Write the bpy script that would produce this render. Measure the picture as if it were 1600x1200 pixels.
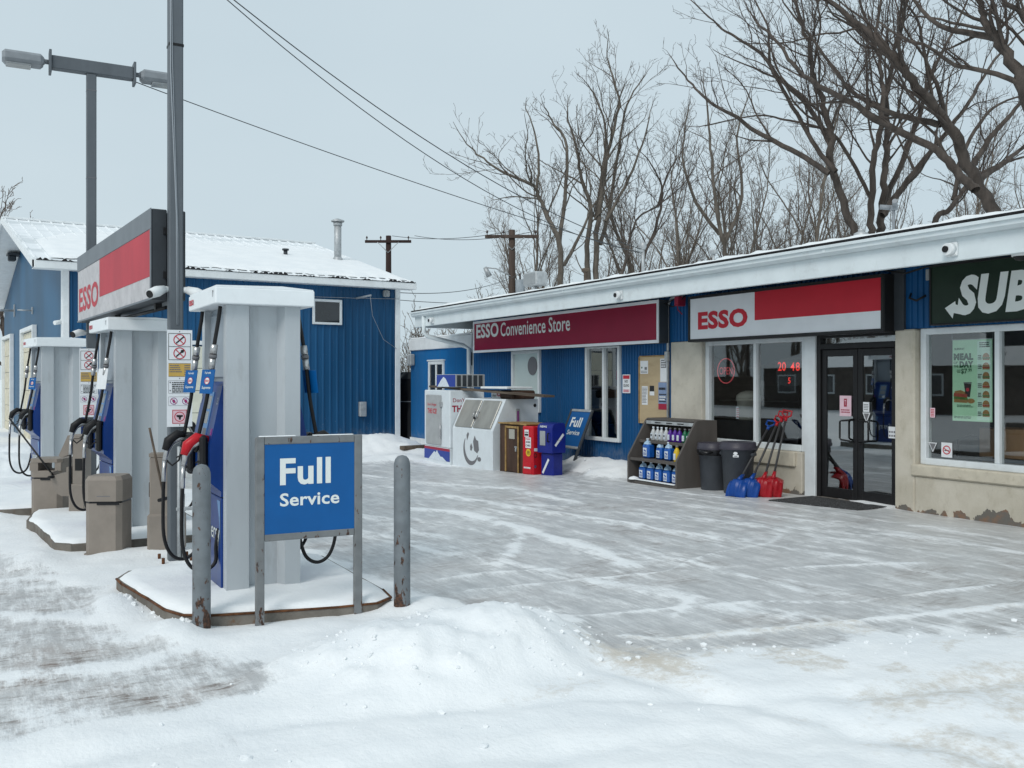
import bpy, math, random
import numpy as np
from mathutils import Vector, Matrix
R = math.radians
random.seed(7)
for o in list(bpy.data.objects):
    bpy.data.objects.remove(o)
SC = bpy.context.scene
COL = SC.collection

# ------------------------------------------------------------------ camera
cd = bpy.data.cameras.new('camera')
cam = bpy.data.objects.new('camera', cd)
COL.objects.link(cam)
cam.location = (0, 0, 1.65)
cam.rotation_euler = (R(90), 0, R(-28.556))
cd.sensor_width = 36
cd.lens = 33.075
cd.shift_y = -0.005
cd.clip_start = 0.05
cd.clip_end = 3000
SC.camera = cam

# ------------------------------------------------------------------ light
SC.view_settings.view_transform = 'Standard'
SC.view_settings.look = 'None'
SC.view_settings.exposure = 0.0
SC.view_settings.gamma = 1
SUN_EL, SUN_AZ = 42, 236
wd = bpy.data.worlds.new('World')
SC.world = wd
wd.use_nodes = True
nt = wd.node_tree
nt.nodes.clear()
sky = nt.nodes.new('ShaderNodeTexSky')
sky.sky_type = 'NISHITA'
sky.sun_disc = False
sky.sun_elevation = R(SUN_EL)
sky.sun_rotation = R(SUN_AZ)
sky.air_density = 1.0
sky.dust_density = 4.0
bg1 = nt.nodes.new('ShaderNodeBackground')
bg1.inputs[1].default_value = 0.08
nt.links.new(sky.outputs[0], bg1.inputs[0])
bg2 = nt.nodes.new('ShaderNodeBackground')          # the closed cloud layer
tcn = nt.nodes.new('ShaderNodeTexCoord')
mpn = nt.nodes.new('ShaderNodeMapping')
mpn.inputs['Scale'].default_value = (1, 1, 2.6)
cln = nt.nodes.new('ShaderNodeTexNoise')
cln.inputs['Scale'].default_value = 1.6
cln.inputs['Detail'].default_value = 4
clr = nt.nodes.new('ShaderNodeValToRGB')
clr.color_ramp.elements[0].position = 0.3
clr.color_ramp.elements[1].position = 0.75
clr.color_ramp.elements[0].color = (0.585, 0.705, 0.775, 1)
clr.color_ramp.elements[1].color = (0.655, 0.77, 0.83, 1)
nt.links.new(tcn.outputs['Generated'], mpn.inputs[0])
nt.links.new(mpn.outputs[0], cln.inputs[0])
nt.links.new(cln.outputs[0], clr.inputs[0])
nt.links.new(clr.outputs[0], bg2.inputs[0])
bg2.inputs[1].default_value = 1.0
mxw = nt.nodes.new('ShaderNodeMixShader')
mxw.inputs[0].default_value = 0.9
wo = nt.nodes.new('ShaderNodeOutputWorld')
nt.links.new(bg1.outputs[0], mxw.inputs[1])
nt.links.new(bg2.outputs[0], mxw.inputs[2])
nt.links.new(mxw.outputs[0], wo.inputs[0])
sd = bpy.data.lights.new('sun', 'SUN')
sd.energy = 1.5
sd.angle = R(24)
sd.color = (1.0, 0.97, 0.93)
sun = bpy.data.objects.new('sun', sd)
COL.objects.link(sun)
_az = R(SUN_AZ)
_dir = Vector((math.sin(_az) * math.cos(R(SUN_EL)), math.cos(_az) * math.cos(R(SUN_EL)), math.sin(R(SUN_EL))))
sun.rotation_euler = _dir.to_track_quat('Z', 'Y').to_euler()
sun.location = (0, 0, 40)

# ------------------------------------------------------------------ materials
MATS = {}
def lin(r, g, b):
    f = lambda c: (c / 255 / 12.92) if c / 255 < 0.04045 else ((c / 255 + 0.055) / 1.055) ** 2.4
    return (f(r), f(g), f(b))

def newmat(name):
    m = bpy.data.materials.new(name)
    m.use_nodes = True
    t = m.node_tree
    return m, t, t.nodes['Principled BSDF']

def N(t, typ, **kw):
    n = t.nodes.new(typ)
    for k, v in kw.items():
        if k in n.inputs:
            n.inputs[k].default_value = v
        else:
            setattr(n, k, v)
    return n

def mixc(t, fac, a, b, blend='MIX'):
    n = t.nodes.new('ShaderNodeMix')
    n.data_type = 'RGBA'
    n.blend_type = blend
    for v, i in ((fac, 0), (a, 6), (b, 7)):
        if hasattr(v, 'is_output'):
            t.links.new(v, n.inputs[i])
        elif isinstance(v, (int, float)):
            n.inputs[i].default_value = v
        else:
            n.inputs[i].default_value = tuple(v[:3]) + (1,)
    return n.outputs[2]

def ramp(t, src, p0, p1, v0=0.0, v1=1.0):
    n = t.nodes.new('ShaderNodeMapRange')
    n.interpolation_type = 'SMOOTHSTEP'
    t.links.new(src, n.inputs[0])
    n.inputs[1].default_value = p0
    n.inputs[2].default_value = p1
    n.inputs[3].default_value = v0
    n.inputs[4].default_value = v1
    return n.outputs[0]

def noise(t, scale, detail=4, rough=0.55, mapping=None, coord='Object'):
    tc = t.nodes.new('ShaderNodeTexCoord')
    n = N(t, 'ShaderNodeTexNoise', Scale=scale, Detail=detail, Roughness=rough)
    src = tc.outputs[coord] if coord != 'World' else None
    if coord == 'World':
        src = t.nodes.new('ShaderNodeNewGeometry').outputs['Position']
    if mapping:
        mp = t.nodes.new('ShaderNodeMapping')
        mp.inputs['Scale'].default_value = mapping
        t.links.new(src, mp.inputs[0])
        src = mp.outputs[0]
    t.links.new(src, n.inputs['Vector'])
    return n.outputs[0]

def mat(name, col, rough=0.55, metal=0.0, var=0.12, vs=6.0, bump=0.0, bs=80.0, stretch=None, dirt=None, dirt_amt=0.5, spec=0.28, coat=0.0):
    if name in MATS:
        return MATS[name]
    m, t, p = newmat(name)
    c = tuple(col)
    out = None
    if var > 0:
        nz = noise(t, vs, 5, 0.6, stretch)
        f = ramp(t, nz, 0.3, 0.7)
        out = mixc(t, f, tuple(x * (1 - var) for x in c), tuple(min(1, x * (1 + var)) for x in c))
    if dirt:
        nz2 = noise(t, vs * 2.7, 6, 0.7, stretch)
        f2 = ramp(t, nz2, 0.52, 0.75, 0, dirt_amt)
        out = mixc(t, f2, out if out else c, dirt)
    if out:
        t.links.new(out, p.inputs['Base Color'])
    else:
        p.inputs['Base Color'].default_value = c + (1,)
    p.inputs['Roughness'].default_value = rough
    p.inputs['Metallic'].default_value = metal
    p.inputs['Specular IOR Level'].default_value = spec
    p.inputs['Coat Weight'].default_value = coat
    if bump:
        b = N(t, 'ShaderNodeBump', Strength=bump, Distance=0.01)
        t.links.new(noise(t, bs, 6, 0.6), b.inputs['Height'])
        t.links.new(b.outputs[0], p.inputs['Normal'])
    MATS[name] = m
    return m

def emit(name, col, s):
    if name in MATS:
        return MATS[name]
    m, t, p = newmat(name)
    p.inputs['Base Color'].default_value = tuple(col) + (1,)
    p.inputs['Emission Color'].default_value = tuple(col) + (1,)
    p.inputs['Emission Strength'].default_value = s
    MATS[name] = m
    return m

def glass(name, tint=(0.55, 0.58, 0.58), refl=0.12, power=1.0):
    m, t, p = newmat(name)
    t.nodes.remove(p)
    tr = N(t, 'ShaderNodeBsdfTransparent')
    tr.inputs[0].default_value = tuple(tint) + (1,)
    gl = N(t, 'ShaderNodeBsdfGlossy', Roughness=0.015)
    gl.inputs[0].default_value = (0.92, 0.95, 0.96, 1)
    b = N(t, 'ShaderNodeBump', Strength=0.02, Distance=0.01)
    t.links.new(noise(t, 1.5, 2), b.inputs['Height'])
    t.links.new(b.outputs[0], gl.inputs['Normal'])
    fr = N(t, 'ShaderNodeFresnel', IOR=1.75)
    mr = t.nodes.new('ShaderNodeMath')
    mr.operation = 'MULTIPLY_ADD'
    t.links.new(fr.outputs[0], mr.inputs[0])
    mr.inputs[1].default_value = power
    mr.inputs[2].default_value = refl
    mr.use_clamp = True
    mx = t.nodes.new('ShaderNodeMixShader')
    bf = t.nodes.new('ShaderNodeNewGeometry')
    nb = t.nodes.new('ShaderNodeMath'); nb.operation = 'SUBTRACT'; nb.inputs[0].default_value = 1.0
    t.links.new(bf.outputs['Backfacing'], nb.inputs[1])
    mm = t.nodes.new('ShaderNodeMath'); mm.operation = 'MULTIPLY'
    t.links.new(mr.outputs[0], mm.inputs[0]); t.links.new(nb.outputs[0], mm.inputs[1])
    t.links.new(mm.outputs[0], mx.inputs[0])
    t.links.new(tr.outputs[0], mx.inputs[1])
    t.links.new(gl.outputs[0], mx.inputs[2])
    t.links.new(mx.outputs[0], t.nodes['Material Output'].inputs[0])
    MATS[name] = m
    return m

def rusty(name, col, zr=0.25, amt=0.62, rough=0.55):
    """grey paint with chipped rust spots, heavier near the foot"""
    m, t, p = newmat(name)
    base = mixc(t, ramp(t, noise(t, 9, 5), 0.3, 0.7), tuple(x * 0.85 for x in col), tuple(x * 1.12 for x in col))
    geo = t.nodes.new('ShaderNodeTexCoord')
    sp = t.nodes.new('ShaderNodeSeparateXYZ')
    t.links.new(geo.outputs['Object'], sp.inputs[0])
    foot = ramp(t, sp.outputs[2], zr, 0.02, 0, 0.13)
    nz = noise(t, 22, 5, 0.6, (1, 1, 0.45))
    ad = t.nodes.new('ShaderNodeMath'); ad.operation = 'ADD'
    t.links.new(nz, ad.inputs[0]); t.links.new(foot, ad.inputs[1])
    f = ramp(t, ad.outputs[0], amt, amt + 0.05)
    rust = mixc(t, ramp(t, noise(t, 60, 4), 0.35, 0.65), (0.022, 0.012, 0.008), (0.10, 0.042, 0.020))
    t.links.new(mixc(t, f, base, rust), p.inputs['Base Color'])
    p.inputs['Roughness'].default_value = rough
    b = N(t, 'ShaderNodeBump', Strength=0.35, Distance=0.004)
    t.links.new(f, b.inputs['Height'])
    t.links.new(b.outputs[0], p.inputs['Normal'])
    MATS[name] = m
    return m

# painted things
def siding(name, col, ground):
    """sun-bleached sheet metal: tone drifts from sheet to sheet, vertical run marks, road salt splashed on the foot"""
    m, t, p = newmat(name)
    c = mixc(t, ramp(t, noise(t, 0.55, 3, 0.5, (1, 1, 0.3)), 0.3, 0.7), tuple(x * 0.82 for x in col), tuple(min(1, x * 1.22 + 0.004) for x in col))
    run = ramp(t, noise(t, 5.0, 5, 0.65, (1, 1, 0.06)), 0.52, 0.80, 0, 0.5)
    c = mixc(t, run, c, tuple(x * 0.6 + 0.05 for x in col))
    sp = t.nodes.new('ShaderNodeSeparateXYZ')
    t.links.new(t.nodes.new('ShaderNodeNewGeometry').outputs['Position'], sp.inputs[0])
    nz = noise(t, 6, 6, 0.7, None, 'World')
    mu = t.nodes.new('ShaderNodeMath'); mu.operation = 'MULTIPLY_ADD'
    t.links.new(nz, mu.inputs[0]); mu.inputs[1].default_value = 1.5; mu.inputs[2].default_value = ground - 0.35
    su = t.nodes.new('ShaderNodeMath'); su.operation = 'SUBTRACT'
    t.links.new(mu.outputs[0], su.inputs[0]); t.links.new(sp.outputs[2], su.inputs[1])
    c = mixc(t, ramp(t, su.outputs[0], -0.15, 0.45, 0, 0.42), c, (0.24, 0.26, 0.28))
    spk = ramp(t, noise(t, 30, 2, 0.5, None, 'World'), 0.74, 0.78, 0, 0.6)
    c = mixc(t, spk, c, (0.35, 0.38, 0.42))
    t.links.new(c, p.inputs['Base Color'])
    p.inputs['Roughness'].default_value = 0.46
    p.inputs['Specular IOR Level'].default_value = 0.3
    MATS[name] = m
    return m
m_siding = siding('blue_siding', (0.007, 0.083, 0.225), -0.1)
m_garage = siding('garage_siding', (0.006, 0.068, 0.165), -0.2)
m_gable = siding('gable_siding', (0.011, 0.080, 0.165), -0.2)
m_annex = siding('annex_siding', (0.006, 0.115, 0.31), -0.3)
m_fascia = mat('fascia_paint', (0.66, 0.72, 0.74), 0.45, 0, 0.05, 2.0, dirt=(0.42, 0.44, 0.44), dirt_amt=0.35)
m_white = mat('white_paint', (0.74, 0.77, 0.78), 0.45, 0, 0.05, 4.0, dirt=(0.5, 0.5, 0.48), dirt_amt=0.3)
m_cream = mat('cream_door', (0.66, 0.66, 0.56), 0.5, 0, 0.06, 3)
m_jamb = mat('stained_jamb', (0.62, 0.58, 0.46), 0.7, 0, 0.15, 3, dirt=(0.25, 0.17, 0.08), dirt_amt=0.7)
m_pump = mat('pump_panel_grey', (0.44, 0.475, 0.50), 0.4, 0, 0.05, 3.0, stretch=(1, 1, 0.25), dirt=(0.30, 0.31, 0.32), dirt_amt=0.45)
m_pumpd = mat('pump_frame_grey', (0.27, 0.31, 0.35), 0.42, 0, 0.05, 4.0)
m_cap = mat('pump_cap_white', (0.78, 0.82, 0.84), 0.4, 0, 0.04, 3.0, dirt=(0.6, 0.62, 0.63), dirt_amt=0.3)
m_pblue = mat('pump_blue', (0.006, 0.036, 0.18), 0.3, 0, 0.1, 5.0)
m_pblue2 = mat('pump_blue_light', (0.10, 0.22, 0.42), 0.35, 0, 0.15, 6.0)
m_black = mat('black_rubber', (0.012, 0.012, 0.013), 0.5, 0, 0.2, 8)
m_blackmet = mat('black_metal', (0.014, 0.014, 0.015), 0.4, 0, 0.1, 8)
m_steel = mat('steel', (0.5, 0.5, 0.5), 0.32, 0.9, 0.12, 14)
m_galv = mat('galvanised', (0.42, 0.44, 0.45), 0.5, 0.4, 0.15, 10)
m_polegrey = mat('pole_grey', (0.11, 0.125, 0.14), 0.5, 0, 0.12, 3, stretch=(1, 1, 0.3))
m_signgrey = mat('sign_case_grey', (0.17, 0.19, 0.21), 0.5, 0, 0.08, 3)
m_signdark = mat('sign_case_dark', (0.045, 0.052, 0.06), 0.5, 0, 0.12, 3)
m_red = mat('sign_red', (0.52, 0.018, 0.035), 0.4, 0, 0.04, 2)
m_redfade = mat('sign_red_faded', (0.46, 0.040, 0.058), 0.5, 0, 0.12, 1.3, stretch=(1, 1, 0.4))
m_maroon = mat('sign_maroon', (0.26, 0.010, 0.038), 0.35, 0, 0.06, 2)
m_signwhite = mat('sign_white', (0.74, 0.77, 0.80), 0.4, 0, 0.04, 2)
m_grime = mat('sign_white_grimy', (0.50, 0.49, 0.50), 0.6, 0, 0.1, 5, dirt=(0.30, 0.29, 0.30), dirt_amt=0.8)
m_green = mat('sign_dark_green', (0.012, 0.026, 0.016), 0.35, 0, 0.15, 2)
m_letter = mat('letter_white', (0.72, 0.76, 0.74), 0.4, 0, 0.02, 4)
m_fsblue = mat('panel_blue', (0.002, 0.092, 0.30), 0.38, 0, 0.06, 4)
m_brownbin = mat('brown_plastic', (0.25, 0.218, 0.188), 0.6, 0, 0.07, 5, bump=0.08, bs=220)
m_kerb = mat('old_concrete', (0.17, 0.155, 0.135), 0.85, 0, 0.25, 4, bump=0.5, bs=35, dirt=(0.16, 0.075, 0.03), dirt_amt=0.8)
m_stucco = mat('stucco', (0.52, 0.49, 0.42), 0.9, 0, 0.10, 2.5, bump=0.55, bs=70, dirt=(0.36, 0.32, 0.25), dirt_amt=0.45)
m_sill = mat('sill_concrete', (0.52, 0.475, 0.385), 0.85, 0, 0.12, 4, bump=0.3, bs=60, dirt=(0.34, 0.29, 0.2), dirt_amt=0.6)
m_soffit = mat('soffit', (0.42, 0.44, 0.44), 0.6, 0, 0.08, 3)
m_shingle = mat('shingles', (0.025, 0.025, 0.027), 0.9, 0, 0.3, 14)
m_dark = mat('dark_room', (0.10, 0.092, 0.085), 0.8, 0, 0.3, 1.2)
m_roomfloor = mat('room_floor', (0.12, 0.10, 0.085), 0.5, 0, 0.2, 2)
m_wood = mat('brown_wood', (0.30, 0.17, 0.085), 0.6, 0, 0.3, 4, stretch=(1, 1, 0.15))
m_woodw = mat('weathered_board', (0.11, 0.085, 0.065), 0.8, 0, 0.35, 5, stretch=(1, 0.15, 1))
m_cabin = mat('cabinet_wood', (0.060, 0.033, 0.022), 0.6, 0, 0.3, 5, stretch=(1, 1, 0.2))
m_trimwood = mat('yellow_trim', (0.30, 0.19, 0.07), 0.6, 0, 0.3, 9)
m_plywood = mat('plywood', (0.44, 0.345, 0.215), 0.75, 0, 0.12, 3, stretch=(0.3, 0.3, 1), dirt=(0.25, 0.16, 0.08), dirt_amt=0.5)
m_chest = mat('white_enamel', (0.66, 0.71, 0.74), 0.4, 0, 0.04, 3, dirt=(0.5, 0.5, 0.48), dirt_amt=0.3)
m_chestdoor = mat('steel_lid', (0.33, 0.325, 0.30), 0.4, 0.4, 0.15, 3, stretch=(1, 1, 0.3))
m_greydoor = mat('grey_door', (0.36, 0.375, 0.38), 0.45, 0, 0.08, 4)
m_newsred = mat('news_red', (0.50, 0.012, 0.022), 0.35, 0, 0.06, 4)
m_newsblue = mat('news_blue', (0.008, 0.018, 0.20), 0.3, 0, 0.1, 4)
m_yellow = mat('sticker_yellow', (0.66, 0.45, 0.03), 0.5, 0, 0.05, 9)
m_amber = mat('notice_yellow', (0.56, 0.37, 0.10), 0.5, 0, 0.07, 12)
m_ink = mat('ink', (0.02, 0.02, 0.022), 0.5, 0, 0)
m_inkgrey = mat('ink_grey', (0.16, 0.16, 0.17), 0.5, 0, 0)
m_inkred = mat('ink_red', (0.50, 0.03, 0.05), 0.5, 0, 0)
m_inkdred = mat('ink_dark_red', (0.32, 0.02, 0.05), 0.5, 0, 0)
m_inkblue = mat('ink_blue', (0.03, 0.06, 0.30), 0.5, 0, 0)
m_inkgreen = mat('ink_green', (0.01, 0.09, 0.035), 0.5, 0, 0)
m_purple = mat('ink_purple', (0.24, 0.035, 0.22), 0.5, 0, 0)
m_pink = mat('paper_pink', (0.70, 0.50, 0.56), 0.6, 0, 0.04, 9)
m_paper = mat('paper', (0.70, 0.72, 0.74), 0.6, 0, 0.04, 9)
m_mint = mat('poster_green', (0.50, 0.80, 0.54), 0.5, 0, 0.05, 4)
m_mint2 = mat('poster_pale', (0.62, 0.85, 0.70), 0.5, 0, 0.03, 4)
m_bun = mat('bun', (0.34, 0.18, 0.06), 0.5, 0, 0.2, 30)
m_salad = mat('salad', (0.08, 0.16, 0.03), 0.5, 0, 0.3, 40)
m_meat = mat('filling_red', (0.36, 0.06, 0.035), 0.5, 0, 0.3, 40)
m_cola = mat('cup_dark', (0.03, 0.018, 0.02), 0.4, 0, 0.1, 9)
m_frame = mat('window_frame_white', (0.66, 0.70, 0.72), 0.45, 0, 0.05, 4, dirt=(0.5, 0.5, 0.47), dirt_amt=0.3)
m_rack = mat('rack_plastic', (0.095, 0.085, 0.078), 0.55, 0, 0.1, 6, stretch=(1, 1, 0.2))
m_rackin = mat('rack_inside', (0.07, 0.063, 0.058), 0.6, 0, 0.1, 5)
m_can = mat('can_grey', (0.052, 0.058, 0.068), 0.5, 0, 0.1, 5)
m_lid = mat('can_lid', (0.048, 0.045, 0.060), 0.4, 0, 0.1, 5)
m_bag = mat('bag_black', (0.012, 0.012, 0.014), 0.25, 0, 0.2, 8, bump=0.5, bs=25)
m_sblue = mat('shovel_blue', (0.008, 0.055, 0.26), 0.3, 0, 0.1, 6)
m_sred = mat('shovel_red', (0.34, 0.010, 0.018), 0.3, 0, 0.1, 6)
m_shaft = mat('shaft_grey', (0.05, 0.05, 0.052), 0.5, 0, 0.1, 9)
m_jug = mat('washer_blue', (0.012, 0.10, 0.40), 0.2, 0, 0.12, 14, coat=0.3)
m_jugneck = mat('jug_clear', (0.34, 0.48, 0.62), 0.25, 0, 0.1, 14)
m_clear = mat('bottle_clear', (0.50, 0.52, 0.53), 0.2, 0, 0.1, 18)
m_bpurple = mat('bottle_purple', (0.075, 0.018, 0.25), 0.3, 0, 0.1, 18)
m_bgreen = mat('bottle_green', (0.012, 0.13, 0.06), 0.3, 0, 0.1, 18)
m_labelw = mat('label_white', (0.62, 0.68, 0.74), 0.5, 0, 0.1, 30)
m_drum = mat('drum_cream', (0.36, 0.355, 0.31), 0.5, 0, 0.05, 5)
m_cloth = mat('black_cloth', (0.018, 0.018, 0.02), 0.8, 0, 0.2, 8)
m_mat = mat('door_mat', (0.035, 0.035, 0.036), 0.9, 0, 0.4, 30, dirt=(0.55, 0.58, 0.6), dirt_amt=0.8, bump=0.4, bs=120)
m_tarp = mat('black_tarp', (0.012, 0.012, 0.014), 0.3, 0, 0.2, 3, bump=0.8, bs=6)
m_polewood = mat('pole_wood', (0.075, 0.055, 0.045), 0.85, 0, 0.25, 4, stretch=(1, 1, 0.1))
m_polewood2 = mat('pole_wood_dark', (0.035, 0.02, 0.018), 0.85, 0, 0.25, 4, stretch=(1, 1, 0.1))
m_wire = mat('wire', (0.05, 0.055, 0.06), 0.5, 0, 0)
m_wirel = mat('wire_light', (0.30, 0.33, 0.36), 0.5, 0, 0)
m_ceram = mat('insulator', (0.06, 0.04, 0.035), 0.3, 0, 0.1, 9)
m_trans = mat('transformer_grey', (0.33, 0.37, 0.40), 0.45, 0, 0.08, 5)
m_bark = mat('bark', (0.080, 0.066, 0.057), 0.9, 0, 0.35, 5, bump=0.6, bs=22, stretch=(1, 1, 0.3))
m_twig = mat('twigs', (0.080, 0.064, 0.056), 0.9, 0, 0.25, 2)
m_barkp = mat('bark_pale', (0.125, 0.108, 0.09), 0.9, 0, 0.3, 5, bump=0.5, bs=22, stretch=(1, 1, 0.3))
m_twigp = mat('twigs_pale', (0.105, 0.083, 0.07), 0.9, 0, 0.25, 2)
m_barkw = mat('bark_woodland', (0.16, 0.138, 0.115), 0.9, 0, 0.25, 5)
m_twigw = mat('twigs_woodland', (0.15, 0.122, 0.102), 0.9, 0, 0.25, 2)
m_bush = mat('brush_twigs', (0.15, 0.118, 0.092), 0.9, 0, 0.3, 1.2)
m_brick = mat('house_wall', (0.10, 0.085, 0.075), 0.9, 0, 0.2, 3)
m_led = emit('led_red', (1.0, 0.045, 0.03), 0.9)
m_neon = emit('neon_red', (0.8, 0.10, 0.12), 0.25)
m_lampgrey = mat('lamp_grey', (0.24, 0.26, 0.28), 0.5, 0, 0.1, 6)
m_lens = mat('lamp_lens', (0.30, 0.32, 0.33), 0.15, 0, 0.1, 4)
m_bollard = rusty('bollard_paint', (0.155, 0.175, 0.19), 0.3, 0.595)
m_fsframe = rusty('sign_frame_paint', (0.165, 0.175, 0.18), 0.22, 0.63)
m_glass = glass('shop_glass', (0.88, 0.90, 0.90), 0.07, 1.05)
m_doorglass = glass('door_glass', (0.70, 0.72, 0.72), 0.20, 1.3)
m_darkglass = mat('dark_glass', (0.02, 0.024, 0.028), 0.06, 0, 0.1, 2, spec=0.8)
m_blind = mat('white_blind', (0.55, 0.64, 0.62), 0.25, 0, 0.04, 2, spec=0.6)
m_toprust = mat('rust_edge', (0.12, 0.05, 0.022), 0.9, 0, 0.4, 20)

def snow_mat():
    m, t, p = newmat('snow')
    c = mixc(t, ramp(t, noise(t, 2.2, 5, 0.6, None, 'World'), 0.35, 0.7), (0.81, 0.835, 0.85), (0.875, 0.89, 0.895))
    t.links.new(c, p.inputs['Base Color'])
    p.inputs['Roughness'].default_value = 0.6
    p.inputs['Specular IOR Level'].default_value = 0.25
    b = N(t, 'ShaderNodeBump', Strength=0.4, Distance=0.012)
    t.links.new(noise(t, 28, 6, 0.6, None, 'World'), b.inputs['Height'])
    t.links.new(b.outputs[0], p.inputs['Normal'])
    MATS['snow'] = m
    return m
m_snow = snow_mat()

def roofsnow_mat():
    """standing-seam roof under thin snow: pale metal shows near the ridge"""
    m, t, p = newmat('roof_snow_thin')
    c = mixc(t, ramp(t, noise(t, 1.1, 5, 0.65, (0.35, 1.2, 1)), 0.46, 0.62), (0.80, 0.83, 0.85), (0.62, 0.66, 0.68))
    t.links.new(c, p.inputs['Base Color'])
    p.inputs['Roughness'].default_value = 0.6
    MATS['roof_snow_thin'] = m
    return m
m_roofsnow = roofsnow_mat()

def wornwall_mat():
    """stucco whose foot has broken away in an uneven band: dark cement and brown brick show"""
    m, t, p = newmat('worn_stucco')
    geo = t.nodes.new('ShaderNodeNewGeometry')
    sp = t.nodes.new('ShaderNodeSeparateXYZ')
    t.links.new(geo.outputs['Position'], sp.inputs[0])
    c0 = mixc(t, ramp(t, noise(t, 2.5, 5, 0.6, None, 'World'), 0.3, 0.7), (0.475, 0.435, 0.355), (0.565, 0.525, 0.445))
    c0 = mixc(t, ramp(t, noise(t, 7, 6, 0.7, (1, 1, 0.5), 'World'), 0.5, 0.75, 0, 0.5), c0, (0.34, 0.30, 0.22))
    nz = noise(t, 3.2, 5, 0.6, (1, 1, 0.6), 'World')
    mu = t.nodes.new('ShaderNodeMath'); mu.operation = 'MULTIPLY_ADD'
    t.links.new(nz, mu.inputs[0]); mu.inputs[1].default_value = 0.95; mu.inputs[2].default_value = -0.43
    su = t.nodes.new('ShaderNodeMath'); su.operation = 'SUBTRACT'
    t.links.new(mu.outputs[0], su.inputs[0]); t.links.new(sp.outputs[2], su.inputs[1])
    f = ramp(t, su.outputs[0], 0.0, 0.015)
    c1 = mixc(t, ramp(t, noise(t, 5, 4, 0.6, None, 'World'), 0.4, 0.6), (0.14, 0.13, 0.115), (0.23, 0.135, 0.085))
    t.links.new(mixc(t, f, c0, c1), p.inputs['Base Color'])
    p.inputs['Roughness'].default_value = 0.9
    b = N(t, 'ShaderNodeBump', Strength=0.5, Distance=0.012)
    hm = mixc(t, 0.5, noise(t, 70, 6, 0.6, None, 'World'), f, 'SUBTRACT')
    t.links.new(hm, b.inputs['Height'])
    t.links.new(b.outputs[0], p.inputs['Normal'])
    MATS['worn_stucco'] = m
    return m
m_worn = wornwall_mat()

# ------------------------------------------------------------------ mesh builder
_glyphs = {}
def glyph(s, bold):
    k = (s, bold)
    if k in _glyphs:
        return _glyphs[k]
    cu = bpy.data.curves.new('lettering', 'FONT')
    cu.body = s
    cu.size = 1
    cu.offset = bold
    cu.resolution_u = 3
    cu.space_character = 1.0 + bold * 1.5
    ob = bpy.data.objects.new('lettering', cu)
    COL.objects.link(ob)
    bpy.context.view_layer.update()
    me = bpy.data.meshes.new_from_object(ob.evaluated_get(bpy.context.evaluated_depsgraph_get()))
    v = [(a.co.x, a.co.y) for a in me.vertices]
    f = [tuple(p.vertices) for p in me.polygons]
    bpy.data.objects.remove(ob)
    bpy.data.curves.remove(cu)
    bpy.data.meshes.remove(me)
    xs = [a[0] for a in v]; ys = [a[1] for a in v]
    x0, x1, y0, y1 = min(xs), max(xs), min(ys), max(ys)
    v = [((a - x0) / (x1 - x0), (b - y0) / (y1 - y0)) for a, b in v]
    _glyphs[k] = (v, f)
    return _glyphs[k]

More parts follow.
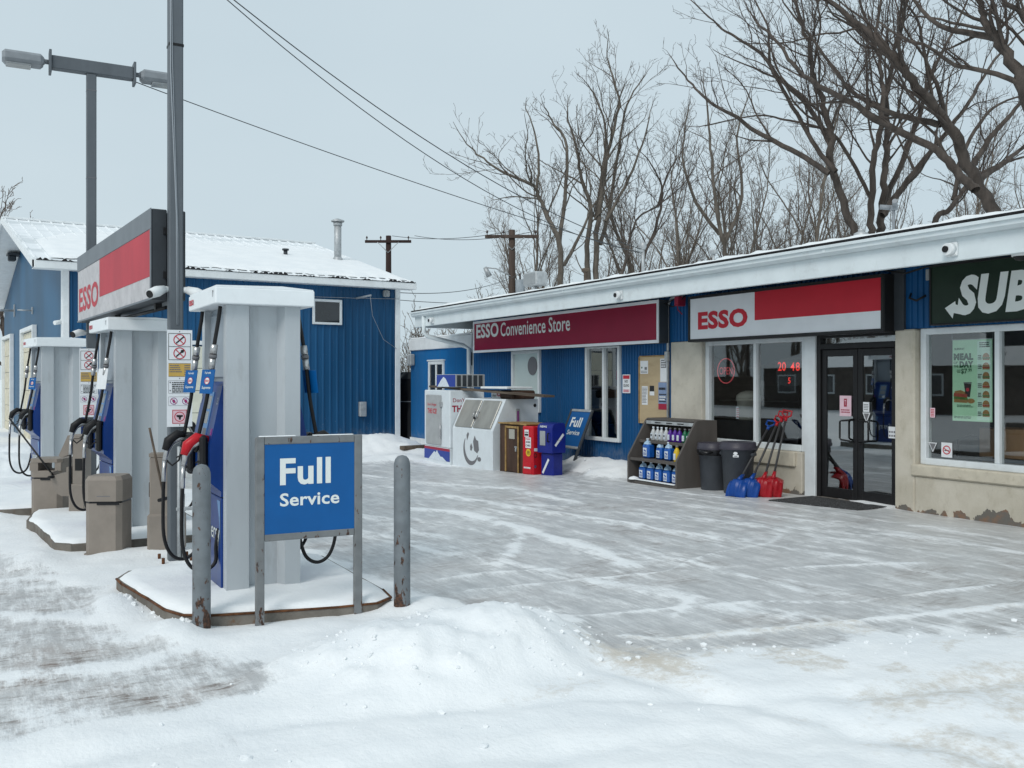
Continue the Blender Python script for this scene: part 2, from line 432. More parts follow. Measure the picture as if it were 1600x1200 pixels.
class MB:
    def __init__(s, X=None):
        s.V, s.F, s.I, s.S, s.mats, s.cur, s.X = [], [], [], [], [], 0, X
    def use(s, m):
        if m not in s.mats:
            s.mats.append(m)
        s.cur = s.mats.index(m)
        return s
    def add(s, vs, fs, smooth=False):
        n = len(s.V)
        if s.X is not None:
            vs = [tuple(s.X @ Vector(v)) for v in vs]
        s.V += [tuple(v) for v in vs]
        for f in fs:
            s.F.append(tuple(i + n for i in f)); s.I.append(s.cur); s.S.append(smooth)
        return s
    def b(s, x0, x1, y0, y1, z0, z1, bev=0.0, M=None):
        c = ((x0 + x1) / 2, (y0 + y1) / 2, (z0 + z1) / 2)
        h = (abs(x1 - x0) / 2, abs(y1 - y0) / 2, abs(z1 - z0) / 2)
        bev = min(bev, min(h) * 0.9)
        vs, ix = [], {}
        if bev <= 0:
            for a in (-1, 1):
                for b_ in (-1, 1):
                    for d in (-1, 1):
                        vs.append((c[0] + a * h[0], c[1] + b_ * h[1], c[2] + d * h[2]))
            fs = [(0, 1, 3, 2), (4, 6, 7, 5), (0, 4, 5, 1), (2, 3, 7, 6), (0, 2, 6, 4), (1, 5, 7, 3)]
        else:
            for a in (-1, 1):
                for b_ in (-1, 1):
                    for d in (-1, 1):
                        for ax in range(3):
                            sg = (a, b_, d)
                            vs.append(tuple(c[i] + sg[i] * (h[i] if i == ax else h[i] - bev) for i in range(3)))
                            ix[(a, b_, d, ax)] = len(vs) - 1
            fs = []
            for ax in range(3):
                o1, o2 = [i for i in range(3) if i != ax]
                for sg in (-1, 1):
                    q = []
                    for u, w in ((-1, -1), (1, -1), (1, 1), (-1, 1)):
                        k = [0, 0, 0]; k[ax] = sg; k[o1] = u; k[o2] = w
                        q.append(ix[tuple(k) + (ax,)])
                    fs.append(tuple(q))
            for ax in range(3):
                o1, o2 = [i for i in range(3) if i != ax]
                for u in (-1, 1):
                    for w in (-1, 1):
                        k0 = [0, 0, 0]; k0[ax] = -1; k0[o1] = u; k0[o2] = w
                        k1 = list(k0); k1[ax] = 1
                        fs.append((ix[tuple(k0) + (o1,)], ix[tuple(k1) + (o1,)], ix[tuple(k1) + (o2,)], ix[tuple(k0) + (o2,)]))
            for a in (-1, 1):
                for b_ in (-1, 1):
                    for d in (-1, 1):
                        fs.append((ix[(a, b_, d, 0)], ix[(a, b_, d, 1)], ix[(a, b_, d, 2)]))
        if M is not None:
            vs = [tuple(M @ Vector(v)) for v in vs]
        return s.add(vs, fs)
    def tube(s, pts, r, n=8, caps=True, smooth=True):
        P = [Vector(p) for p in pts]
        rs = r if isinstance(r, (list, tuple)) else [r] * len(P)
        T = []
        for i in range(len(P)):
            d = P[min(i + 1, len(P) - 1)] - P[max(i - 1, 0)]
            T.append(d.normalized() if d.length > 1e-9 else Vector((0, 0, 1)))
        u = T[0].orthogonal().normalized()
        vs, fs = [], []
        for i, p in enumerate(P):
            u = u - T[i] * u.dot(T[i])
            u = u.normalized() if u.length > 1e-6 else T[i].orthogonal().normalized()
            w = T[i].cross(u)
            for k in range(n):
                a = 2 * math.pi * k / n
                vs.append(p + (u * math.cos(a) + w * math.sin(a)) * rs[i])
        for i in range(len(P) - 1):
            for k in range(n):
                fs.append((i * n + k, i * n + (k + 1) % n, (i + 1) * n + (k + 1) % n, (i + 1) * n + k))
        s.add(vs, fs, smooth)
        if caps:
            m = len(s.V) - len(vs)
            X, s.X = s.X, None
            s.add([], [])
            s.F.append(tuple(m + k for k in reversed(range(n)))); s.I.append(s.cur); s.S.append(False)
            e = m + (len(P) - 1) * n
            s.F.append(tuple(e + k for k in range(n))); s.I.append(s.cur); s.S.append(False)
            s.X = X
        return s
    def cyl(s, p0, p1, r0, r1=None, n=16):
        return s.tube([p0, p1], [r0, r0 if r1 is None else r1], n)
    def lathe(s, prof, n=20, c=(0, 0, 0), sq=1.0):
        vs, fs = [], []
        for r, z in prof:
            for k in range(n):
                a = 2 * math.pi * k / n
                vs.append((c[0] + r * math.cos(a), c[1] + r * sq * math.sin(a), c[2] + z))
        for i in range(len(prof) - 1):
            for k in range(n):
                fs.append((i * n + k, i * n + (k + 1) % n, (i + 1) * n + (k + 1) % n, (i + 1) * n + k))
        s.add(vs, fs, True)
        return s
    def prism(s, poly, axis, a0, a1):
        mk = {'x': lambda p, a: (a, p[0], p[1]), 'y': lambda p, a: (p[0], a, p[1]), 'z': lambda p, a: (p[0], p[1], a)}[axis]
        n = len(poly)
        vs = [mk(p, a0) for p in poly] + [mk(p, a1) for p in poly]
        fs = [tuple(range(n)), tuple(reversed(range(n, 2 * n)))] + [(i, (i + 1) % n, n + (i + 1) % n, n + i) for i in range(n)]
        return s.add(vs, fs)
    # flat graphics: local x = right, y = up, z = towards the viewer
    def rect(s, u0, u1, v0, v1, m, n0=0.0, n1=0.002):
        s.use(m)
        return s.b(u0, u1, v0, v1, n0, n1)
    def disc(s, u, v, r, m, n0, ru=None, k=24):
        s.use(m)
        ru = ru or r
        return s.add([(u + ru * math.cos(2 * math.pi * i / k), v + r * math.sin(2 * math.pi * i / k), n0) for i in range(k)], [tuple(range(k))])
    def ring(s, u, v, r0, r1, m, n0, k=28, sq=1.0):
        s.use(m)
        vs = []
        for i in range(k):
            a = 2 * math.pi * i / k
            vs += [(u + r0 * sq * math.cos(a), v + r0 * math.sin(a), n0), (u + r1 * sq * math.cos(a), v + r1 * math.sin(a), n0)]
        return s.add(vs, [(2 * i, 2 * i + 1, (2 * i + 3) % (2 * k), (2 * i + 2) % (2 * k)) for i in range(k)])
    def poly(s, pts, m, n0):
        s.use(m)
        return s.add([(a, b, n0) for a, b in pts], [tuple(range(len(pts)))])
    def bar(s, p, q, w, m, n0):
        d = (Vector(q) - Vector(p)).normalized()
        e = Vector((-d.y, d.x)) * w / 2
        P, Q = Vector(p), Vector(q)
        return s.poly([tuple(P + e), tuple(P - e), tuple(Q - e), tuple(Q + e)], m, n0)
    def text(s, txt, u, v, w, h, m, n0=0.003, bold=0.0, shear=0.0):
        s.use(m)
        gv, gf = glyph(txt, bold)
        return s.add([(u + a * w + b * h * shear, v + b * h, n0) for a, b in gv], gf)
    def lines(s, u0, u1, v0, v1, k, m, n0=0.003, seed=1):
        rr = random.Random(seed)
        for i in range(k):
            v = v1 - (i + 0.5) * (v1 - v0) / k
            t = (v1 - v0) / k * 0.26
            u = u0
            end = u1 - (u1 - u0) * rr.random() * 0.25
            while u < end:
                w = (u1 - u0) * (0.06 + 0.13 * rr.random())
                s.poly([(u, v - t), (min(u + w, end), v - t), (min(u + w, end), v + t), (u, v + t)], m, n0)
                u += w + (u1 - u0) * 0.025
        return s
    def build(s, name, m=None, parent=None, recalc=True):
        me = bpy.data.meshes.new(name)
        me.from_pydata(s.V, [], s.F)
        mats = s.mats if s.mats else [m]
        for a in mats:
            me.materials.append(a)
        me.polygons.foreach_set('material_index', s.I)
        me.polygons.foreach_set('use_smooth', s.S)
        me.update()
        if recalc:
            import bmesh
            bm = bmesh.new(); bm.from_mesh(me)
            bmesh.ops.recalc_face_normals(bm, faces=bm.faces)
            bm.to_mesh(me); bm.free()
        o = bpy.data.objects.new(name, me)
        COL.objects.link(o)
        if parent is not None:
            o.parent = parent
        return o

def part(name, m, parent, fn, **kw):
    """one part: fn fills the builder"""
    mb = MB()
    fn(mb)
    o = mb.build(name, m, parent)
    for k, v in kw.items():
        o[k] = v
    return o

def tag(o, label, cat, group=None):
    o['label'] = label
    o['category'] = cat
    if group:
        o['group'] = group
    return o

def thing(name, label, cat, loc=(0, 0, 0), rz=0.0, group=None):
    o = bpy.data.objects.new(name, None)
    COL.objects.link(o)
    o.location = loc
    o.rotation_euler = (0, 0, R(rz))
    o.empty_display_size = 0.2
    return tag(o, label, cat, group)

def structure(o):
    o['kind'] = 'structure'
    return o

def copy_tree(o, parent=None):
    c = o.copy()
    COL.objects.link(c)
    if parent is not None:
        c.parent = parent
    for ch in [x for x in bpy.data.objects if x.parent == o]:
        copy_tree(ch, c)
    return c

def frame(origin, right, up=(0, 0, 1)):
    """matrix of a flat board: local x = right, y = up, z = outwards"""
    r = Vector(right).normalized(); u = Vector(up).normalized()
    n = r.cross(u)
    u = n.cross(r)
    M = Matrix(((r.x, u.x, n.x, origin[0]), (r.y, u.y, n.y, origin[1]), (r.z, u.z, n.z, origin[2]), (0, 0, 0, 1)))
    return M
WALL = (0, -1, 0)       # 'right' on the shop front as one faces it

def corr(mb, p0, u, nrm, L, z0, z1, pitch, depth):
    """ribbed sheet-metal siding as one zig-zag profile"""
    pts = []
    k = 0
    while True:
        done = False
        for t, d in ((0.0, 0), (0.58, 0), (0.68, 1), (0.88, 1), (0.98, 0)):
            a = (k + t) * pitch
            if a > L:
                done = True
                break
            pts.append((a, d * depth))
        if done:
            break
        k += 1
    pts.append((L, 0))
    vs = []
    for a, d in pts:
        x = p0[0] + u[0] * a + nrm[0] * d
        y = p0[1] + u[1] * a + nrm[1] * d
        vs += [(x, y, z0), (x, y, z1)]
    mb.add(vs, [(2 * i, 2 * i + 2, 2 * i + 3, 2 * i + 1) for i in range(len(pts) - 1)])

# ------------------------------------------------------------------ ground
def smooth01(t):
    t = np.clip(t, 0, 1)
    return t * t * (3 - 2 * t)

def base_z(x, y):
    r = -0.2 * smooth01((np.asarray(y, float) - 9) / 13)
    l = -0.01 * np.clip(np.asarray(y, float) - 6.5, 0, 14)
    w = smooth01((np.asarray(x, float) - 2) / 4)
    return l * (1 - w) + r * w

_rng = np.random.RandomState(11)
_lat = _rng.rand(256, 256)
def vnoise(x, y):
    xi = np.floor(x).astype(int); yi = np.floor(y).astype(int)
    fx = x - xi; fy = y - yi
    fx = fx * fx * (3 - 2 * fx); fy = fy * fy * (3 - 2 * fy)
    g = lambda a, b: _lat[a % 256, b % 256]
    return (g(xi, yi) * (1 - fx) + g(xi + 1, yi) * fx) * (1 - fy) + (g(xi, yi + 1) * (1 - fx) + g(xi + 1, yi + 1) * fx) * fy
def fbm(x, y, o=4):
    s, a, t = 0, 1, 0
    for i in range(o):
        s = s + a * vnoise(x * 2 ** i + 17.3 * i, y * 2 ** i + 9.1 * i); t += a; a *= 0.5
    return s / t

def poly_sd(x, y, P):
    """signed distance to a polygon, positive inside"""
    d = np.full(x.shape, 1e9); ins = np.zeros(x.shape, bool)
    n = len(P)
    for i in range(n):
        ax, ay = P[i]; bx, by = P[(i + 1) % n]
        ex, ey = bx - ax, by - ay
        t = np.clip(((x - ax) * ex + (y - ay) * ey) / (ex * ex + ey * ey), 0, 1)
        d = np.minimum(d, np.hypot(x - ax - t * ex, y - ay - t * ey))
        c = ((ay > y) != (by > y)) & (x < (bx - ax) * (y - ay) / (by - ay + 1e-12) + ax)
        ins ^= c
    return np.where(ins, d, -d)

def line_d(x, y, P):
    d = np.full(x.shape, 1e9)
    for i in range(len(P) - 1):
        ax, ay = P[i]; bx, by = P[i + 1]
        ex, ey = bx - ax, by - ay
        t = np.clip(((x - ax) * ex + (y - ay) * ey) / (ex * ex + ey * ey), 0, 1)
        d = np.minimum(d, np.hypot(x - ax - t * ex, y - ay - t * ey))
    return d

LOT = [(2.75, 6.5), (3.3, 5.85), (3.3, 5.3), (3.4, 4.85), (3.67, 4.38), (4.68, 4.14), (5.83, 3.85), (8, 3.3), (10.3, 2.7), (10.3, 13.2), (9.4, 15.0), (8.3, 17.6), (8.2, 19.3), (6, 20.5), (3.2, 21.5), (2.5, 18), (2.45, 10)]
LANE = [(-7, 4.75), (0, 4.86), (0.63, 4.92), (1.35, 5.0), (1.2, 5.5), (0.85, 6.15), (0.62, 7.0), (0.55, 8.3), (0.3, 9.6), (0.1, 11), (-0.3, 13), (-1, 17), (-7, 18)]
STREAKS = [([(4.64, 11.28), (5.02, 10.55), (5.08, 9.04), (5.06, 7.95), (4.92, 6.84)], 0.11, 0.75),
           ([(3.5, 4.95), (3.69, 4.76), (4.43, 4.62), (5.44, 4.44), (6.59, 4.26), (8, 4.0)], 0.05, 0.8),
           ([(3.2, 5.62), (3.5, 5.5), (3.99, 5.43), (4.91, 5.26), (5.52, 4.9), (7.0, 4.75)], 0.035, 0.6),
           ([(3.19, 7.08), (3.64, 7.14), (4.18, 6.99)], 0.03, 0.6),
           ([(5.67, 17.68), (6.06, 14.75), (6.9, 12.68), (6.76, 10.63)], 0.12, 0.55),
           ([(4.12, 5.2), (4.61, 5.6)], 0.05, 0.6),
           ([(3.9, 11.15), (3.96, 9.45), (4.09, 8.91)], 0.09, 0.5),
           ([(5.84, 6.09), (6.45, 5.95), (7.25, 5.64)], 0.04, 0.6),
           ([(4.89, 12.85), (5.64, 12.27), (5.92, 10.05), (6.36, 8.65)], 0.08, 0.5),
           ([(-2, 7.9), (0, 7.5), (0.5, 7.05), (0.98, 6.67)], 0.08, 0.6),
           ([(-2, 5.95), (0, 5.9), (0.65, 5.81), (1.14, 5.98)], 0.09, 0.7),
           ([(3.93, 7.45), (4.33, 7.95), (4.99, 8.89)], 0.07, 0.55),
           ([(7.4, 12.5), (7.9, 10.2), (8.3, 7.5), (8.6, 5)], 0.09, 0.4),
           ([(-1.0, 8.9), (0.2, 8.8), (0.7, 8.4)], 0.1, 0.6)]
def _tracks():
    rt = random.Random(4)
    out = []
    for k in range(15):
        x0 = rt.uniform(3.6, 9.5); bend = rt.uniform(-1.6, 1.2); x1 = x0 + rt.uniform(-3.2, 0.3)
        ya, yb = rt.uniform(3.6, 8), rt.uniform(11, 19)
        for off in (0, 0.16) if k % 3 == 0 else (0,):
            P = [(x0 + off + (x1 - x0) * t + bend * t * (1 - t), ya + (yb - ya) * t) for t in [i / 9 for i in range(10)]]
            out.append((P, rt.uniform(0.03, 0.07), rt.uniform(0.15, 0.42)))
    for k in range(5):       # sweeps that turn out of the lot
        y0 = rt.uniform(3.9, 9.0)
        P = [(3.2 + 0.9 * i, y0 + (0.02 + 0.05 * rt.random()) * i * i * rt.choice((-0.5, -0.5, 1)) - 0.04 * i) for i in range(8)]
        out.append((P, rt.uniform(0.02, 0.045), rt.uniform(0.2, 0.4)))
    for k in range(4):       # the lane left of the pumps
        x0 = rt.uniform(-2.5, 0.7); ya = rt.uniform(4.9, 6.5)
        P = [(x0 + 0.06 * i - 0.25 * rt.random(), ya + 0.8 * i) for i in range(8)]
        out.append((P, rt.uniform(0.03, 0.06), rt.uniform(0.2, 0.5)))
    return out
STREAKS += _tracks()
MOUNDS = [(2.38, 5.15, 0.56, 0.34, 0.155), (2.85, 5.25, 0.28, 0.26, 0.085), (1.75, 5.15, 0.42, 0.24, 0.07), (2.05, 4.75, 0.25, 0.18, 0.06), (2.7, 4.75, 0.22, 0.16, 0.06), (2.85, 4.85, 0.22, 0.22, 0.05), (2.3, 5.7, 0.35, 0.18, 0.04),
          (0.98, 6.35, 0.13, 0.22, 0.07), (0.72, 7.3, 0.12, 0.3, 0.05), (2.62, 6.2, 0.22, 0.18, 0.06), (1.5, 6.0, 0.4, 0.16, 0.035),
          (9.75, 14.7, 0.35, 0.95, 0.24), (9.4, 13.4, 0.35, 0.5, 0.15), (8.35, 22.6, 0.9, 0.7, 0.42), (9.6, 21.2, 1.0, 0.5, 0.16), (7.9, 19.9, 0.5, 0.5, 0.12), (6.2, 23.6, 1.2, 0.5, 0.2),
          (-0.4, 20.5, 0.9, 1.0, 0.35), (0.5, 23.0, 0.8, 0.8, 0.3), (0.25, 9.6, 0.18, 0.4, 0.06), (1.15, 9.6, 0.3, 0.15, 0.05), (-0.05, 13.0, 0.2, 0.3, 0.06)]

def ground_fields(x, y):
    n1 = fbm(x * 1.3 + 3, y * 1.3 + 8)
    n2 = fbm(x * 4.1 + 31, y * 3.7 + 5)
    wob = (n1 - 0.5) * 0.9 + (n2 - 0.5) * 0.35
    il = smooth01((poly_sd(x, y, LOT) + wob * 0.9 + 0.10) / 0.42)
    ia = smooth01((poly_sd(x, y, LANE) + wob * 1.0 + 0.16) / 0.5)
    far = smooth01((y - 17) / 6)
    ice = np.maximum(il, ia * (0.74 + 0.5 * (fbm(x * 2.6 + 55, y * 3.4 + 21) - 0.4))) * (1 - 0.75 * far)
    for P, w, a in STREAKS:
        d = line_d(x, y, P) + (n2 - 0.5) * w * 1.6
        ice = ice * (1 - a * np.exp(-np.clip(d, 0, 9) ** 2 / (w * w)))
    dirt = ia * smooth01((11.5 - y) / 5) * (1 - smooth01((x - 0.9) / 0.5))
    dirt = dirt * (0.55 + 0.9 * smooth01((fbm(x * 1.9 + 5, y * 2.4 + 60) - 0.42) / 0.2))
    dirt = np.maximum(dirt, il * (0.05 + 0.40 * smooth01((n1 - 0.48) * 4)))
    # sandy brown smears in the packed snow at the edge of the lot
    sand = np.exp(-((x - 3.35) / 0.35) ** 2 - ((y - 4.55) / 0.7) ** 2) * 0.8
    sand = np.maximum(sand, 0.6 * np.exp(-((y - 3.75 + 0.12 * x) / 0.35) ** 2) * smooth01((x - 3.4) / 0.6))
    sand = np.maximum(sand, 0.45 * np.exp(-((x - 2.6) / 0.6) ** 2 - ((y - 4.25) / 0.18) ** 2))
    # grit carried out of the lot by tyres
    n3 = fbm(x * 2.2 + 91, y * 2.2 + 13)
    sand = np.maximum(sand, smooth01((x - 2.9) / 0.8) * smooth01((6 - y) / 1.5) * 0.55 * smooth01((n3 - 0.42) / 0.2))
    sand = np.maximum(sand, 0.22 * smooth01((n3 - 0.5) / 0.2))
    m = np.zeros_like(x)
    for cx, cy, sx, sy, h in MOUNDS:
        e = ((x - cx) / sx) ** 2 + ((y - cy) / sy) ** 2
        e = e * (1 + 0.9 * (n1 - 0.5) + 0.5 * (n2 - 0.5))
        m = m + h * np.exp(-0.42 * np.abs(e) ** 1.35)
    # packed ridge that runs from the mound across the front
    ice = ice * (1 - smooth01((m - 0.02) / 0.05))
    z = base_z(x, y) + m * (0.8 + 0.4 * n1) + (1 - ice) * (0.012 + 0.05 * (fbm(x * 0.9, y * 0.9 + 40) - 0.35)) + 0.006 * (n2 - 0.5) + (1 - ice) * 0.018 * (fbm(x * 7 + 2, y * 7) - 0.5)
    lump = fbm(x * 5.5 + 9, y * 5.5 + 2)
    z = z + smooth01((m - 0.015) / 0.08) * (0.085 * (lump - 0.5) + 0.09 * np.clip(fbm(x * 11, y * 11 + 50) - 0.55, 0, 1))
    near = smooth01((5.2 - y) / 1.0) * (1 - ice)
    z = z - near * 0.03 * np.exp(-((line_d(x, y, [(2.9, 5.0), (3.1, 4.2), (3.6, 3.0), (4.0, 2.0)])) / 0.12) ** 2) - near * 0.028 * np.exp(-((line_d(x, y, [(-1, 4.4), (1.2, 4.5), (2.6, 4.1), (4.2, 3.3), (6, 3.0)])) / 0.10) ** 2) - near * 0.02 * np.exp(-((line_d(x, y, [(0, 3.9), (1.6, 3.75), (3.2, 3.2), (5, 2.4)])) / 0.12) ** 2)
    z = z + near * 0.03 * (fbm(x * 3.3 + 70, y * 6.0) - 0.5)
    shop = smooth01((x - 9.4) / 0.6) * smooth01((13.5 - y) / 2)
    z = z - 0.01 * shop
    return z, ice, dirt, sand

def gz(x, y):
    return float(ground_fields(np.array([float(x)]), np.array([float(y)]))[0][0])

def axis(segs, lo, hi):
    out = [segs[0][0]]
    for a, b_, st in segs:
        n = max(1, int(round((b_ - a) / st)))
        out += [a + (b_ - a) * (i + 1) / n for i in range(n)]
    st = segs[-1][2]
    v = out[-1]
    while v < hi:
        st *= 1.25; v += st; out.append(v)
    st = segs[0][2]; v = out[0]; pre = []
    while v > lo:
        st *= 1.25; v -= st; pre.append(v)
    return np.array(pre[::-1] + out)

def ground_mat():
    m, t, p = newmat('snowy_lot')
    def attr(n):
        a = t.nodes.new('ShaderNodeAttribute'); a.attribute_name = n
        return a.outputs['Fac']
    def math_(op, a, b=None, c=None):
        n = t.nodes.new('ShaderNodeMath'); n.operation = op
        for i, v in enumerate((a, b, c)):
            if v is None: continue
            if hasattr(v, 'is_output'): t.links.new(v, n.inputs[i])
            else: n.inputs[i].default_value = v
        return n.outputs[0]
    ice, dirt, sand = attr('ice'), attr('dirt'), attr('sand')
    W = 'World'
    fine = noise(t, 9, 7, 0.68, (1.0, 0.42, 1), W)
    streak = noise(t, 3.2, 6, 0.66, (1.6, 0.34, 1), W)
    broad = noise(t, 0.75, 4, 0.6, None, W)
    cross = noise(t, 5.0, 6, 0.7, (0.3, 1.7, 1), W)
    # thin snow blown over the ice
    speck = noise(t, 46, 5, 0.7, (1, 0.55, 1), W)
    tread = noise(t, 20, 4, 0.6, (1.6, 0.10, 1), W)
    cov = math_('ADD', math_('MULTIPLY', streak, 0.32), math_('MULTIPLY', fine, 0.38))
    cov = math_('ADD', cov, math_('MULTIPLY', cross, 0.20))
    cov = math_('ADD', cov, math_('MULTIPLY', broad, 0.25))
    cov = math_('ADD', cov, math_('MULTIPLY', speck, 0.22))
    cov = math_('ADD', cov, math_('MULTIPLY', tread, 0.16))
    amt = math_('SUBTRACT', ice, math_('MULTIPLY', math_('SUBTRACT', cov, 0.735), 3.4))
    f = ramp(t, amt, 0.18, 0.92)
    snow = mixc(t, ramp(t, noise(t, 1.7, 5, 0.6, None, W), 0.3, 0.7), (0.80, 0.825, 0.84), (0.87, 0.885, 0.89))
    sn = ramp(t, math_('ADD', math_('MULTIPLY', sand, 0.55), noise(t, 13, 7, 0.75, None, W)), 0.66, 0.95, 0, 0.8)
    snow = mixc(t, math_('MULTIPLY', sn, math_('ADD', math_('MULTIPLY', sand, 0.9), 0.10)), snow, (0.46, 0.38, 0.27))
    icec = mixc(t, ramp(t, math_('ADD', math_('MULTIPLY', streak, 0.55), math_('MULTIPLY', tread, 0.45)), 0.34, 0.66), (0.44, 0.452, 0.458), (0.62, 0.632, 0.636))
    icec = mixc(t, ramp(t, fine, 0.40, 0.70, 0, 0.7), icec, (0.71, 0.72, 0.72))
    br = ramp(t, noise(t, 2.2, 7, 0.72, (1, 0.6, 1), W), 0.42, 0.66)
    icec = mixc(t, math_('MULTIPLY', dirt, 0.35), icec, (0.55, 0.53, 0.51))
    grit = ramp(t, math_('ADD', math_('MULTIPLY', noise(t, 15, 6, 0.75, (0.42, 1.7, 1), W), 0.6), math_('MULTIPLY', noise(t, 3.5, 4, 0.6, (0.6, 1.2, 1), W), 0.4)), 0.485, 0.60)
    icec = mixc(t, math_('MULTIPLY', grit, math_('MULTIPLY', dirt, 1.0)), icec, (0.19, 0.155, 0.135))
    icec = mixc(t, math_('MULTIPLY', br, math_('MULTIPLY', dirt, 0.30)), icec, (0.24, 0.165, 0.13))
    t.links.new(mixc(t, f, snow, icec), p.inputs['Base Color'])
    t.links.new(ramp(t, f, 0.2, 1.0, 0.62, 0.36), p.inputs['Roughness'])
    p.inputs['Specular IOR Level'].default_value = 0.3
    h = math_('ADD', math_('MULTIPLY', noise(t, 32, 6, 0.65, None, W), 0.55), math_('MULTIPLY', fine, 0.7))
    h = math_('SUBTRACT', h, math_('MULTIPLY', f, 0.55))
    h = math_('ADD', h, math_('MULTIPLY', noise(t, 8, 4, 0.55, None, W), 0.6))
    b = N(t, 'ShaderNodeBump', Strength=0.5, Distance=0.018)
    t.links.new(h, b.inputs['Height'])
    t.links.new(b.outputs[0], p.inputs['Normal'])
    MATS['snowy_lot'] = m
    return m

def make_ground():
    xs = axis([(-0.8, 0.0, 0.06), (0.0, 4.2, 0.04), (4.2, 10.4, 0.075)], -700, 900)
    ys = axis([(2.2, 7.2, 0.04), (7.2, 14, 0.07), (14, 25, 0.16)], -60, 1500)
    X, Y = np.meshgrid(xs, ys)
    z, ice, dirt, sand = ground_fields(X, Y)
    nx, ny = len(xs), len(ys)
    V = np.stack([X.ravel(), Y.ravel(), z.ravel()], 1)
    i, j = np.meshgrid(np.arange(nx - 1), np.arange(ny - 1))
    a = (j * nx + i).ravel()
    F = np.stack([a, a + 1, a + nx + 1, a + nx], 1)
    me = bpy.data.meshes.new('ground')
    me.vertices.add(len(V)); me.vertices.foreach_set('co', V.ravel())
    me.loops.add(F.size); me.loops.foreach_set('vertex_index', F.ravel())
    me.polygons.add(len(F)); me.polygons.foreach_set('loop_start', np.arange(len(F)) * 4)
    me.polygons.foreach_set('use_smooth', np.ones(len(F), bool))
    me.update(calc_edges=True)
    for n, d in (('ice', ice), ('dirt', dirt), ('sand', sand)):
        at = me.attributes.new(n, 'FLOAT', 'POINT')
        at.data.foreach_set('value', d.ravel().astype(np.float32))
    me.materials.append(ground_mat())
    o = bpy.data.objects.new('ground', me)
    COL.objects.link(o)
    structure(o)
make_ground()

def snow_chunks():
    rr = random.Random(19)
    ico = [(0, 0, 1), (0.89, 0, 0.45), (0.28, 0.85, 0.45), (-0.72, 0.53, 0.45), (-0.72, -0.53, 0.45), (0.28, -0.85, 0.45), (0.72, 0.53, -0.45), (-0.28, 0.85, -0.45), (-0.89, 0, -0.45), (-0.28, -0.85, -0.45), (0.72, -0.53, -0.45), (0, 0, -1)]
    fc = [(0, 1, 2), (0, 2, 3), (0, 3, 4), (0, 4, 5), (0, 5, 1), (1, 6, 2), (2, 7, 3), (3, 8, 4), (4, 9, 5), (5, 10, 1), (6, 7, 2), (7, 8, 3), (8, 9, 4), (9, 10, 5), (10, 6, 1), (6, 11, 7), (7, 11, 8), (8, 11, 9), (9, 11, 10), (10, 11, 6)]
    pts = []
    for k in range(150):      # broken crust round the ploughed heap
        a = rr.uniform(0, 6.28)
        pts.append((2.4 + math.cos(a) * rr.gauss(0.75, 0.2), 5.1 + math.sin(a) * rr.gauss(0.42, 0.14)))
    for k in range(50):      # ploughed rim of the lot
        f = rr.random()
        pts.append((3.4 + 3.2 * f + rr.gauss(0, 0.1), 4.75 - 0.55 * min(1, f * 3) - 0.4 * f + rr.gauss(0, 0.10)))
    for k in range(70):       # along the kerb
        f = rr.random()
        pts.append((0.78 + 0.32 * f + rr.gauss(0, 0.05), 7.7 - 1.4 * f + rr.gauss(0, 0.06)))
    for k in range(70):
        pts.append((rr.uniform(0.1, 3.5), rr.uniform(3.6, 4.9)))
    for k in range(18):
        pts.append((rr.uniform(8.9, 9.9), rr.uniform(13, 16)))
    V, F = [], []
    for x, y in pts:
        s = 0.005 + 0.018 * rr.random() ** 2.6
        z = gz(x, y)
        n = len(V)
        sx, sy = rr.uniform(0.7, 1.4), rr.uniform(0.7, 1.4)
        for a, b_, c in ico:
            q = rr.uniform(0.7, 1.2)
            V.append((x + a * s * q * sx, y + b_ * s * q * sy, z + s * 0.25 + c * s * q * 0.75))
        F += [(n + i, n + j, n + k) for i, j, k in fc]
    me = bpy.data.meshes.new('snow_chunks'); me.from_pydata(V, [], F); me.materials.append(m_snow)
    o = bpy.data.objects.new('snow_chunks', me); COL.objects.link(o)
    o['kind'] = 'stuff'
    o['label'] = 'small crumbs of broken snow crust round the ploughed heap and kerbs'
    o['category'] = 'snow'
snow_chunks()

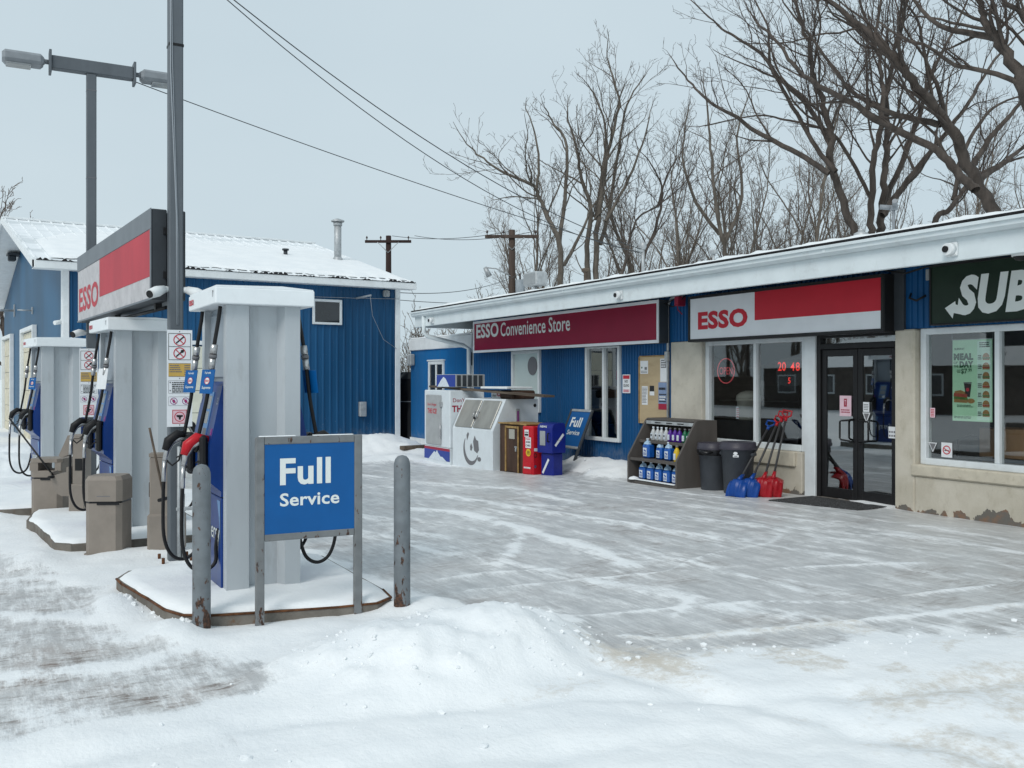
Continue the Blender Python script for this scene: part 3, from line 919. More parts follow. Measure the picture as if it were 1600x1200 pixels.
# ------------------------------------------------------------------ garage
def garage():
    g = thing('garage', 'blue ribbed-metal garage with white snowy gable roof behind the fuel pumps', 'garage', (1.3, 24.15, 0), 4.5)
    L, D, H, RZ = 8.6, 14.8, 4.22, 6.38
    part('wall', m_garage, g, lambda m: (corr(m, (0, 0), (1, 0), (0, -1), L, -0.5, H, 0.2, 0.028), corr(m, (L, 0), (0, 1), (1, 0), D, -0.5, H, 0.2, 0.028)))
    part('gable_wall', m_gable, g, lambda m: m.prism([(0.0, -0.5), (0.0, H), (D / 2, RZ - 0.14), (D, H), (D, -0.5)], 'x', 0.0, 0.12))
    def roof(m):
        m.prism([(-0.35, 4.26), (-0.35, 4.34), (D / 2, RZ), (D + 0.35, 4.34), (D + 0.35, 4.26), (D / 2, RZ - 0.1)], 'x', -0.65, L + 0.35)
        k = -0.6
        while k < L + 0.34:
            a = Vector((k, -0.36, 4.34)); b_ = Vector((k, D / 2, RZ))
            m.add([(k - 0.02, -0.36, 4.335), (k + 0.02, -0.36, 4.335), (k + 0.02, D / 2, RZ - 0.005), (k - 0.02, D / 2, RZ - 0.005),
                   (k - 0.01, -0.36, 4.372), (k + 0.01, -0.36, 4.372), (k + 0.01, D / 2, RZ + 0.032), (k - 0.01, D / 2, RZ + 0.032)],
                  [(0, 1, 5, 4), (1, 2, 6, 5), (2, 3, 7, 6), (3, 0, 4, 7), (4, 5, 6, 7)])
            k += 0.305
    rf = part('roof', m_roofsnow, g, roof)
    def sn(m):
        nu, nv = 120, 40
        vs, fs = [], []
        for i in range(nu + 1):
            x = -0.3 + (L + 0.6) * i / nu
            edge = 0.02 + 0.05 * float(fbm(np.array(x * 2.3), np.array(4.0)))
            top = 0.74 + 0.18 * float(fbm(np.array(x * 0.5), np.array(9.0))) - 0.35 * max(0, (1.6 - x) / 1.6)
            for j in range(nv + 1):
                t = edge + (top - edge) * j / nv
                y = -0.35 + (D / 2 + 0.35) * t
                z = 4.34 + (RZ - 4.34) * t
                th = 0.055 * math.sin(math.pi * min(1, max(0, j / nv)) ** 0.35) + 0.02 * float(fbm(np.array(x * 1.4), np.array(y * 1.4 + 3)))
                th = th * min(1, (nv - j) / 10 + 0.25) * min(1, i / 3 + 0.1, (nu - i) / 3 + 0.1)
                vs.append((x, y, z + 0.012 + th))
        for i in range(nu):
            for j in range(nv):
                a = i * (nv + 1) + j
                fs.append((a, a + 1, a + nv + 2, a + nv + 1))
        m.add(vs, fs, True)
    part('roof_snow', m_snow, rf, sn)
    part('ridge_cap', m_white, rf, lambda m: m.b(-0.66, L + 0.36, D / 2 - 0.13, D / 2 + 0.13, RZ - 0.02, RZ + 0.045, 0.01))
    part('eave_trim', m_white, g, lambda m: (m.b(-0.66, L + 0.36, -0.41, -0.353, 4.15, 4.335, 0.012), m.b(-0.66, L + 0.36, -0.352, 0.03, 4.16, 4.175)))
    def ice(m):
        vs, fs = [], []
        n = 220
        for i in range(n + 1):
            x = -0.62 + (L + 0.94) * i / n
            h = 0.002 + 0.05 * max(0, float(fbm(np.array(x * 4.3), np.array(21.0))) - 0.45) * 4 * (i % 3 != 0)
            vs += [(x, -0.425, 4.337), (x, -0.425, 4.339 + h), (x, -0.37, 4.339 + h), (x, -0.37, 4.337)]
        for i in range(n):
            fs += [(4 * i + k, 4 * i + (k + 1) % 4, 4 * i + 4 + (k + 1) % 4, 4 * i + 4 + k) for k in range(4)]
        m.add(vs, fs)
    part('dark_edge_strip', m_shingle, rf, ice)  # ragged dark strip along the front edge of the roof
    def rake(m):
        for s in (0, 1):
            y0, y1 = (-0.4, D / 2) if s == 0 else (D + 0.4, D / 2)
            z0, z1 = 4.33, RZ + 0.02
            m.add([(-0.70, y0, z0 - 0.17), (-0.70, y0, z0), (-0.70, y1, z1), (-0.70, y1, z1 - 0.17), (-0.652, y0, z0 - 0.17), (-0.652, y0, z0), (-0.652, y1, z1), (-0.652, y1, z1 - 0.17)],
                  [(0, 1, 2, 3), (4, 7, 6, 5), (0, 3, 7, 4), (1, 5, 6, 2)])
            m.add([(-0.65, y0, z0 - 0.15), (-0.65, y1, z1 - 0.15), (0, y1, z1 - 0.15), (0, y0, z0 - 0.15)], [(0, 1, 2, 3)])
    part('rake_trim', m_white, g, rake)
    for nm, (x0, x1, y0, y1) in (('a', (-0.03, 0.11, -0.05, -0.002)), ('b', (L - 0.12, L + 0.03, -0.05, -0.002))):
        part('corner_trim', m_white, g, lambda m: m.b(x0, x1, y0, y1, -0.5, H - 0.04, 0.008))
    part('corner_trim', m_white, g, lambda m: m.b(-0.05, -0.002, -0.04, 0.10, -0.5, H - 0.04, 0.008))
    w = part('window', m_frame, g, lambda m: [m.b(*q, 0.008) for q in ((6.03, 6.10, -0.075, -0.03, 3.11, 3.79), (6.80, 6.87, -0.075, -0.03, 3.11, 3.79), (6.10, 6.80, -0.075, -0.03, 3.72, 3.79), (6.10, 6.80, -0.075, -0.03, 3.11, 3.17))])
    part('pane', m_darkglass, w, lambda m: m.b(6.09, 6.81, -0.055, -0.045, 3.16, 3.73))
    def od(m):
        for k in range(5):
            m.b(2.15, 3.75, -0.075, -0.032, -0.3 + k * 0.554, -0.3 + (k + 1) * 0.554 - 0.012, 0.012)
    dr = part('overhead_door', m_cream, g, od)
    part('door_frame', m_white, dr, lambda m: (m.b(2.03, 2.14, -0.085, -0.03, -0.3, 2.6, 0.008), m.b(3.76, 3.87, -0.085, -0.03, -0.3, 2.6, 0.008), m.b(2.14, 3.76, -0.085, -0.03, 2.5, 2.6, 0.008)))
    for ya, yb in ((5.05, 8.25), (11.3, 14.4)):
        def gd(m):
            for k in range(6):
                m.b(-0.03, -0.004, ya + 0.12, yb - 0.12, -0.4 + k * 0.57, -0.4 + (k + 1) * 0.57 - 0.012, 0.008)
        d = part('overhead_door', m_jamb, g, gd)
        part('door_frame', m_white, d, lambda m: (m.b(-0.13, -0.004, ya, ya + 0.11, -0.4, 3.15, 0.01), m.b(-0.13, -0.004, yb - 0.11, yb, -0.4, 3.15, 0.01), m.b(-0.13, -0.004, ya + 0.11, yb - 0.11, 3.03, 3.15, 0.01)))
    fl = part('flue', m_galv, g, lambda m: (m.tube([(0, 0, 0), (0, 0, 1.12)], 0.11, 16), m.tube([(0, 0, 1.06), (0, 0, 1.16)], 0.135, 16), m.lathe([(0.2, 1.18), (0.2, 1.22), (0.03, 1.28)], 16), m.lathe([(0.17, -0.02), (0.13, 0.08), (0.11, 0.1)], 16)))
    fl.location = (8.1, 3.2, 5.30)
    part('roof_vent', m_signdark, g, lambda m: (m.cyl((6.55, 3.5, 5.3), (6.55, 3.5, 5.52), 0.06), m.cyl((6.55, 3.5, 5.52), (6.55, 3.5, 5.57), 0.1)))
    part('wall_lamp', m_lens, g, lambda m: (m.b(8.08, 8.26, -0.17, -0.03, 3.93, 4.12, 0.03), m.b(8.12, 8.22, -0.2, -0.17, 3.93, 4.05, 0.01)))
    part('electric_box', m_galv, g, lambda m: (m.b(7.36, 7.56, -0.14, -0.03, 0.62, 1.02, 0.012), m.cyl((7.46, -0.14, 0.86), (7.46, -0.17, 0.86), 0.045), m.b(7.40, 7.52, -0.15, -0.14, 0.68, 0.74)))
    part('cable_bracket', m_wirel, g, lambda m: (m.tube([(7.3, -0.02, 3.86), (7.6, -0.35, 3.93)], 0.03, 8), m.tube([(6.0, -0.06, 3.84), (7.3, -0.05, 3.86), (8.6, -0.05, 3.9)], 0.008, 5), m.tube([(7.58, -0.33, 3.9), (7.75, -0.1, 3.4), (8.1, -0.06, 2.75), (8.5, -0.06, 2.5)], 0.007, 5)))
    part('floodlight', m_signdark, g, lambda m: (m.b(-0.35, -0.01, 9.4, 9.9, 5.55, 5.62, 0.01), m.b(-0.32, -0.1, 9.5, 9.8, 5.38, 5.55, 0.03)))
    part('camera', m_white, g, lambda m: (m.cyl((-0.02, 0.06, 2.98), (-0.2, -0.05, 2.94), 0.05), m.b(-0.06, -0.01, 0.0, 0.12, 2.93, 3.05, 0.01)))
    part('pipe_bracket', m_galv, g, lambda m: (m.cyl((-0.9, 11.0, 3.9), (-0.01, 11.0, 3.9), 0.035), m.b(-0.04, -0.005, 10.92, 11.08, 3.7, 4.1)))
    part('pipe_bracket', m_galv, g, lambda m: (m.cyl((-0.4, 6.0, 3.6), (-0.01, 6.0, 3.6), 0.02), m.b(-0.04, -0.005, 5.95, 6.05, 3.5, 3.7)))
garage()

# ------------------------------------------------------------------ annex
def annex():
    g = thing('annex_building', 'small flat-roofed bright blue annex with white parapet beside the shop', 'annex', (10.15, 20.65, 0))
    L = 3.95
    def wall(m):
        k = 0.0
        while k < L - 0.01:
            m.b(0.0, 0.1, k + 0.004, min(L, k + 0.5) - 0.004, 0.02, 2.44, 0.003)
            k += 0.5
        m.b(0.04, 3.5, 0.0, L, -0.4, 2.42)
    part('wall', m_annex, g, wall)
    part('parapet', m_white, g, lambda m: (m.b(-0.05, 3.5, -0.02, L + 0.03, 2.44, 2.74, 0.012),))
    part('roof_snow', m_snow, g, lambda m: m.b(-0.03, 3.48, 0.0, L, 2.742, 2.79, 0.02))
    part('plinth', m_white, g, lambda m: m.b(-0.03, 0.05, -0.01, L + 0.01, -0.45, 0.02, 0.006))
    part('corner_post', m_white, g, lambda m: m.b(-0.04, 0.08, -0.1, 0.12, 0.0, 2.44, 0.01))
    y0, y1, z0, z1 = 1.66, 2.66, 0.9, 2.12
    w = part('window', m_frame, g, lambda m: [m.b(*q, 0.008) for q in ((-0.04, 0.02, y0, y0 + 0.09, z0, z1), (-0.04, 0.02, y1 - 0.09, y1, z0, z1), (-0.04, 0.02, y0 + 0.09, y1 - 0.09, z1 - 0.09, z1), (-0.04, 0.02, y0 + 0.09, y1 - 0.09, z0, z0 + 0.09), (-0.035, 0.02, (y0 + y1) / 2 - 0.035, (y0 + y1) / 2 + 0.035, z0 + 0.09, z1 - 0.09), (-0.06, 0.02, y0 - 0.04, y1 + 0.04, z1, z1 + 0.04))])
    part('pane', m_darkglass, w, lambda m: m.b(-0.012, -0.004, y0 + 0.08, y1 - 0.08, z0 + 0.08, z1 - 0.08))
    part('wall_lamp', m_lens, g, lambda m: (m.b(-0.16, -0.002, 3.62, 3.86, 2.02, 2.34, 0.03), m.b(-0.18, -0.16, 3.66, 3.82, 2.06, 2.3, 0.01)))
    part('meter_box', m_signdark, g, lambda m: m.b(-0.12, -0.045, -0.06, 0.1, 1.98, 2.3, 0.01))
annex()

# ------------------------------------------------------------------ shop
XW = 10.1
def shop():
    g = thing('shop_building', 'low blue and cream roadside shop with long white eave and snowy roof', 'shop', (0, 0, 0))
    def sid(m):
        def pc(ya, yb, z0, z1):       # ya > yb, seen left to right
            corr(m, (XW, ya), (0, -1), (-1, 0), ya - yb, z0, z1, 0.085, 0.022)
        pc(20.5, 18.50, -0.35, 3.15)
        pc(18.50, 17.26, -0.35, 0.93); pc(18.50, 17.26, 2.27, 3.15)
        pc(17.26, 15.48, -0.35, 3.15)
        pc(15.48, 14.32, -0.35, 0.47); pc(15.48, 14.32, 2.30, 3.15)
        pc(14.32, 12.84, -0.35, 3.15)
        pc(12.84, 2.0, 2.28, 3.15)
        corr(m, (18, 20.5), (-1, 0), (0, 1), 7.9, -0.4, 3.15, 0.085, 0.022)
    part('siding', m_siding, g, sid)
    part('back_wall', m_stucco, g, lambda m: (m.b(17.9, 18.0, 2.0, 20.48, -0.4, 3.1), m.b(10.3, 18, 1.9, 2.0, -0.4, 3.1), m.b(10.3, 17.9, 20.3, 20.47, -0.4, 3.1)))
    part('pier', m_stucco, g, lambda m: m.b(10.07, 10.34, 12.02, 12.83, -0.2, 2.275, 0.012))
    part('pier', m_worn, g, lambda m: m.b(10.03, 10.34, 7.92, 8.22, -0.2, 2.275, 0.02))
    part('low_wall', m_worn, g, lambda m: (m.b(10.06, 10.34, 9.83, 12.0, -0.2, 0.596, 0.01), m.b(10.035, 10.34, 2.0, 7.915, -0.2, 0.44, 0.01)))
    part('window_ledge', m_sill, g, lambda m: (m.b(10.015, 10.16, 9.93, 12.01, 0.38, 0.60, 0.018), m.b(10.0, 10.16, 2.0, 7.96, 0.44, 0.585, 0.018)))
    part('lintel', m_signdark, g, lambda m: m.b(10.12, 10.34, 2.0, 12.82, 2.28, 3.1))
    # the room behind the glass
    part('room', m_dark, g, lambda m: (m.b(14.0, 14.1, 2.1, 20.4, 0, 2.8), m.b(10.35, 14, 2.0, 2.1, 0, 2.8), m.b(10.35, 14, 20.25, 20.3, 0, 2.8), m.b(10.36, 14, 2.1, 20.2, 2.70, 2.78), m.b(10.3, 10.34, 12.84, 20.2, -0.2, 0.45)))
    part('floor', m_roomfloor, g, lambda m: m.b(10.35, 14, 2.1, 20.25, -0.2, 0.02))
    # windows of the ribbed part
    def win(y1, y0, z0, z1, mullions, sashes, x=10.07, blind=False, fr=0.07):
        def f(m):
            m.b(x - 0.03, x + 0.09, y1 - fr, y1, z0, z1, 0.008); m.b(x - 0.03, x + 0.09, y0, y0 + fr, z0, z1, 0.008)
            m.b(x - 0.03, x + 0.09, y0 + fr, y1 - fr, z1 - fr, z1, 0.008); m.b(x - 0.045, x + 0.09, y0 + fr, y1 - fr, z0, z0 + fr, 0.008)
            for q in mullions:
                m.b(x - 0.022, x + 0.08, q - 0.03, q + 0.03, z0 + fr, z1 - fr, 0.006)
        w = part('window', m_frame, g, f)
        part('pane', m_blind if blind else m_glass, w, lambda m: m.b(x + 0.03, x + 0.036, y0 + fr - 0.01, y1 - fr + 0.01, z0 + fr - 0.01, z1 - fr + 0.01))
        return w
    w = win(18.50, 17.26, 0.93, 2.27, [], [], blind=True)
    part('exhaust_fan', m_inkgrey, w, lambda m: m.cyl((10.085, 17.62, 1.93), (10.098, 17.62, 1.93), 0.2, n=24))
    win(15.48, 14.32, 0.47, 2.30, [14.86], [])
    # big shop windows
    win(12.02, 9.82, 0.60, 2.28, [10.88], [], x=10.17, fr=0.09)
    win(7.905, 3.4, 0.585, 2.28, [6.88, 5.75, 4.6], [], x=10.15, fr=0.08)
    part('door_post', m_frame, g, lambda m: m.b(10.10, 10.34, 9.62, 9.82, -0.05, 2.278, 0.01))
    # entrance
    X0 = 10.16
    def fr(m):
        m.b(X0 - 0.03, X0 + 0.12, 9.55, 9.618, -0.02, 2.27, 0.006); m.b(X0 - 0.03, X0 + 0.12, 8.225, 8.29, -0.02, 2.27, 0.006)
        m.b(X0 - 0.03, X0 + 0.12, 8.29, 9.55, 2.06, 2.14, 0.006); m.b(X0 - 0.03, X0 + 0.12, 8.29, 9.55, 2.22, 2.27, 0.006)
    e = part('entrance', m_blackmet, g, fr)
    part('transom_pane', m_doorglass, e, lambda m: m.b(X0 + 0.03, X0 + 0.036, 8.28, 9.56, 2.13, 2.23))
    for a, b_, hy in ((9.545, 8.925, 8.99), (8.915, 8.295, 8.85)):
        def leaf(m):
            m.b(X0, X0 + 0.05, a - 0.075, a, 0.0, 2.055, 0.005); m.b(X0, X0 + 0.05, b_, b_ + 0.075, 0.0, 2.055, 0.005)
            m.b(X0, X0 + 0.05, b_ + 0.075, a - 0.075, 1.96, 2.055, 0.005); m.b(X0, X0 + 0.05, b_ + 0.075, a - 0.075, 0.0, 0.14, 0.005)
        d = part('door', m_blackmet, e, leaf)
        part('pane', m_doorglass, d, lambda m: m.b(X0 + 0.02, X0 + 0.026, b_ + 0.07, a - 0.07, 0.13, 1.97))
        yy = hy
        s = 1 if hy > 8.92 else -1
        part('handle', m_blackmet, d, lambda m: m.tube([(X0, yy, 1.10), (X0 - 0.055, yy, 1.10), (X0 - 0.07, yy + 0.02 * s, 1.09), (X0 - 0.07, yy + 0.15 * s, 1.08), (X0 - 0.07, yy + 0.17 * s, 1.06), (X0 - 0.07, yy + 0.17 * s, 0.84), (X0 - 0.07, yy + 0.15 * s, 0.82), (X0 - 0.07, yy + 0.02 * s, 0.81), (X0 - 0.055, yy, 0.80), (X0, yy, 0.80)], 0.013, 8))
    part('threshold', m_kerb, g, lambda m: m.b(9.98, 10.34, 8.22, 9.62, -0.1, -0.002, 0.01))
    # notices stuck on the doors
    def stick(name, par, x, fn):
        mb = MB(frame((x, 0, 0), WALL)); fn(mb); mb.build(name, None, par)
    xd = X0 - 0.004
    stick('door_notice', e, xd, lambda b: (b.rect(-9.22, -9.02, 1.14, 1.42, m_pink), b.rect(-9.145, -9.095, 1.27, 1.38, m_inkdred, 0.002, 0.004), b.text('T', -9.132, 1.29, 0.026, 0.07, m_pink, 0.006, 0.02), b.lines(-9.2, -9.04, 1.18, 1.24, 2, m_inkdred)))
    stick('door_label', e, xd, lambda b: (b.rect(-8.82, -8.72, 1.21, 1.34, m_paper), b.lines(-8.81, -8.73, 1.23, 1.32, 4, m_inkgrey)))
    stick('door_triangle', e, xd, lambda b: (b.poly([(-8.83, 1.2), (-8.70, 1.2), (-8.765, 1.06)], m_paper, 0.002), b.poly([(-8.81, 1.188), (-8.72, 1.188), (-8.765, 1.09)], m_inkgrey, 0.004)))
    stick('card_notice', e, xd, lambda b: (b.rect(-8.41, -8.30, 0.88, 1.03, m_paper), [b.rect(-8.40 + 0.035 * (i % 3), -8.378 + 0.035 * (i % 3), 0.90 + 0.05 * (i // 3), 0.925 + 0.05 * (i // 3), m_inkgrey, 0.002, 0.004) for i in range(6)]))
    stick('window_label', g, 10.172, lambda b: (b.rect(-7.80, -7.73, 1.17, 1.29, m_pink), b.lines(-7.79, -7.74, 1.18, 1.28, 5, m_inkred)))
    stick('window_triangle', g, 10.172, lambda b: (b.poly([(-7.82, 0.86), (-7.70, 0.86), (-7.76, 0.74)], m_paper, 0.002), b.poly([(-7.805, 0.85), (-7.715, 0.85), (-7.76, 0.76)], m_inkgrey, 0.004)))
    stick('smoking_sticker', g, 10.172, lambda b: (b.rect(-7.64, -7.49, 0.69, 0.87, m_paper), b.ring(-7.565, 0.78, 0.042, 0.055, m_inkred, 0.004), b.bar((-7.60, 0.80), (-7.53, 0.76), 0.010, m_inkred, 0.005), b.bar((-7.595, 0.775), (-7.535, 0.775), 0.010, m_ink, 0.0045)))
    # eave
    XE, ZT, ZB = 9.0, 3.285, 2.915
    part('fascia', m_fascia, g, lambda m: (m.b(XE, XE + 0.05, 1.0, 21.55, ZB, 3.20, 0.008), m.b(XE + 0.05, 18.3, 21.5, 21.55, ZB, 3.20, 0.008)))
    def gut(m):
        prof = [(XE - 0.004, 3.165), (XE - 0.06, 3.165), (XE - 0.10, 3.20), (XE - 0.105, 3.245), (XE - 0.13, 3.25), (XE - 0.13, ZT), (XE - 0.115, ZT), (XE - 0.10, 3.262), (XE - 0.09, 3.21), (XE - 0.055, 3.18), (XE - 0.004, 3.18)]
        m.prism(prof, 'y', 1.0, 21.57)
        y = 2.2
        while y < 21:
            m.b(XE - 0.112, XE - 0.10, y, y + 0.05, 3.2, 3.25); y += 3.05
    part('gutter', m_fascia, g, gut)
    part('soffit', m_soffit, g, lambda m: m.b(XE + 0.05, 10.34, 1.0, 21.5, 3.10, 3.13))
    def roof(m):
        m.prism([(XE - 0.06, 3.24), (XE - 0.09, 3.325), (14.0, 3.86), (18.4, 3.48), (18.4, 3.3), (14.0, 3.70)], 'y', 0.9, 21.6)
    rf = part('roof', m_shingle, g, roof)
    def rs(m):
        ny, nx = 340, 14
        vs, fs = [], []
        for i in range(ny + 1):
            y = 0.95 + 20.6 * i / ny
            e = float(fbm(np.array(y * 3.1), np.array(2.0))); e2 = float(fbm(np.array(y * 9.0), np.array(7.0)))
            x0 = XE - 0.04 + 0.30 * max(0, e - 0.35) + 0.22 * max(0, e2 - 0.42)
            for j in range(nx + 1):
                t = (j / nx) ** 1.6
                x = x0 + (18.3 - x0) * t
                zr = 3.328 + (x - XE + 0.09) * (0.535 / 5.09) if x < 14 else 3.865 - (x - 14) * 0.0864
                th = (0.0 if j == 0 else 0.018 + 0.03 * float(fbm(np.array(y * 2.2), np.array(x * 2 + 5))))
                if 0 < j < 3:
                    th += 0.09 * max(0, e2 - 0.45)
                vs.append((x, y, zr + th))
        for i in range(ny):
            for j in range(nx):
                a = i * (nx + 1) + j
                fs.append((a, a + 1, a + nx + 2, a + nx + 1))
        m.add(vs, fs, True)
    part('roof_snow', m_snow, rf, rs)
    part('downspout', m_fascia, g, lambda m: m.tube([(8.98, 20.95, 3.17), (8.98, 20.95, 2.78), (9.06, 20.93, 2.68), (9.9, 20.66, 2.46), (10.02, 20.6, 2.38), (10.02, 20.6, -0.2)], 0.055, 8))
    part('conduit', m_galv, g, lambda m: (m.tube([(10.05, 12.88, -0.1), (10.05, 12.88, 2.9), (10.02, 12.75, 3.02), (10.02, 12.4, 3.06)], 0.022, 8), m.b(10.0, 10.06, 12.84, 12.92, 1.95, 2.12, 0.008)))
    def cab(m):
        m.tube([(9.98, 12.9, 2.95), (9.93, 12.6, 2.86), (9.92, 12.45, 2.9), (9.95, 12.3, 3.02)], 0.012, 6)
        m.tube([(9.98, 13.4, 3.06), (9.95, 12.8, 2.93), (9.95, 12.4, 3.04)], 0.010, 6)
        m.tube([(9.96, 8.3, 3.04), (9.96, 8.0, 2.97), (9.96, 7.7, 3.02), (9.96, 6.5, 3.05), (9.96, 4, 3.06)], 0.012, 6)
        m.tube([(9.98, 12.2, 3.07), (9.98, 10.0, 3.06), (9.98, 8.3, 3.07)], 0.012, 6)
        m.tube([(10.05, 7.98, 2.72), (9.98, 7.95, 2.66), (9.98, 7.85, 2.62), (10.03, 7.75, 2.68)], 0.014, 6)
    part('eave_cable', m_black, g, cab)
    part('junction_box', m_inkdred, g, lambda m: (m.b(9.85, 10.02, 12.36, 12.46, 2.86, 3.02, 0.01), m.tube([(9.93, 12.5, 3.02), (9.9, 12.42, 2.8), (9.96, 12.38, 2.72)], 0.01, 6)))
    part('outlet_box', m_lens, g, lambda m: m.b(10.0, 10.075, 7.68, 7.74, 2.86, 3.0, 0.01))
    # roof furniture
    def flood(m):
        m.b(0, 0.28, -0.26, 0.26, 0.16, 0.44, 0.03); m.cyl((0.15, 0, 0), (0.15, 0, 0.18), 0.03)
    f = part('floodlight', m_galv, g, flood); f.location = (9.35, 16.45, 3.36)
    part('lens', m_lens, f, lambda m: m.b(-0.012, 0.0, -0.23, 0.23, 0.19, 0.41))
    v = part('roof_vent', m_galv, g, lambda m: (m.cyl((0, 0, 0), (0, 0, 0.10), 0.06), m.lathe([(0.095, 0.10), (0.10, 0.14), (0.095, 0.19), (0.03, 0.22)], 16), m.cyl((0, 0, 0.21), (0, 0, 0.25), 0.04))); v.location = (10.3, 8.98, 3.44)
    c = part('roof_camera', m_lampgrey, g, lambda m: (m.cyl((0, 0, 0), (0, 0, 0.42), 0.018), m.cyl((-0.1, 0.14, 0.46), (0.0, 0.03, 0.44), 0.032), m.cyl((-0.1, -0.10, 0.50), (0.0, -0.02, 0.46), 0.032), m.b(-0.03, 0.03, -0.05, 0.05, 0.4, 0.47, 0.01))); c.location = (10.3, 8.45, 3.46)
    v2 = part('roof_vent', m_galv, g, lambda m: (m.cyl((0, 0, 0), (0, 0, 0.26), 0.02), m.b(-0.04, 0.04, -0.08, 0.08, 0.26, 0.33, 0.015))); v2.location = (10.3, 12.0, 3.44)
    c2 = part('service_mast', m_galv, g, lambda m: (m.cyl((0, 0, 0), (0, 0, 0.62), 0.03), m.lathe([(0.04, 0.6), (0.07, 0.66), (0.06, 0.72), (0.02, 0.75)], 12), m.b(-0.12, 0.0, -0.03, 0.03, 0.55, 0.6, 0.01))); c2.location = (10.5, 14.2, 3.45)
    v3 = part('roof_vent', m_woodw, g, lambda m: (m.b(-0.03, 0.03, -0.03, 0.03, 0, 0.42, 0.01), m.b(-0.06, 0.06, -0.08, 0.08, 0.38, 0.46, 0.02))); v3.location = (10.4, 16.0, 3.43)
    for i, (y, z, lab) in enumerate(((20.45, 3.03, ''), (12.78, 3.03, ''), (6.62, 3.04, ''))):
        k = part('eave_camera', m_white, g, lambda m: (m.b(8.965, 8.998, y - 0.07, y + 0.07, z - 0.075, z + 0.075, 0.01), m.tube([(8.97, y, z), (8.90, y, z)], [0.07, 0.065], 16)))
        part('lens', m_blackmet, k, lambda m: m.cyl((8.905, y + 0.015, z), (8.885, y + 0.015, z), 0.035))
    k = part('dome_camera', m_white, g, lambda m: m.tube([(9.15, 5.95, 2.90), (9.15, 5.95, 2.98), (9.15, 5.95, 3.1)], [0.085, 0.10, 0.06], 18))
    part('lens', m_blackmet, k, lambda m: m.lathe([(0.001, -0.05), (0.05, -0.035), (0.075, 0.0)], 16, (9.15, 5.95, 2.90)))
shop()

# ------------------------------------------------------------------ shop signs
def sign_case(name, label, y1, y0, z0, z1, xf, depth, case, border):
    t = thing(name, label, 'sign', (xf, (y0 + y1) / 2, z0))
    w, h = y1 - y0, z1 - z0
    def cs(m):
        m.b(0, depth, -w / 2, w / 2, 0, h, 0.006)
    part('case', case, t, cs)
    def rim(m):
        b_ = border
        m.b(-0.02, 0, -w / 2, w / 2, h - b_, h, 0.004); m.b(-0.02, 0, -w / 2, w / 2, 0, b_, 0.004)
        m.b(-0.02, 0, -w / 2, -w / 2 + b_, b_, h - b_, 0.004); m.b(-0.02, 0, w / 2 - b_, w / 2, b_, h - b_, 0.004)
    return t, w, h, rim

t, w, h, rim = sign_case('shop_sign', 'long maroon convenience store sign in a pale grey frame on blue siding', 20.0, 12.86, 2.262, 3.0, 9.85, 0.225, m_signdark, 0.055)
part('frame', m_signwhite, t, rim)
mb = MB(frame((-0.004, 0, 0), WALL))
mb.rect(-w / 2 + 0.05, w / 2 - 0.05, 0.05, h - 0.05, m_maroon, -0.004, 0.0)
u = lambda y: 16.43 - y
mb.text('ESSO', u(19.84), 0.335, 1.12, 0.325, m_letter, 0.004, 0.03)
mb.text('Convenience Store', u(18.62), 0.335, 2.92, 0.31, m_letter, 0.004, 0.012)
mb.build('face', None, t)

t, w, h, rim = sign_case('shop_sign', 'red and white petrol brand sign in a black frame above the shop doors', 12.08, 8.22, 2.245, 2.985, 9.85, 0.18, m_blackmet, 0.045)
part('frame', m_blackmet, t, rim)
mb = MB(frame((-0.004, 0, 0), WALL))
u = lambda y: 10.15 - y
mb.rect(-w / 2 + 0.04, w / 2 - 0.04, 0.04, h - 0.04, m_signwhite, -0.004, 0.0)
mb.rect(u(10.55), w / 2 - 0.045, 0.275, h - 0.045, m_red, 0.0, 0.003)
mb.text('ESSO', u(11.84), 0.19, 1.14, 0.285, m_red, 0.004, 0.045)
mb.build('face', None, t)
part('side_panel', m_signdark, t, lambda m: (m.b(0.18, 0.23, -w / 2 - 0.14, -w / 2 + 0.05, 0.02, h + 0.05, 0.004),))

t, w, h, rim = sign_case('shop_sign', 'dark green sandwich shop sign with white slanted letters above a window', 7.66, 3.6, 2.30, 3.03, 9.99, 0.07, m_blackmet, 0.02)
part('frame', m_blackmet, t, rim)
mb = MB(frame((-0.004, 0, 0), WALL))
u = lambda y: 5.63 - y
mb.rect(-w / 2 + 0.018, w / 2 - 0.018, 0.018, h - 0.018, m_green, -0.004, 0.0)
mb.text('SUBWAY', u(7.30), 0.10, 2.12, 0.47, m_letter, 0.004, 0.05, 0.16)
mb.poly([(u(7.45), 0.20), (u(7.31), 0.275), (u(7.305), 0.235), (u(7.20), 0.20), (u(7.20), 0.105), (u(7.33), 0.135), (u(7.345), 0.07)], m_letter, 0.0045)
mb.poly([(u(5.20), 0.46), (u(5.10), 0.56), (u(5.12), 0.60), (u(4.94), 0.60), (u(5.0), 0.42), (u(5.04), 0.47)], m_letter, 0.0045)
mb.build('face', None, t)

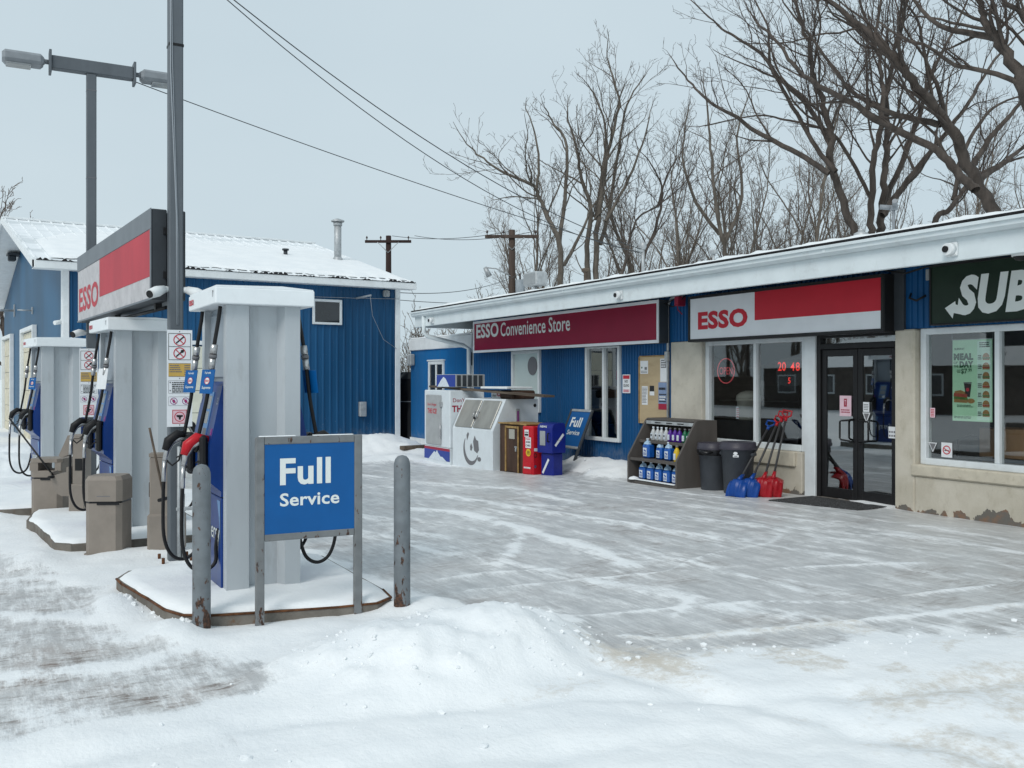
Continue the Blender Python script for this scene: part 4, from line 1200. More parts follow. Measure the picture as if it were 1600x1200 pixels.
# poster in the sandwich-shop window
t = thing('poster', 'pale green meal deal poster hanging inside the right-hand shop window', 'poster', (10.24, 7.27, 1.14))
mb = MB(frame((0, 0, 0), WALL))
mb.rect(-0.262, 0.262, 0.0, 0.98, m_mint, 0, 0.006)
mb.rect(0.07, 0.255, 0.02, 0.96, m_mint2, 0.006, 0.008)
for i in range(7):
    v = 0.075 + i * 0.112
    mb.use(m_bun); mb.poly([(0.145 + 0.05 * math.cos(a * math.pi / 8) * 0.9 + 0.04, v + 0.02 + 0.05 * math.sin(a * math.pi / 8)) for a in range(9)], m_bun, 0.010)
    mb.rect(0.14, 0.232, v + 0.002, v + 0.018, (m_salad, m_meat)[i % 2], 0.008, 0.011)
    mb.rect(0.142, 0.23, v - 0.014, v + 0.001, m_bun, 0.008, 0.010)
    mb.lines(0.08, 0.135, v - 0.01, v + 0.05, 3, m_ink, 0.011, i)
    mb.rect(0.075, 0.25, v - 0.027, v - 0.024, m_mint, 0.008, 0.010)
mb.lines(0.10, 0.24, 0.88, 0.95, 3, m_ink, 0.011, 9)
mb.text('MEAL', -0.245, 0.735, 0.265, 0.085, m_inkgreen, 0.009, 0.075)
mb.text('OF', -0.245, 0.69, 0.055, 0.032, m_inkgreen, 0.009, 0.02)
mb.text('THE', -0.245, 0.648, 0.065, 0.032, m_inkgreen, 0.009, 0.02)
mb.text('DAY', -0.165, 0.645, 0.185, 0.08, m_inkgreen, 0.009, 0.075)
mb.text('$7', -0.145, 0.565, 0.085, 0.07, m_inkgreen, 0.009, 0.03)
mb.text('.99', -0.055, 0.595, 0.055, 0.04, m_inkgreen, 0.009, 0.03)
mb.lines(-0.2, -0.15, 0.58, 0.625, 3, m_inkgreen, 0.009, 3)
mb.text('SUBWAY', -0.235, 0.86, 0.14, 0.026, m_inkgreen, 0.009, 0.03)
mb.poly([(-0.24, 0.285), (-0.23, 0.36), (-0.15, 0.375), (-0.07, 0.345), (-0.06, 0.30)], m_bun, 0.010)
mb.poly([(-0.245, 0.30), (-0.06, 0.285), (-0.06, 0.325), (-0.24, 0.34)], m_meat, 0.0115)
mb.poly([(-0.24, 0.265), (-0.05, 0.255), (-0.06, 0.292), (-0.24, 0.305)], m_salad, 0.0112)
mb.poly([(-0.24, 0.225), (-0.06, 0.22), (-0.05, 0.26), (-0.24, 0.27)], m_bun, 0.0105)
mb.disc(-0.01, 0.245, 0.03, m_bun, 0.0108, 0.05)
mb.poly([(-0.08, 0.30), (-0.025, 0.29), (-0.005, 0.45), (-0.105, 0.455)], m_cola, 0.010)
mb.rect(-0.108, -0.002, 0.455, 0.47, m_inkgrey, 0.008, 0.0112); mb.disc(-0.055, 0.38, 0.022, m_inkred, 0.0115)
mb.lines(-0.2, 0.02, 0.165, 0.20, 2, m_inkgreen, 0.009, 5); mb.lines(-0.24, 0.05, 0.03, 0.06, 2, m_inkgreen, 0.009, 6)
mb.build('sheet', None, t)
part('hanging_rod', m_galv, t, lambda m: (m.cyl((-0.004, -0.27, 0.985), (-0.004, 0.27, 0.985), 0.006), m.tube([(-0.004, -0.27, 0.985), (-0.004, -0.27, 1.14)], 0.002, 5), m.tube([(-0.004, 0.27, 0.985), (-0.004, 0.27, 1.14)], 0.002, 5)))

# things inside the shop
t = thing('counter', 'brown wooden counter inside behind the green meal poster', 'counter', (10.75, 6.75, 0.02))
part('body', m_wood, t, lambda m: (m.b(0, 0.5, -0.6, 0.75, 0, 0.62, 0.01), m.b(-0.03, 0.52, -0.62, 0.77, 0.66, 1.02, 0.01)))
part('top', m_blackmet, t, lambda m: m.b(-0.06, 0.55, -0.65, 0.8, 0.62, 0.66, 0.008))
t = thing('chair', 'dark chair inside the right-hand shop window near the counter', 'chair', (10.6, 7.68, 0.02))
part('seat', m_wood, t, lambda m: m.b(-0.2, 0.2, -0.2, 0.2, 0.43, 0.47, 0.01))
part('backrest', m_blackmet, t, lambda m: (m.tube([(0.18, -0.2, 0.45), (0.2, -0.2, 0.85), (0.2, 0, 0.92), (0.2, 0.2, 0.85), (0.18, 0.2, 0.45)], 0.015, 8), m.b(0.19, 0.21, -0.17, 0.17, 0.62, 0.8, 0.005)))
for a in (-0.17, 0.17):
    for b_ in (-0.17, 0.17):
        part('leg', m_blackmet, t, lambda m: m.cyl((a, b_, 0), (a * 0.9, b_ * 0.9, 0.44), 0.013))
t = thing('drink_urn', 'cream lidded drink urn inside the window left of the doors', 'drink urn', (10.72, 11.62, 0.98))
part('body', m_drum, t, lambda m: m.lathe([(0.16, 0.0), (0.185, 0.02), (0.19, 0.3), (0.21, 0.31), (0.21, 0.35), (0.19, 0.36)], 24))
part('lid', m_drum, t, lambda m: m.lathe([(0.205, 0.36), (0.2, 0.40), (0.14, 0.45), (0.05, 0.475), (0.001, 0.48)], 24))
mb = MB(frame((-0.195, 0.09, 0.02), (0.3, -1, 0))); mb.rect(0, 0.08, 0, 0.2, m_labelw); mb.lines(0.01, 0.07, 0.02, 0.18, 5, m_inkred, 0.004); mb.build('label', None, t)
t = thing('display_table', 'table under black cloth inside the shop window carrying the urn', 'table', (10.72, 11.62, 0.02))
part('cloth', m_cloth, t, lambda m: m.prism([(-0.34, -0.42), (0.34, -0.46), (0.36, 0.46), (-0.34, 0.42)], 'z', 0.0, 0.96))
t = thing('open_sign', 'round red neon open sign hung in the shop window', 'neon sign', (10.32, 11.72, 1.78))
mb = MB(frame((0, 0, 0), WALL))
mb.use(m_neon)
mb.tube([(0.2 * math.cos(a * math.pi / 16), 0.2 * math.sin(a * math.pi / 16), 0) for a in range(33)], 0.008, 6, False)
mb.text('OPEN', -0.155, -0.06, 0.31, 0.12, m_neon, 0.0, 0.0)
mb.build('tube', None, t)
t = thing('price_display', 'red lit digit display hung in the shop window left of the doors', 'display', (10.36, 10.40, 1.58))
mb = MB(frame((0, 0, 0), WALL))
mb.rect(-0.24, 0.30, -0.03, 0.36, m_blackmet, -0.04, 0.0)
mb.text('20', -0.20, 0.19, 0.165, 0.135, m_led, 0.003, 0.012); mb.text('4', 0.06, 0.19, 0.08, 0.125, m_led, 0.003, 0.012); mb.text('8', 0.165, 0.19, 0.08, 0.125, m_led, 0.003, 0.012)
mb.text('5', 0.01, 0.0, 0.05, 0.09, m_led, 0.003, 0.012)
mb.build('panel', None, t)
for y, hh, lab in ((19.0, 1.7, 'dark goods shelf inside the shop behind the ribbed blue wall'), (13.6, 1.5, 'dark goods shelf inside behind the narrow two-pane window'), (5.0, 1.4, 'dark goods shelf inside at the far right of the shop')):
    t = thing('goods_shelf', lab, 'shelf', (12.6, y, 0.02))
    part('back_panel', m_rackin, t, lambda m: m.b(0.3, 0.34, -0.9, 0.9, 0, hh))
    for k in range(4):
        part('shelf', m_inkgrey, t, lambda m: m.b(0, 0.3, -0.9, 0.9, 0.15 + k * hh / 4.3, 0.17 + k * hh / 4.3))
t = thing('stop_poster', 'red octagon and large 10 poster inside the narrow two-pane window', 'poster', (10.3, 14.62, 0.6))
mb = MB(frame((0, 0, 0), WALL))
mb.rect(-0.2, 0.2, 0.0, 1.5, m_inkgrey, 0, 0.004)
mb.poly([(0.16 * math.cos(math.pi / 8 + i * math.pi / 4), 1.12 + 0.19 * math.sin(math.pi / 8 + i * math.pi / 4)) for i in range(8)], m_inkdred, 0.006)
mb.text('10', -0.14, 0.08, 0.28, 0.36, m_inkdred, 0.006, 0.02); mb.text('Save', -0.14, 0.52, 0.24, 0.12, m_ink, 0.006)
mb.rect(-0.14, 0.14, 0.7, 0.84, m_bun, 0.004, 0.007)
mb.build('sheet', None, t)

# ------------------------------------------------------------------ pump islands
def island(name_label, pts, ztop, rust=False):
    g = thing('pump_island', name_label, 'kerb island', (0, 0, 0))
    def kerb(m):
        m.prism(pts, 'z', -0.35, ztop - 0.012)
    part('kerb', m_kerb, g, kerb)
    cx = sum(p[0] for p in pts) / len(pts); cy = sum(p[1] for p in pts) / len(pts)
    def sn(m):
        n = len(pts); K = 8
        D = []
        for i in range(n):
            a, b_ = pts[i], pts[(i + 1) % n]
            L = math.hypot(b_[0] - a[0], b_[1] - a[1]); k = max(1, int(L / 0.06))
            D += [(a[0] + (b_[0] - a[0]) * j / k, a[1] + (b_[1] - a[1]) * j / k) for j in range(k)]
        vs, fs = [], []
        for r in range(K + 1):
            f = 1 - (r / K) ** 1.3 * 1.0
            for i, (x, y) in enumerate(D):
                nn = float(fbm(np.array(x * 5.0), np.array(y * 5.0)))
                ff = f if r else 0.985 - 0.07 * max(0, nn - 0.42)
                X = cx + (x - cx) * ff; Y = cy + (y - cy) * ff
                z = ztop - 0.011 if r == 0 else ztop + 0.012 + 0.03 * float(fbm(np.array(X * 3.0), np.array(Y * 3.0))) * min(1, r / 2)
                vs.append((X, Y, z))
        M_ = len(D)
        for r in range(K):
            for i in range(M_):
                fs.append((r * M_ + i, r * M_ + (i + 1) % M_, (r + 1) * M_ + (i + 1) % M_, (r + 1) * M_ + i))
        m.add(vs, fs, True)
    part('snow_cover', m_snow, g, sn)
    if rust:
        part('edge_angle', m_toprust, g, lambda m: [m.tube([(a[0], a[1], ztop - 0.016), (b_[0], b_[1], ztop - 0.016)], 0.009, 6) for a, b_ in zip(pts[:-4], pts[1:-3])])
    return g
island('front concrete island under the nearest fuel pump with rust-stained kerb', [(0.80, 7.95), (0.815, 7.74), (0.93, 7.08), (0.98, 6.73), (1.06, 6.52), (1.22, 6.42), (1.5, 6.35), (2.04, 6.24), (2.32, 6.22), (2.46, 6.33), (2.5, 6.6), (2.5, 8.1), (2.4, 8.22), (0.92, 8.22)], 0.10, True)
island('middle concrete island under the second fuel pump', [(0.26, 11.9), (0.34, 11.5), (0.46, 10.15), (0.60, 9.95), (1.28, 9.98), (1.95, 9.95), (2.0, 10.2), (1.9, 12.6), (1.8, 12.7), (0.36, 12.7)], 0.07)
island('rear concrete island under the farthest fuel pump', [(-0.25, 13.6), (-0.15, 13.25), (0.05, 13.15), (1.5, 13.2), (1.55, 13.5), (1.4, 17.2), (-0.2, 17.3)], 0.05)

# ------------------------------------------------------------------ fuel pumps
def nozzle(parent, X, at, cover):
    """fuel nozzle hanging outwards from its boot"""
    x, y, z = at
    n = MB(X).use(m_steel)
    n.tube([(x + 0.10, y, z + 0.05), (x + 0.02, y, z + 0.075), (x - 0.06, y, z + 0.04), (x - 0.10, y, z - 0.03), (x - 0.115, y, z - 0.10)], [0.016, 0.021, 0.024, 0.022, 0.018], 10)
    n.tube([(x - 0.115, y, z - 0.10), (x - 0.12, y, z - 0.18), (x - 0.122, y, z - 0.26)], [0.019, 0.016, 0.019], 10)
    n.tube([(x + 0.10, y, z + 0.05), (x + 0.18, y, z + 0.0), (x + 0.2, y, z - 0.05)], 0.012, 8)
    o = n.build('nozzle', None, parent)
    g = MB(X).use(cover)
    g.tube([(x + 0.06, y, z + 0.09), (x - 0.02, y, z + 0.105), (x - 0.085, y, z + 0.05), (x - 0.11, y, z - 0.02)], [0.024, 0.037, 0.041, 0.028], 10)
    g.build('guard', None, o)
    l = MB(X).use(m_blackmet)
    l.tube([(x + 0.02, y, z + 0.03), (x - 0.01, y, z - 0.10), (x - 0.06, y, z - 0.14), (x - 0.10, y, z - 0.10)], 0.008, 6)
    l.tube([(x + 0.05, y, z + 0.05), (x + 0.05, y, z - 0.04), (x - 0.03, y, z - 0.08)], 0.006, 6)
    l.build('lever', None, o)

def hose_tag(parent, X, at, blank):
    x, y, z = at
    F = frame((x - 0.012, y, z), (0.42, -1, 0), (0.16, 0, 1))
    mb = MB(X @ F if X is not None else F)
    w, h = 0.155, 0.175
    if blank:
        mb.rect(-w / 2, w / 2, -h * 0.62, h * 0.62, m_paper, 0, 0.004)
    else:
        mb.rect(-w / 2, w / 2, -h / 2, h / 2, m_fsblue, 0, 0.004)
        mb.text('Fuel with', -0.036, 0.056, 0.072, 0.017, m_letter, 0.006, 0.01)
        mb.disc(0, 0.005, 0.026, m_letter, 0.0055, 0.031); mb.ring(0, 0.005, 0.022, 0.026, m_inkred, 0.006, 28, 1.2)
        mb.text('ESSO', -0.022, -0.006, 0.044, 0.02, m_inkred, 0.0065, 0.03)
        mb.text('Supreme', -0.052, -0.06, 0.104, 0.027, m_letter, 0.006, 0.01)
    mb.build('hose_tag', None, parent)

def pump(label, loc, rz, mode, far=False):
    g = thing('fuel_pump', label, 'fuel pump', loc, rz, None)
    H = 2.085
    for s in (1, -1):
        def endp(m):
            pr = [(-0.27, -0.42), (-0.11, -0.42), (-0.085, -0.345), (0.115, -0.345), (0.155, -0.42), (0.27, -0.42), (0.27, -0.32), (-0.27, -0.32)]
            m.prism([(x * s, y * s) for x, y in pr], 'z', 0.0, H)
        part('end_panel', m_pump, g, endp)
    part('core', m_pumpd, g, lambda m: (m.b(-0.215, 0.215, -0.319, 0.319, 0.0, H), m.b(-0.232, -0.216, -0.30, 0.30, 1.56, 2.04, 0.006), m.b(0.216, 0.232, -0.30, 0.30, 1.56, 2.04, 0.006)))
    def cap(m):
        m.b(-0.36, 0.36, -0.485, 0.485, H + 0.001, H + 0.118, 0.006)
        m.prism([(-0.352, H + 0.119), (0.352, H + 0.119), (0.352, H + 0.126), (0.12, H + 0.142), (-0.352, H + 0.132)], 'y', -0.478, 0.478)
    c = part('cap', m_cap, g, cap)
    for s, sx in ((frame((-0.362, 0, H + 0.001), (0, -1, 0)), 1), (frame((0.362, 0, H + 0.001), (0, 1, 0)), -1)):
        mb = MB(s)
        mb.text('ESSO', -0.45, 0.038, 0.17, 0.044, m_inkred, 0.002, 0.05)
        mb.poly([(0.395, 0.05), (0.405, 0.05), (0.41, 0.085), (0.425, 0.085), (0.415, 0.10), (0.395, 0.095)], m_inkgrey, 0.002)
        mb.build('cap_lettering', None, c)
    for X in (Matrix.Identity(4), Matrix.Rotation(math.pi, 4, 'Z')):
        lane = X[0][0] > 0
        b_ = MB(X)
        b_.prism([(-0.235, 1.53), (-0.275, 1.50), (-0.365, 1.06), (-0.365, 0.80), (-0.285, 0.73), (-0.285, 0.69), (-0.235, 0.69)], 'y', -0.315, 0.315)
        bo = b_.build('upper_housing', m_pblue, g)
        b_ = MB(X)
        b_.b(-0.285, -0.22, -0.315, 0.315, 0.02, 0.68, 0.008)
        lo = b_.build('lower_door', m_pblue, g)
        F = frame((-0.365, 0, 1.06), (0, -1, 0), (0.09, 0, 0.44))
        mb = MB(X @ F)
        mb.rect(-0.12, 0.12, 0.05, 0.40, m_pblue2, 0, 0.006)
        mb.rect(-0.09, 0.09, 0.27, 0.37, m_lens, 0.006, 0.009); mb.rect(-0.09, 0.09, 0.16, 0.25, m_lens, 0.006, 0.009)
        mb.rect(-0.10, -0.02, 0.07, 0.13, m_paper, 0.006, 0.009)
        for k in range(3):
            mb.rect(0.0 + 0.04 * k, 0.03 + 0.04 * k, 0.075, 0.125, m_inkgrey, 0.006, 0.009)
        mb.text('2', 0.265, 0.31, 0.026, 0.05, m_letter, 0.004, 0.0); mb.text('1', -0.29, 0.31, 0.016, 0.05, m_letter, 0.004, 0.0)
        mb.rect(0.25, 0.29, 0.08, 0.13, m_purple, 0, 0.004)
        mb.build('display', None, bo)
        mb = MB(X @ frame((-0.286, 0, 0.0), (0, -1, 0)))
        mb.text('Synergy', -0.22, 0.32, 0.50, 0.17, m_letter, 0.003, 0.0)
        mb.use(m_pblue2); mb.poly([(0.20, 0.66), (0.30, 0.66), (0.30, 0.3), (0.27, 0.5)], m_pblue2, 0.002)
        mb.build('door_lettering', None, lo)
        # boots, hoses
        for y in (-0.22, 0.24):
            mb = MB(X).use(m_blackmet)
            mb.b(-0.425, -0.366, y - 0.055, y + 0.055, 0.82, 1.14, 0.02)
            mb.build('boot', None, g)
        near = -1 if lane else 1
        for y, q in ((-0.30, 0), (0.32, 1)):
            drift = 0.08 if q == 0 else 0.0
            ctr = [(-0.30, y - 0.06, 2.075), (-0.31, y - 0.05, 1.98), (-0.335, y - 0.03, 1.80), (-0.35, y, 1.62), (-0.375, y + drift * 0.5, 1.40), (-0.42, y + drift, 1.15), (-0.435, y + drift, 1.05), (-0.45, y + drift, 1.02)]
            mb = MB(X).use(m_black)
            mb.tube(catmull(ctr, 4), 0.0145, 10)
            h = mb.build('hose', None, g)
            mb = MB(X).use(m_steel)
            mb.tube([ctr[2], tuple((Vector(ctr[2]) * 0.62 + Vector(ctr[3]) * 0.38))], 0.026, 10)
            mb.tube([tuple((Vector(ctr[2]) * 0.45 + Vector(ctr[3]) * 0.55)), ctr[3]], 0.024, 10)
            mb.use(m_inkgrey).tube([tuple((Vector(ctr[2]) * 0.6 + Vector(ctr[3]) * 0.4)), tuple((Vector(ctr[2]) * 0.46 + Vector(ctr[3]) * 0.54))], 0.029, 10)
            mb.build('breakaway_joint', None, h)
            at = (-0.415 - 0.04 * q, y + drift, 1.02)
            nozzle(g, X, at, m_newsred if (mode == 'red' and lane and q == 0) else m_black)
            mb = MB(X).use(m_black)
            x0 = at[0] - 0.122
            lp = [(x0, at[1], at[2] - 0.26), (x0 - 0.004, at[1], 0.62), (x0 + 0.0, at[1], 0.35), (x0 + 0.05, at[1], 0.20), (x0 + 0.14, at[1], 0.15), (x0 + 0.23, at[1], 0.20), (-0.30, at[1], 0.33), (-0.28, at[1], 0.45)]
            mb.tube(catmull(lp, 5), 0.0135, 8)
            mb.build('hose_loop', None, h)
            if mode == 'red' or (mode == 'tag' and q == 0):
                hose_tag(g, X, (-0.365, y + 0.0, 1.53), False)
            elif mode == 'paper' and q == 0:
                hose_tag(g, X, (-0.36, y, 1.58), True); hose_tag(g, X, (-0.33, y - 0.02 + 0.2, 1.58), True)
    return g

def catmull(P, k):
    P = [Vector(p) for p in P]
    out = []
    for i in range(len(P) - 1):
        a, b_, c, d = P[max(i - 1, 0)], P[i], P[i + 1], P[min(i + 2, len(P) - 1)]
        for j in range(k):
            t = j / k
            out.append(0.5 * ((2 * b_) + (c - a) * t + (2 * a - 5 * b_ + 4 * c - d) * t * t + (3 * b_ - a - 3 * c + d) * t ** 3))
    out.append(P[-1])
    return out

p1 = pump('nearest grey and blue fuel pump with a red nozzle cover behind the full service sign', (1.69, 7.335, 0.10), 1, 'red')
p2 = pump('second grey and blue fuel pump with blank white papers on its hose', (1.277, 10.98, 0.07), 6, 'paper')
p3 = pump('farthest grey and blue fuel pump on the rear island near the garage gable', (0.75, 16.1, 0.05), 9, 'tag')
for p in (p1, p2, p3):
    p['group'] = 'fuel pumps in a row'

# ------------------------------------------------------------------ notice boards on the poles
def notice(name, label, loc, right, group):
    t = thing(name, label, 'notice', loc, 0, group)
    mb = MB(frame((0, 0, 0), right))
    w, h = 0.108, 0.435
    mb.rect(-w, w, -h, h, m_signwhite, 0, 0.006)
    n = 0.008
    def box(u0, u1, v0, v1, th, m):
        mb.rect(u0, u1, v0, v0 + th, m, 0.006, n); mb.rect(u0, u1, v1 - th, v1, m, 0.006, n); mb.rect(u0, u0 + th, v0, v1, m, 0.006, n - 0.0005); mb.rect(u1 - th, u1, v0, v1, m, 0.006, n - 0.0005)
    box(-0.095, 0.095, 0.165, 0.405, 0.004, m_ink)
    mb.rect(-0.095, 0.095, 0.283, 0.287, m_ink, 0.006, n)
    for v in (0.345, 0.225):
        mb.ring(0, v, 0.045, 0.053, m_inkred, n)
        mb.bar((-0.03, v - 0.03), (0.036, v + 0.03), 0.012, m_ink, n)
        if v < 0.3:
            mb.disc(0.022, v + 0.018, 0.014, m_ink, n + 0.0005)
        mb.bar((-0.036, v + 0.036), (0.036, v - 0.036), 0.008, m_inkred, n + 0.001)
    mb.rect(-0.094, 0.094, 0.015, 0.135, m_amber, 0.006, n); box(-0.094, 0.094, 0.015, 0.135, 0.003, m_ink)
    mb.lines(-0.085, 0.02, 0.05, 0.125, 4, m_inkgrey, n + 0.001, 2); mb.lines(0.04, 0.09, 0.025, 0.125, 5, m_inkgrey, n + 0.001, 3)
    box(-0.095, 0.095, -0.135, -0.02, 0.002, m_inkgrey)
    mb.lines(-0.065, 0.09, -0.13, -0.03, 6, m_ink, n + 0.001, 4); mb.disc(-0.08, -0.037, 0.006, m_inkgrey, n); mb.disc(-0.08, -0.11, 0.006, m_inkgrey, n)
    box(-0.095, 0.095, -0.245, -0.165, 0.0015, m_inkgrey)
    for u in (-0.05, 0.052):
        mb.ring(u, -0.205, 0.026, 0.031, m_purple, n)
        mb.rect(u - 0.006, u + 0.008, -0.222, -0.19, m_purple, 0.006, n); mb.rect(u - 0.014, u + 0.014, -0.21, -0.20, m_purple, 0.006, n - 0.0004)
        mb.bar((u - 0.02, -0.185), (u + 0.02, -0.225), 0.005, m_inkred, n + 0.001)
    mb.rect(-0.06, 0.06, -0.405, -0.285, m_pink, 0.006, n - 0.0005); box(-0.062, 0.062, -0.407, -0.283, 0.006, m_inkred)
    mb.ring(0, -0.345, 0.038, 0.045, m_inkred, n)
    mb.poly([(-0.028, -0.33), (0.026, -0.33), (0.03, -0.342), (0.012, -0.350), (0.008, -0.372), (-0.006, -0.372), (-0.008, -0.352), (-0.026, -0.346)], m_ink, n + 0.0005)
    for v in (0.42, 0.0, -0.42):
        mb.disc(0, v, 0.005, m_inkgrey, n)
    mb.build('board', None, t)
    part('bracket', m_galv, t, lambda m: (m.b(-0.05, 0.05, 0.001, 0.035, 0.25, 0.29), m.b(-0.05, 0.05, 0.001, 0.035, -0.3, -0.26)))
    return t

# ------------------------------------------------------------------ poles
zb = -0.06
def pole1():
    g = thing('light_pole', 'tall square grey light pole between the two nearest fuel pumps', 'light pole', (1.40, 8.98, zb))
    part('post', m_polegrey, g, lambda m: m.b(-0.062, 0.062, -0.062, 0.062, 0, 7.2, 0.012))
    part('base_plate', m_toprust, g, lambda m: (m.b(-0.15, 0.15, -0.15, 0.15, 0.0, 0.05, 0.006), [m.cyl((a, b_, 0.05), (a, b_, 0.11), 0.014, n=8) for a in (-0.12, 0.12) for b_ in (-0.12, 0.12)]))
    part('band', m_blackmet, g, lambda m: m.b(-0.066, 0.066, -0.066, 0.066, 4.72, 4.745, 0.003))
    part('cable', m_wirel, g, lambda m: (m.tube([(-0.055, -0.066, 7.0), (-0.05, -0.067, 4.5), (0.0, -0.067, 3.2), (0.005, -0.067, 2.2)], 0.006, 6), m.tube([(-0.058, -0.066, 7.0), (-0.035, -0.067, 4.6), (0.012, -0.067, 3.0), (0.015, -0.067, 2.2)], 0.004, 6)))
    part('conduit', m_galv, g, lambda m: (m.tube([(0.02, -0.08, 0.05), (0.02, -0.085, 1.1)], 0.018, 8), m.tube([(0.055, -0.08, 0.05), (0.055, -0.085, 1.1)], 0.012, 8), m.b(-0.005, 0.13, -0.10, -0.064, 0.52, 0.55, 0.004)))
    for s in (-1, 1):
        c = part('pole_camera', m_white, g, lambda m: (m.cyl((0.062 * s, -0.02, 2.52), (0.12 * s, -0.04, 2.52), 0.028), m.tube([(0.10 * s, -0.03, 2.52), (0.17 * s, -0.09, 2.49), (0.235 * s, -0.14, 2.46)], [0.034, 0.05, 0.042], 12)))
        part('lens', m_blackmet, c, lambda m: m.cyl((0.235 * s, -0.14, 2.46), (0.242 * s, -0.146, 2.457), 0.034))
    part('crossarm', m_polegrey, g, lambda m: m.b(-0.5, 0.5, -0.06, 0.06, 7.2, 7.34, 0.01))
pole1()
notice('notice_board', 'white pole notice with stacked prohibition symbols on the nearer light pole', (1.42, 8.87, 1.655), (1, -0.08, 0), 'safety notices on the light poles')

def pole2():
    g = thing('light_pole', 'grey light pole with a lamp crossarm behind the second fuel pump', 'light pole', (1.03, 13.2, -0.06))
    part('post', m_polegrey, g, lambda m: m.b(-0.058, 0.058, -0.058, 0.058, 0, 5.62, 0.01))
    part('base_plate', m_toprust, g, lambda m: m.b(-0.15, 0.15, -0.15, 0.15, 0.0, 0.05, 0.006))
    part('joint_band', m_inkgrey, g, lambda m: m.b(-0.060, 0.060, -0.060, 0.060, 4.28, 4.29))
    part('joint_band', m_inkgrey, g, lambda m: m.b(-0.060, 0.060, -0.060, 0.060, 5.40, 5.41))
    a = part('crossarm', m_polegrey, g, lambda m: (m.b(-0.46, 0.50, -0.07, 0.07, 5.62, 5.78, 0.008), m.b(-0.49, -0.46, -0.10, 0.10, 5.56, 5.84, 0.004), m.b(0.50, 0.53, -0.10, 0.10, 5.56, 5.84, 0.004)))
    for s in (-1, 1):
        q = 0.49 if s < 0 else 0.53
        l = part('lamp_head', m_lampgrey, g, lambda m: (m.tube([(q * s, 0, 5.70), ((q + 0.04) * s, 0, 5.70), ((q + 0.07) * s, 0, 5.70)], [0.03, 0.03, 0.06], 10), m.b(min((q + 0.06) * s, (q + 0.52) * s), max((q + 0.06) * s, (q + 0.52) * s), -0.13, 0.13, 5.62, 5.76, 0.035)))
        part('lens', m_lens, l, lambda m: m.b(min((q + 0.2) * s, (q + 0.48) * s), max((q + 0.2) * s, (q + 0.48) * s), -0.10, 0.10, 5.595, 5.619, 0.008))
    c = part('pole_camera', m_white, g, lambda m: m.tube([(-0.06, -0.02, 2.30), (-0.14, -0.06, 2.30), (-0.22, -0.12, 2.27)], [0.03, 0.045, 0.04], 10))
    part('lens', m_blackmet, c, lambda m: m.cyl((-0.22, -0.12, 2.27), (-0.23, -0.127, 2.265), 0.04))
pole2()
notice('notice_board', 'white pole notice partly hidden behind the second fuel pump', (0.99, 13.06, 1.60), (1, -0.08, 0), 'safety notices on the light poles')

# hanging brand sign over the second pump
t = thing('hanging_sign', 'large weathered red and white sign hung between the light poles over the pumps', 'sign', (1.21, 9.07, 2.37), 4.5)
SL, SH = 4.2, 0.83
def hs_case(m):
    m.b(0.0, 0.135, 0.0, SL, 0, SH, 0.008); m.b(0.165, 0.30, 0.0, SL, 0, SH, 0.008); m.b(0.13, 0.17, 0.03, SL - 0.03, 0.03, SH - 0.03)
part('case', m_signdark, t, hs_case)
part('top_band', m_signgrey, t, lambda m: (m.b(-0.012, -0.001, -0.005, SL, SH - 0.185, SH + 0.004, 0.003), m.b(-0.012, -0.001, -0.005, 0.03, 0.0, SH - 0.186, 0.003), m.b(-0.012, -0.001, 0.0305, SL, 0.0, 0.02, 0.003)))
mb = MB(frame((-0.002, 0, 0), WALL))
mb.rect(-SL + 0.02, -0.031, 0.021, SH - 0.187, m_grime, 0, 0.003)
mb.rect(-2.62, -0.032, 0.215, SH - 0.188, m_redfade, 0.003, 0.006)
mb.text('ESSO', -SL + 0.12, 0.12, 1.38, 0.30, m_redfade, 0.005, 0.03)
mb.build('face', None, t)
part('bracket', m_blackmet, t, lambda m: (m.b(0.1, 0.2, -0.03, 0.06, 0.2, 0.26), m.b(0.1, 0.2, -0.03, 0.06, 0.6, 0.66), m.tube([(0.15, 0.1, -0.06), (0.15, 2.6, -0.05)], 0.018, 8), m.b(0.12, 0.18, 0.4, 0.46, -0.06, 0.0), m.b(0.12, 0.18, 2.4, 2.46, -0.06, 0.0)))

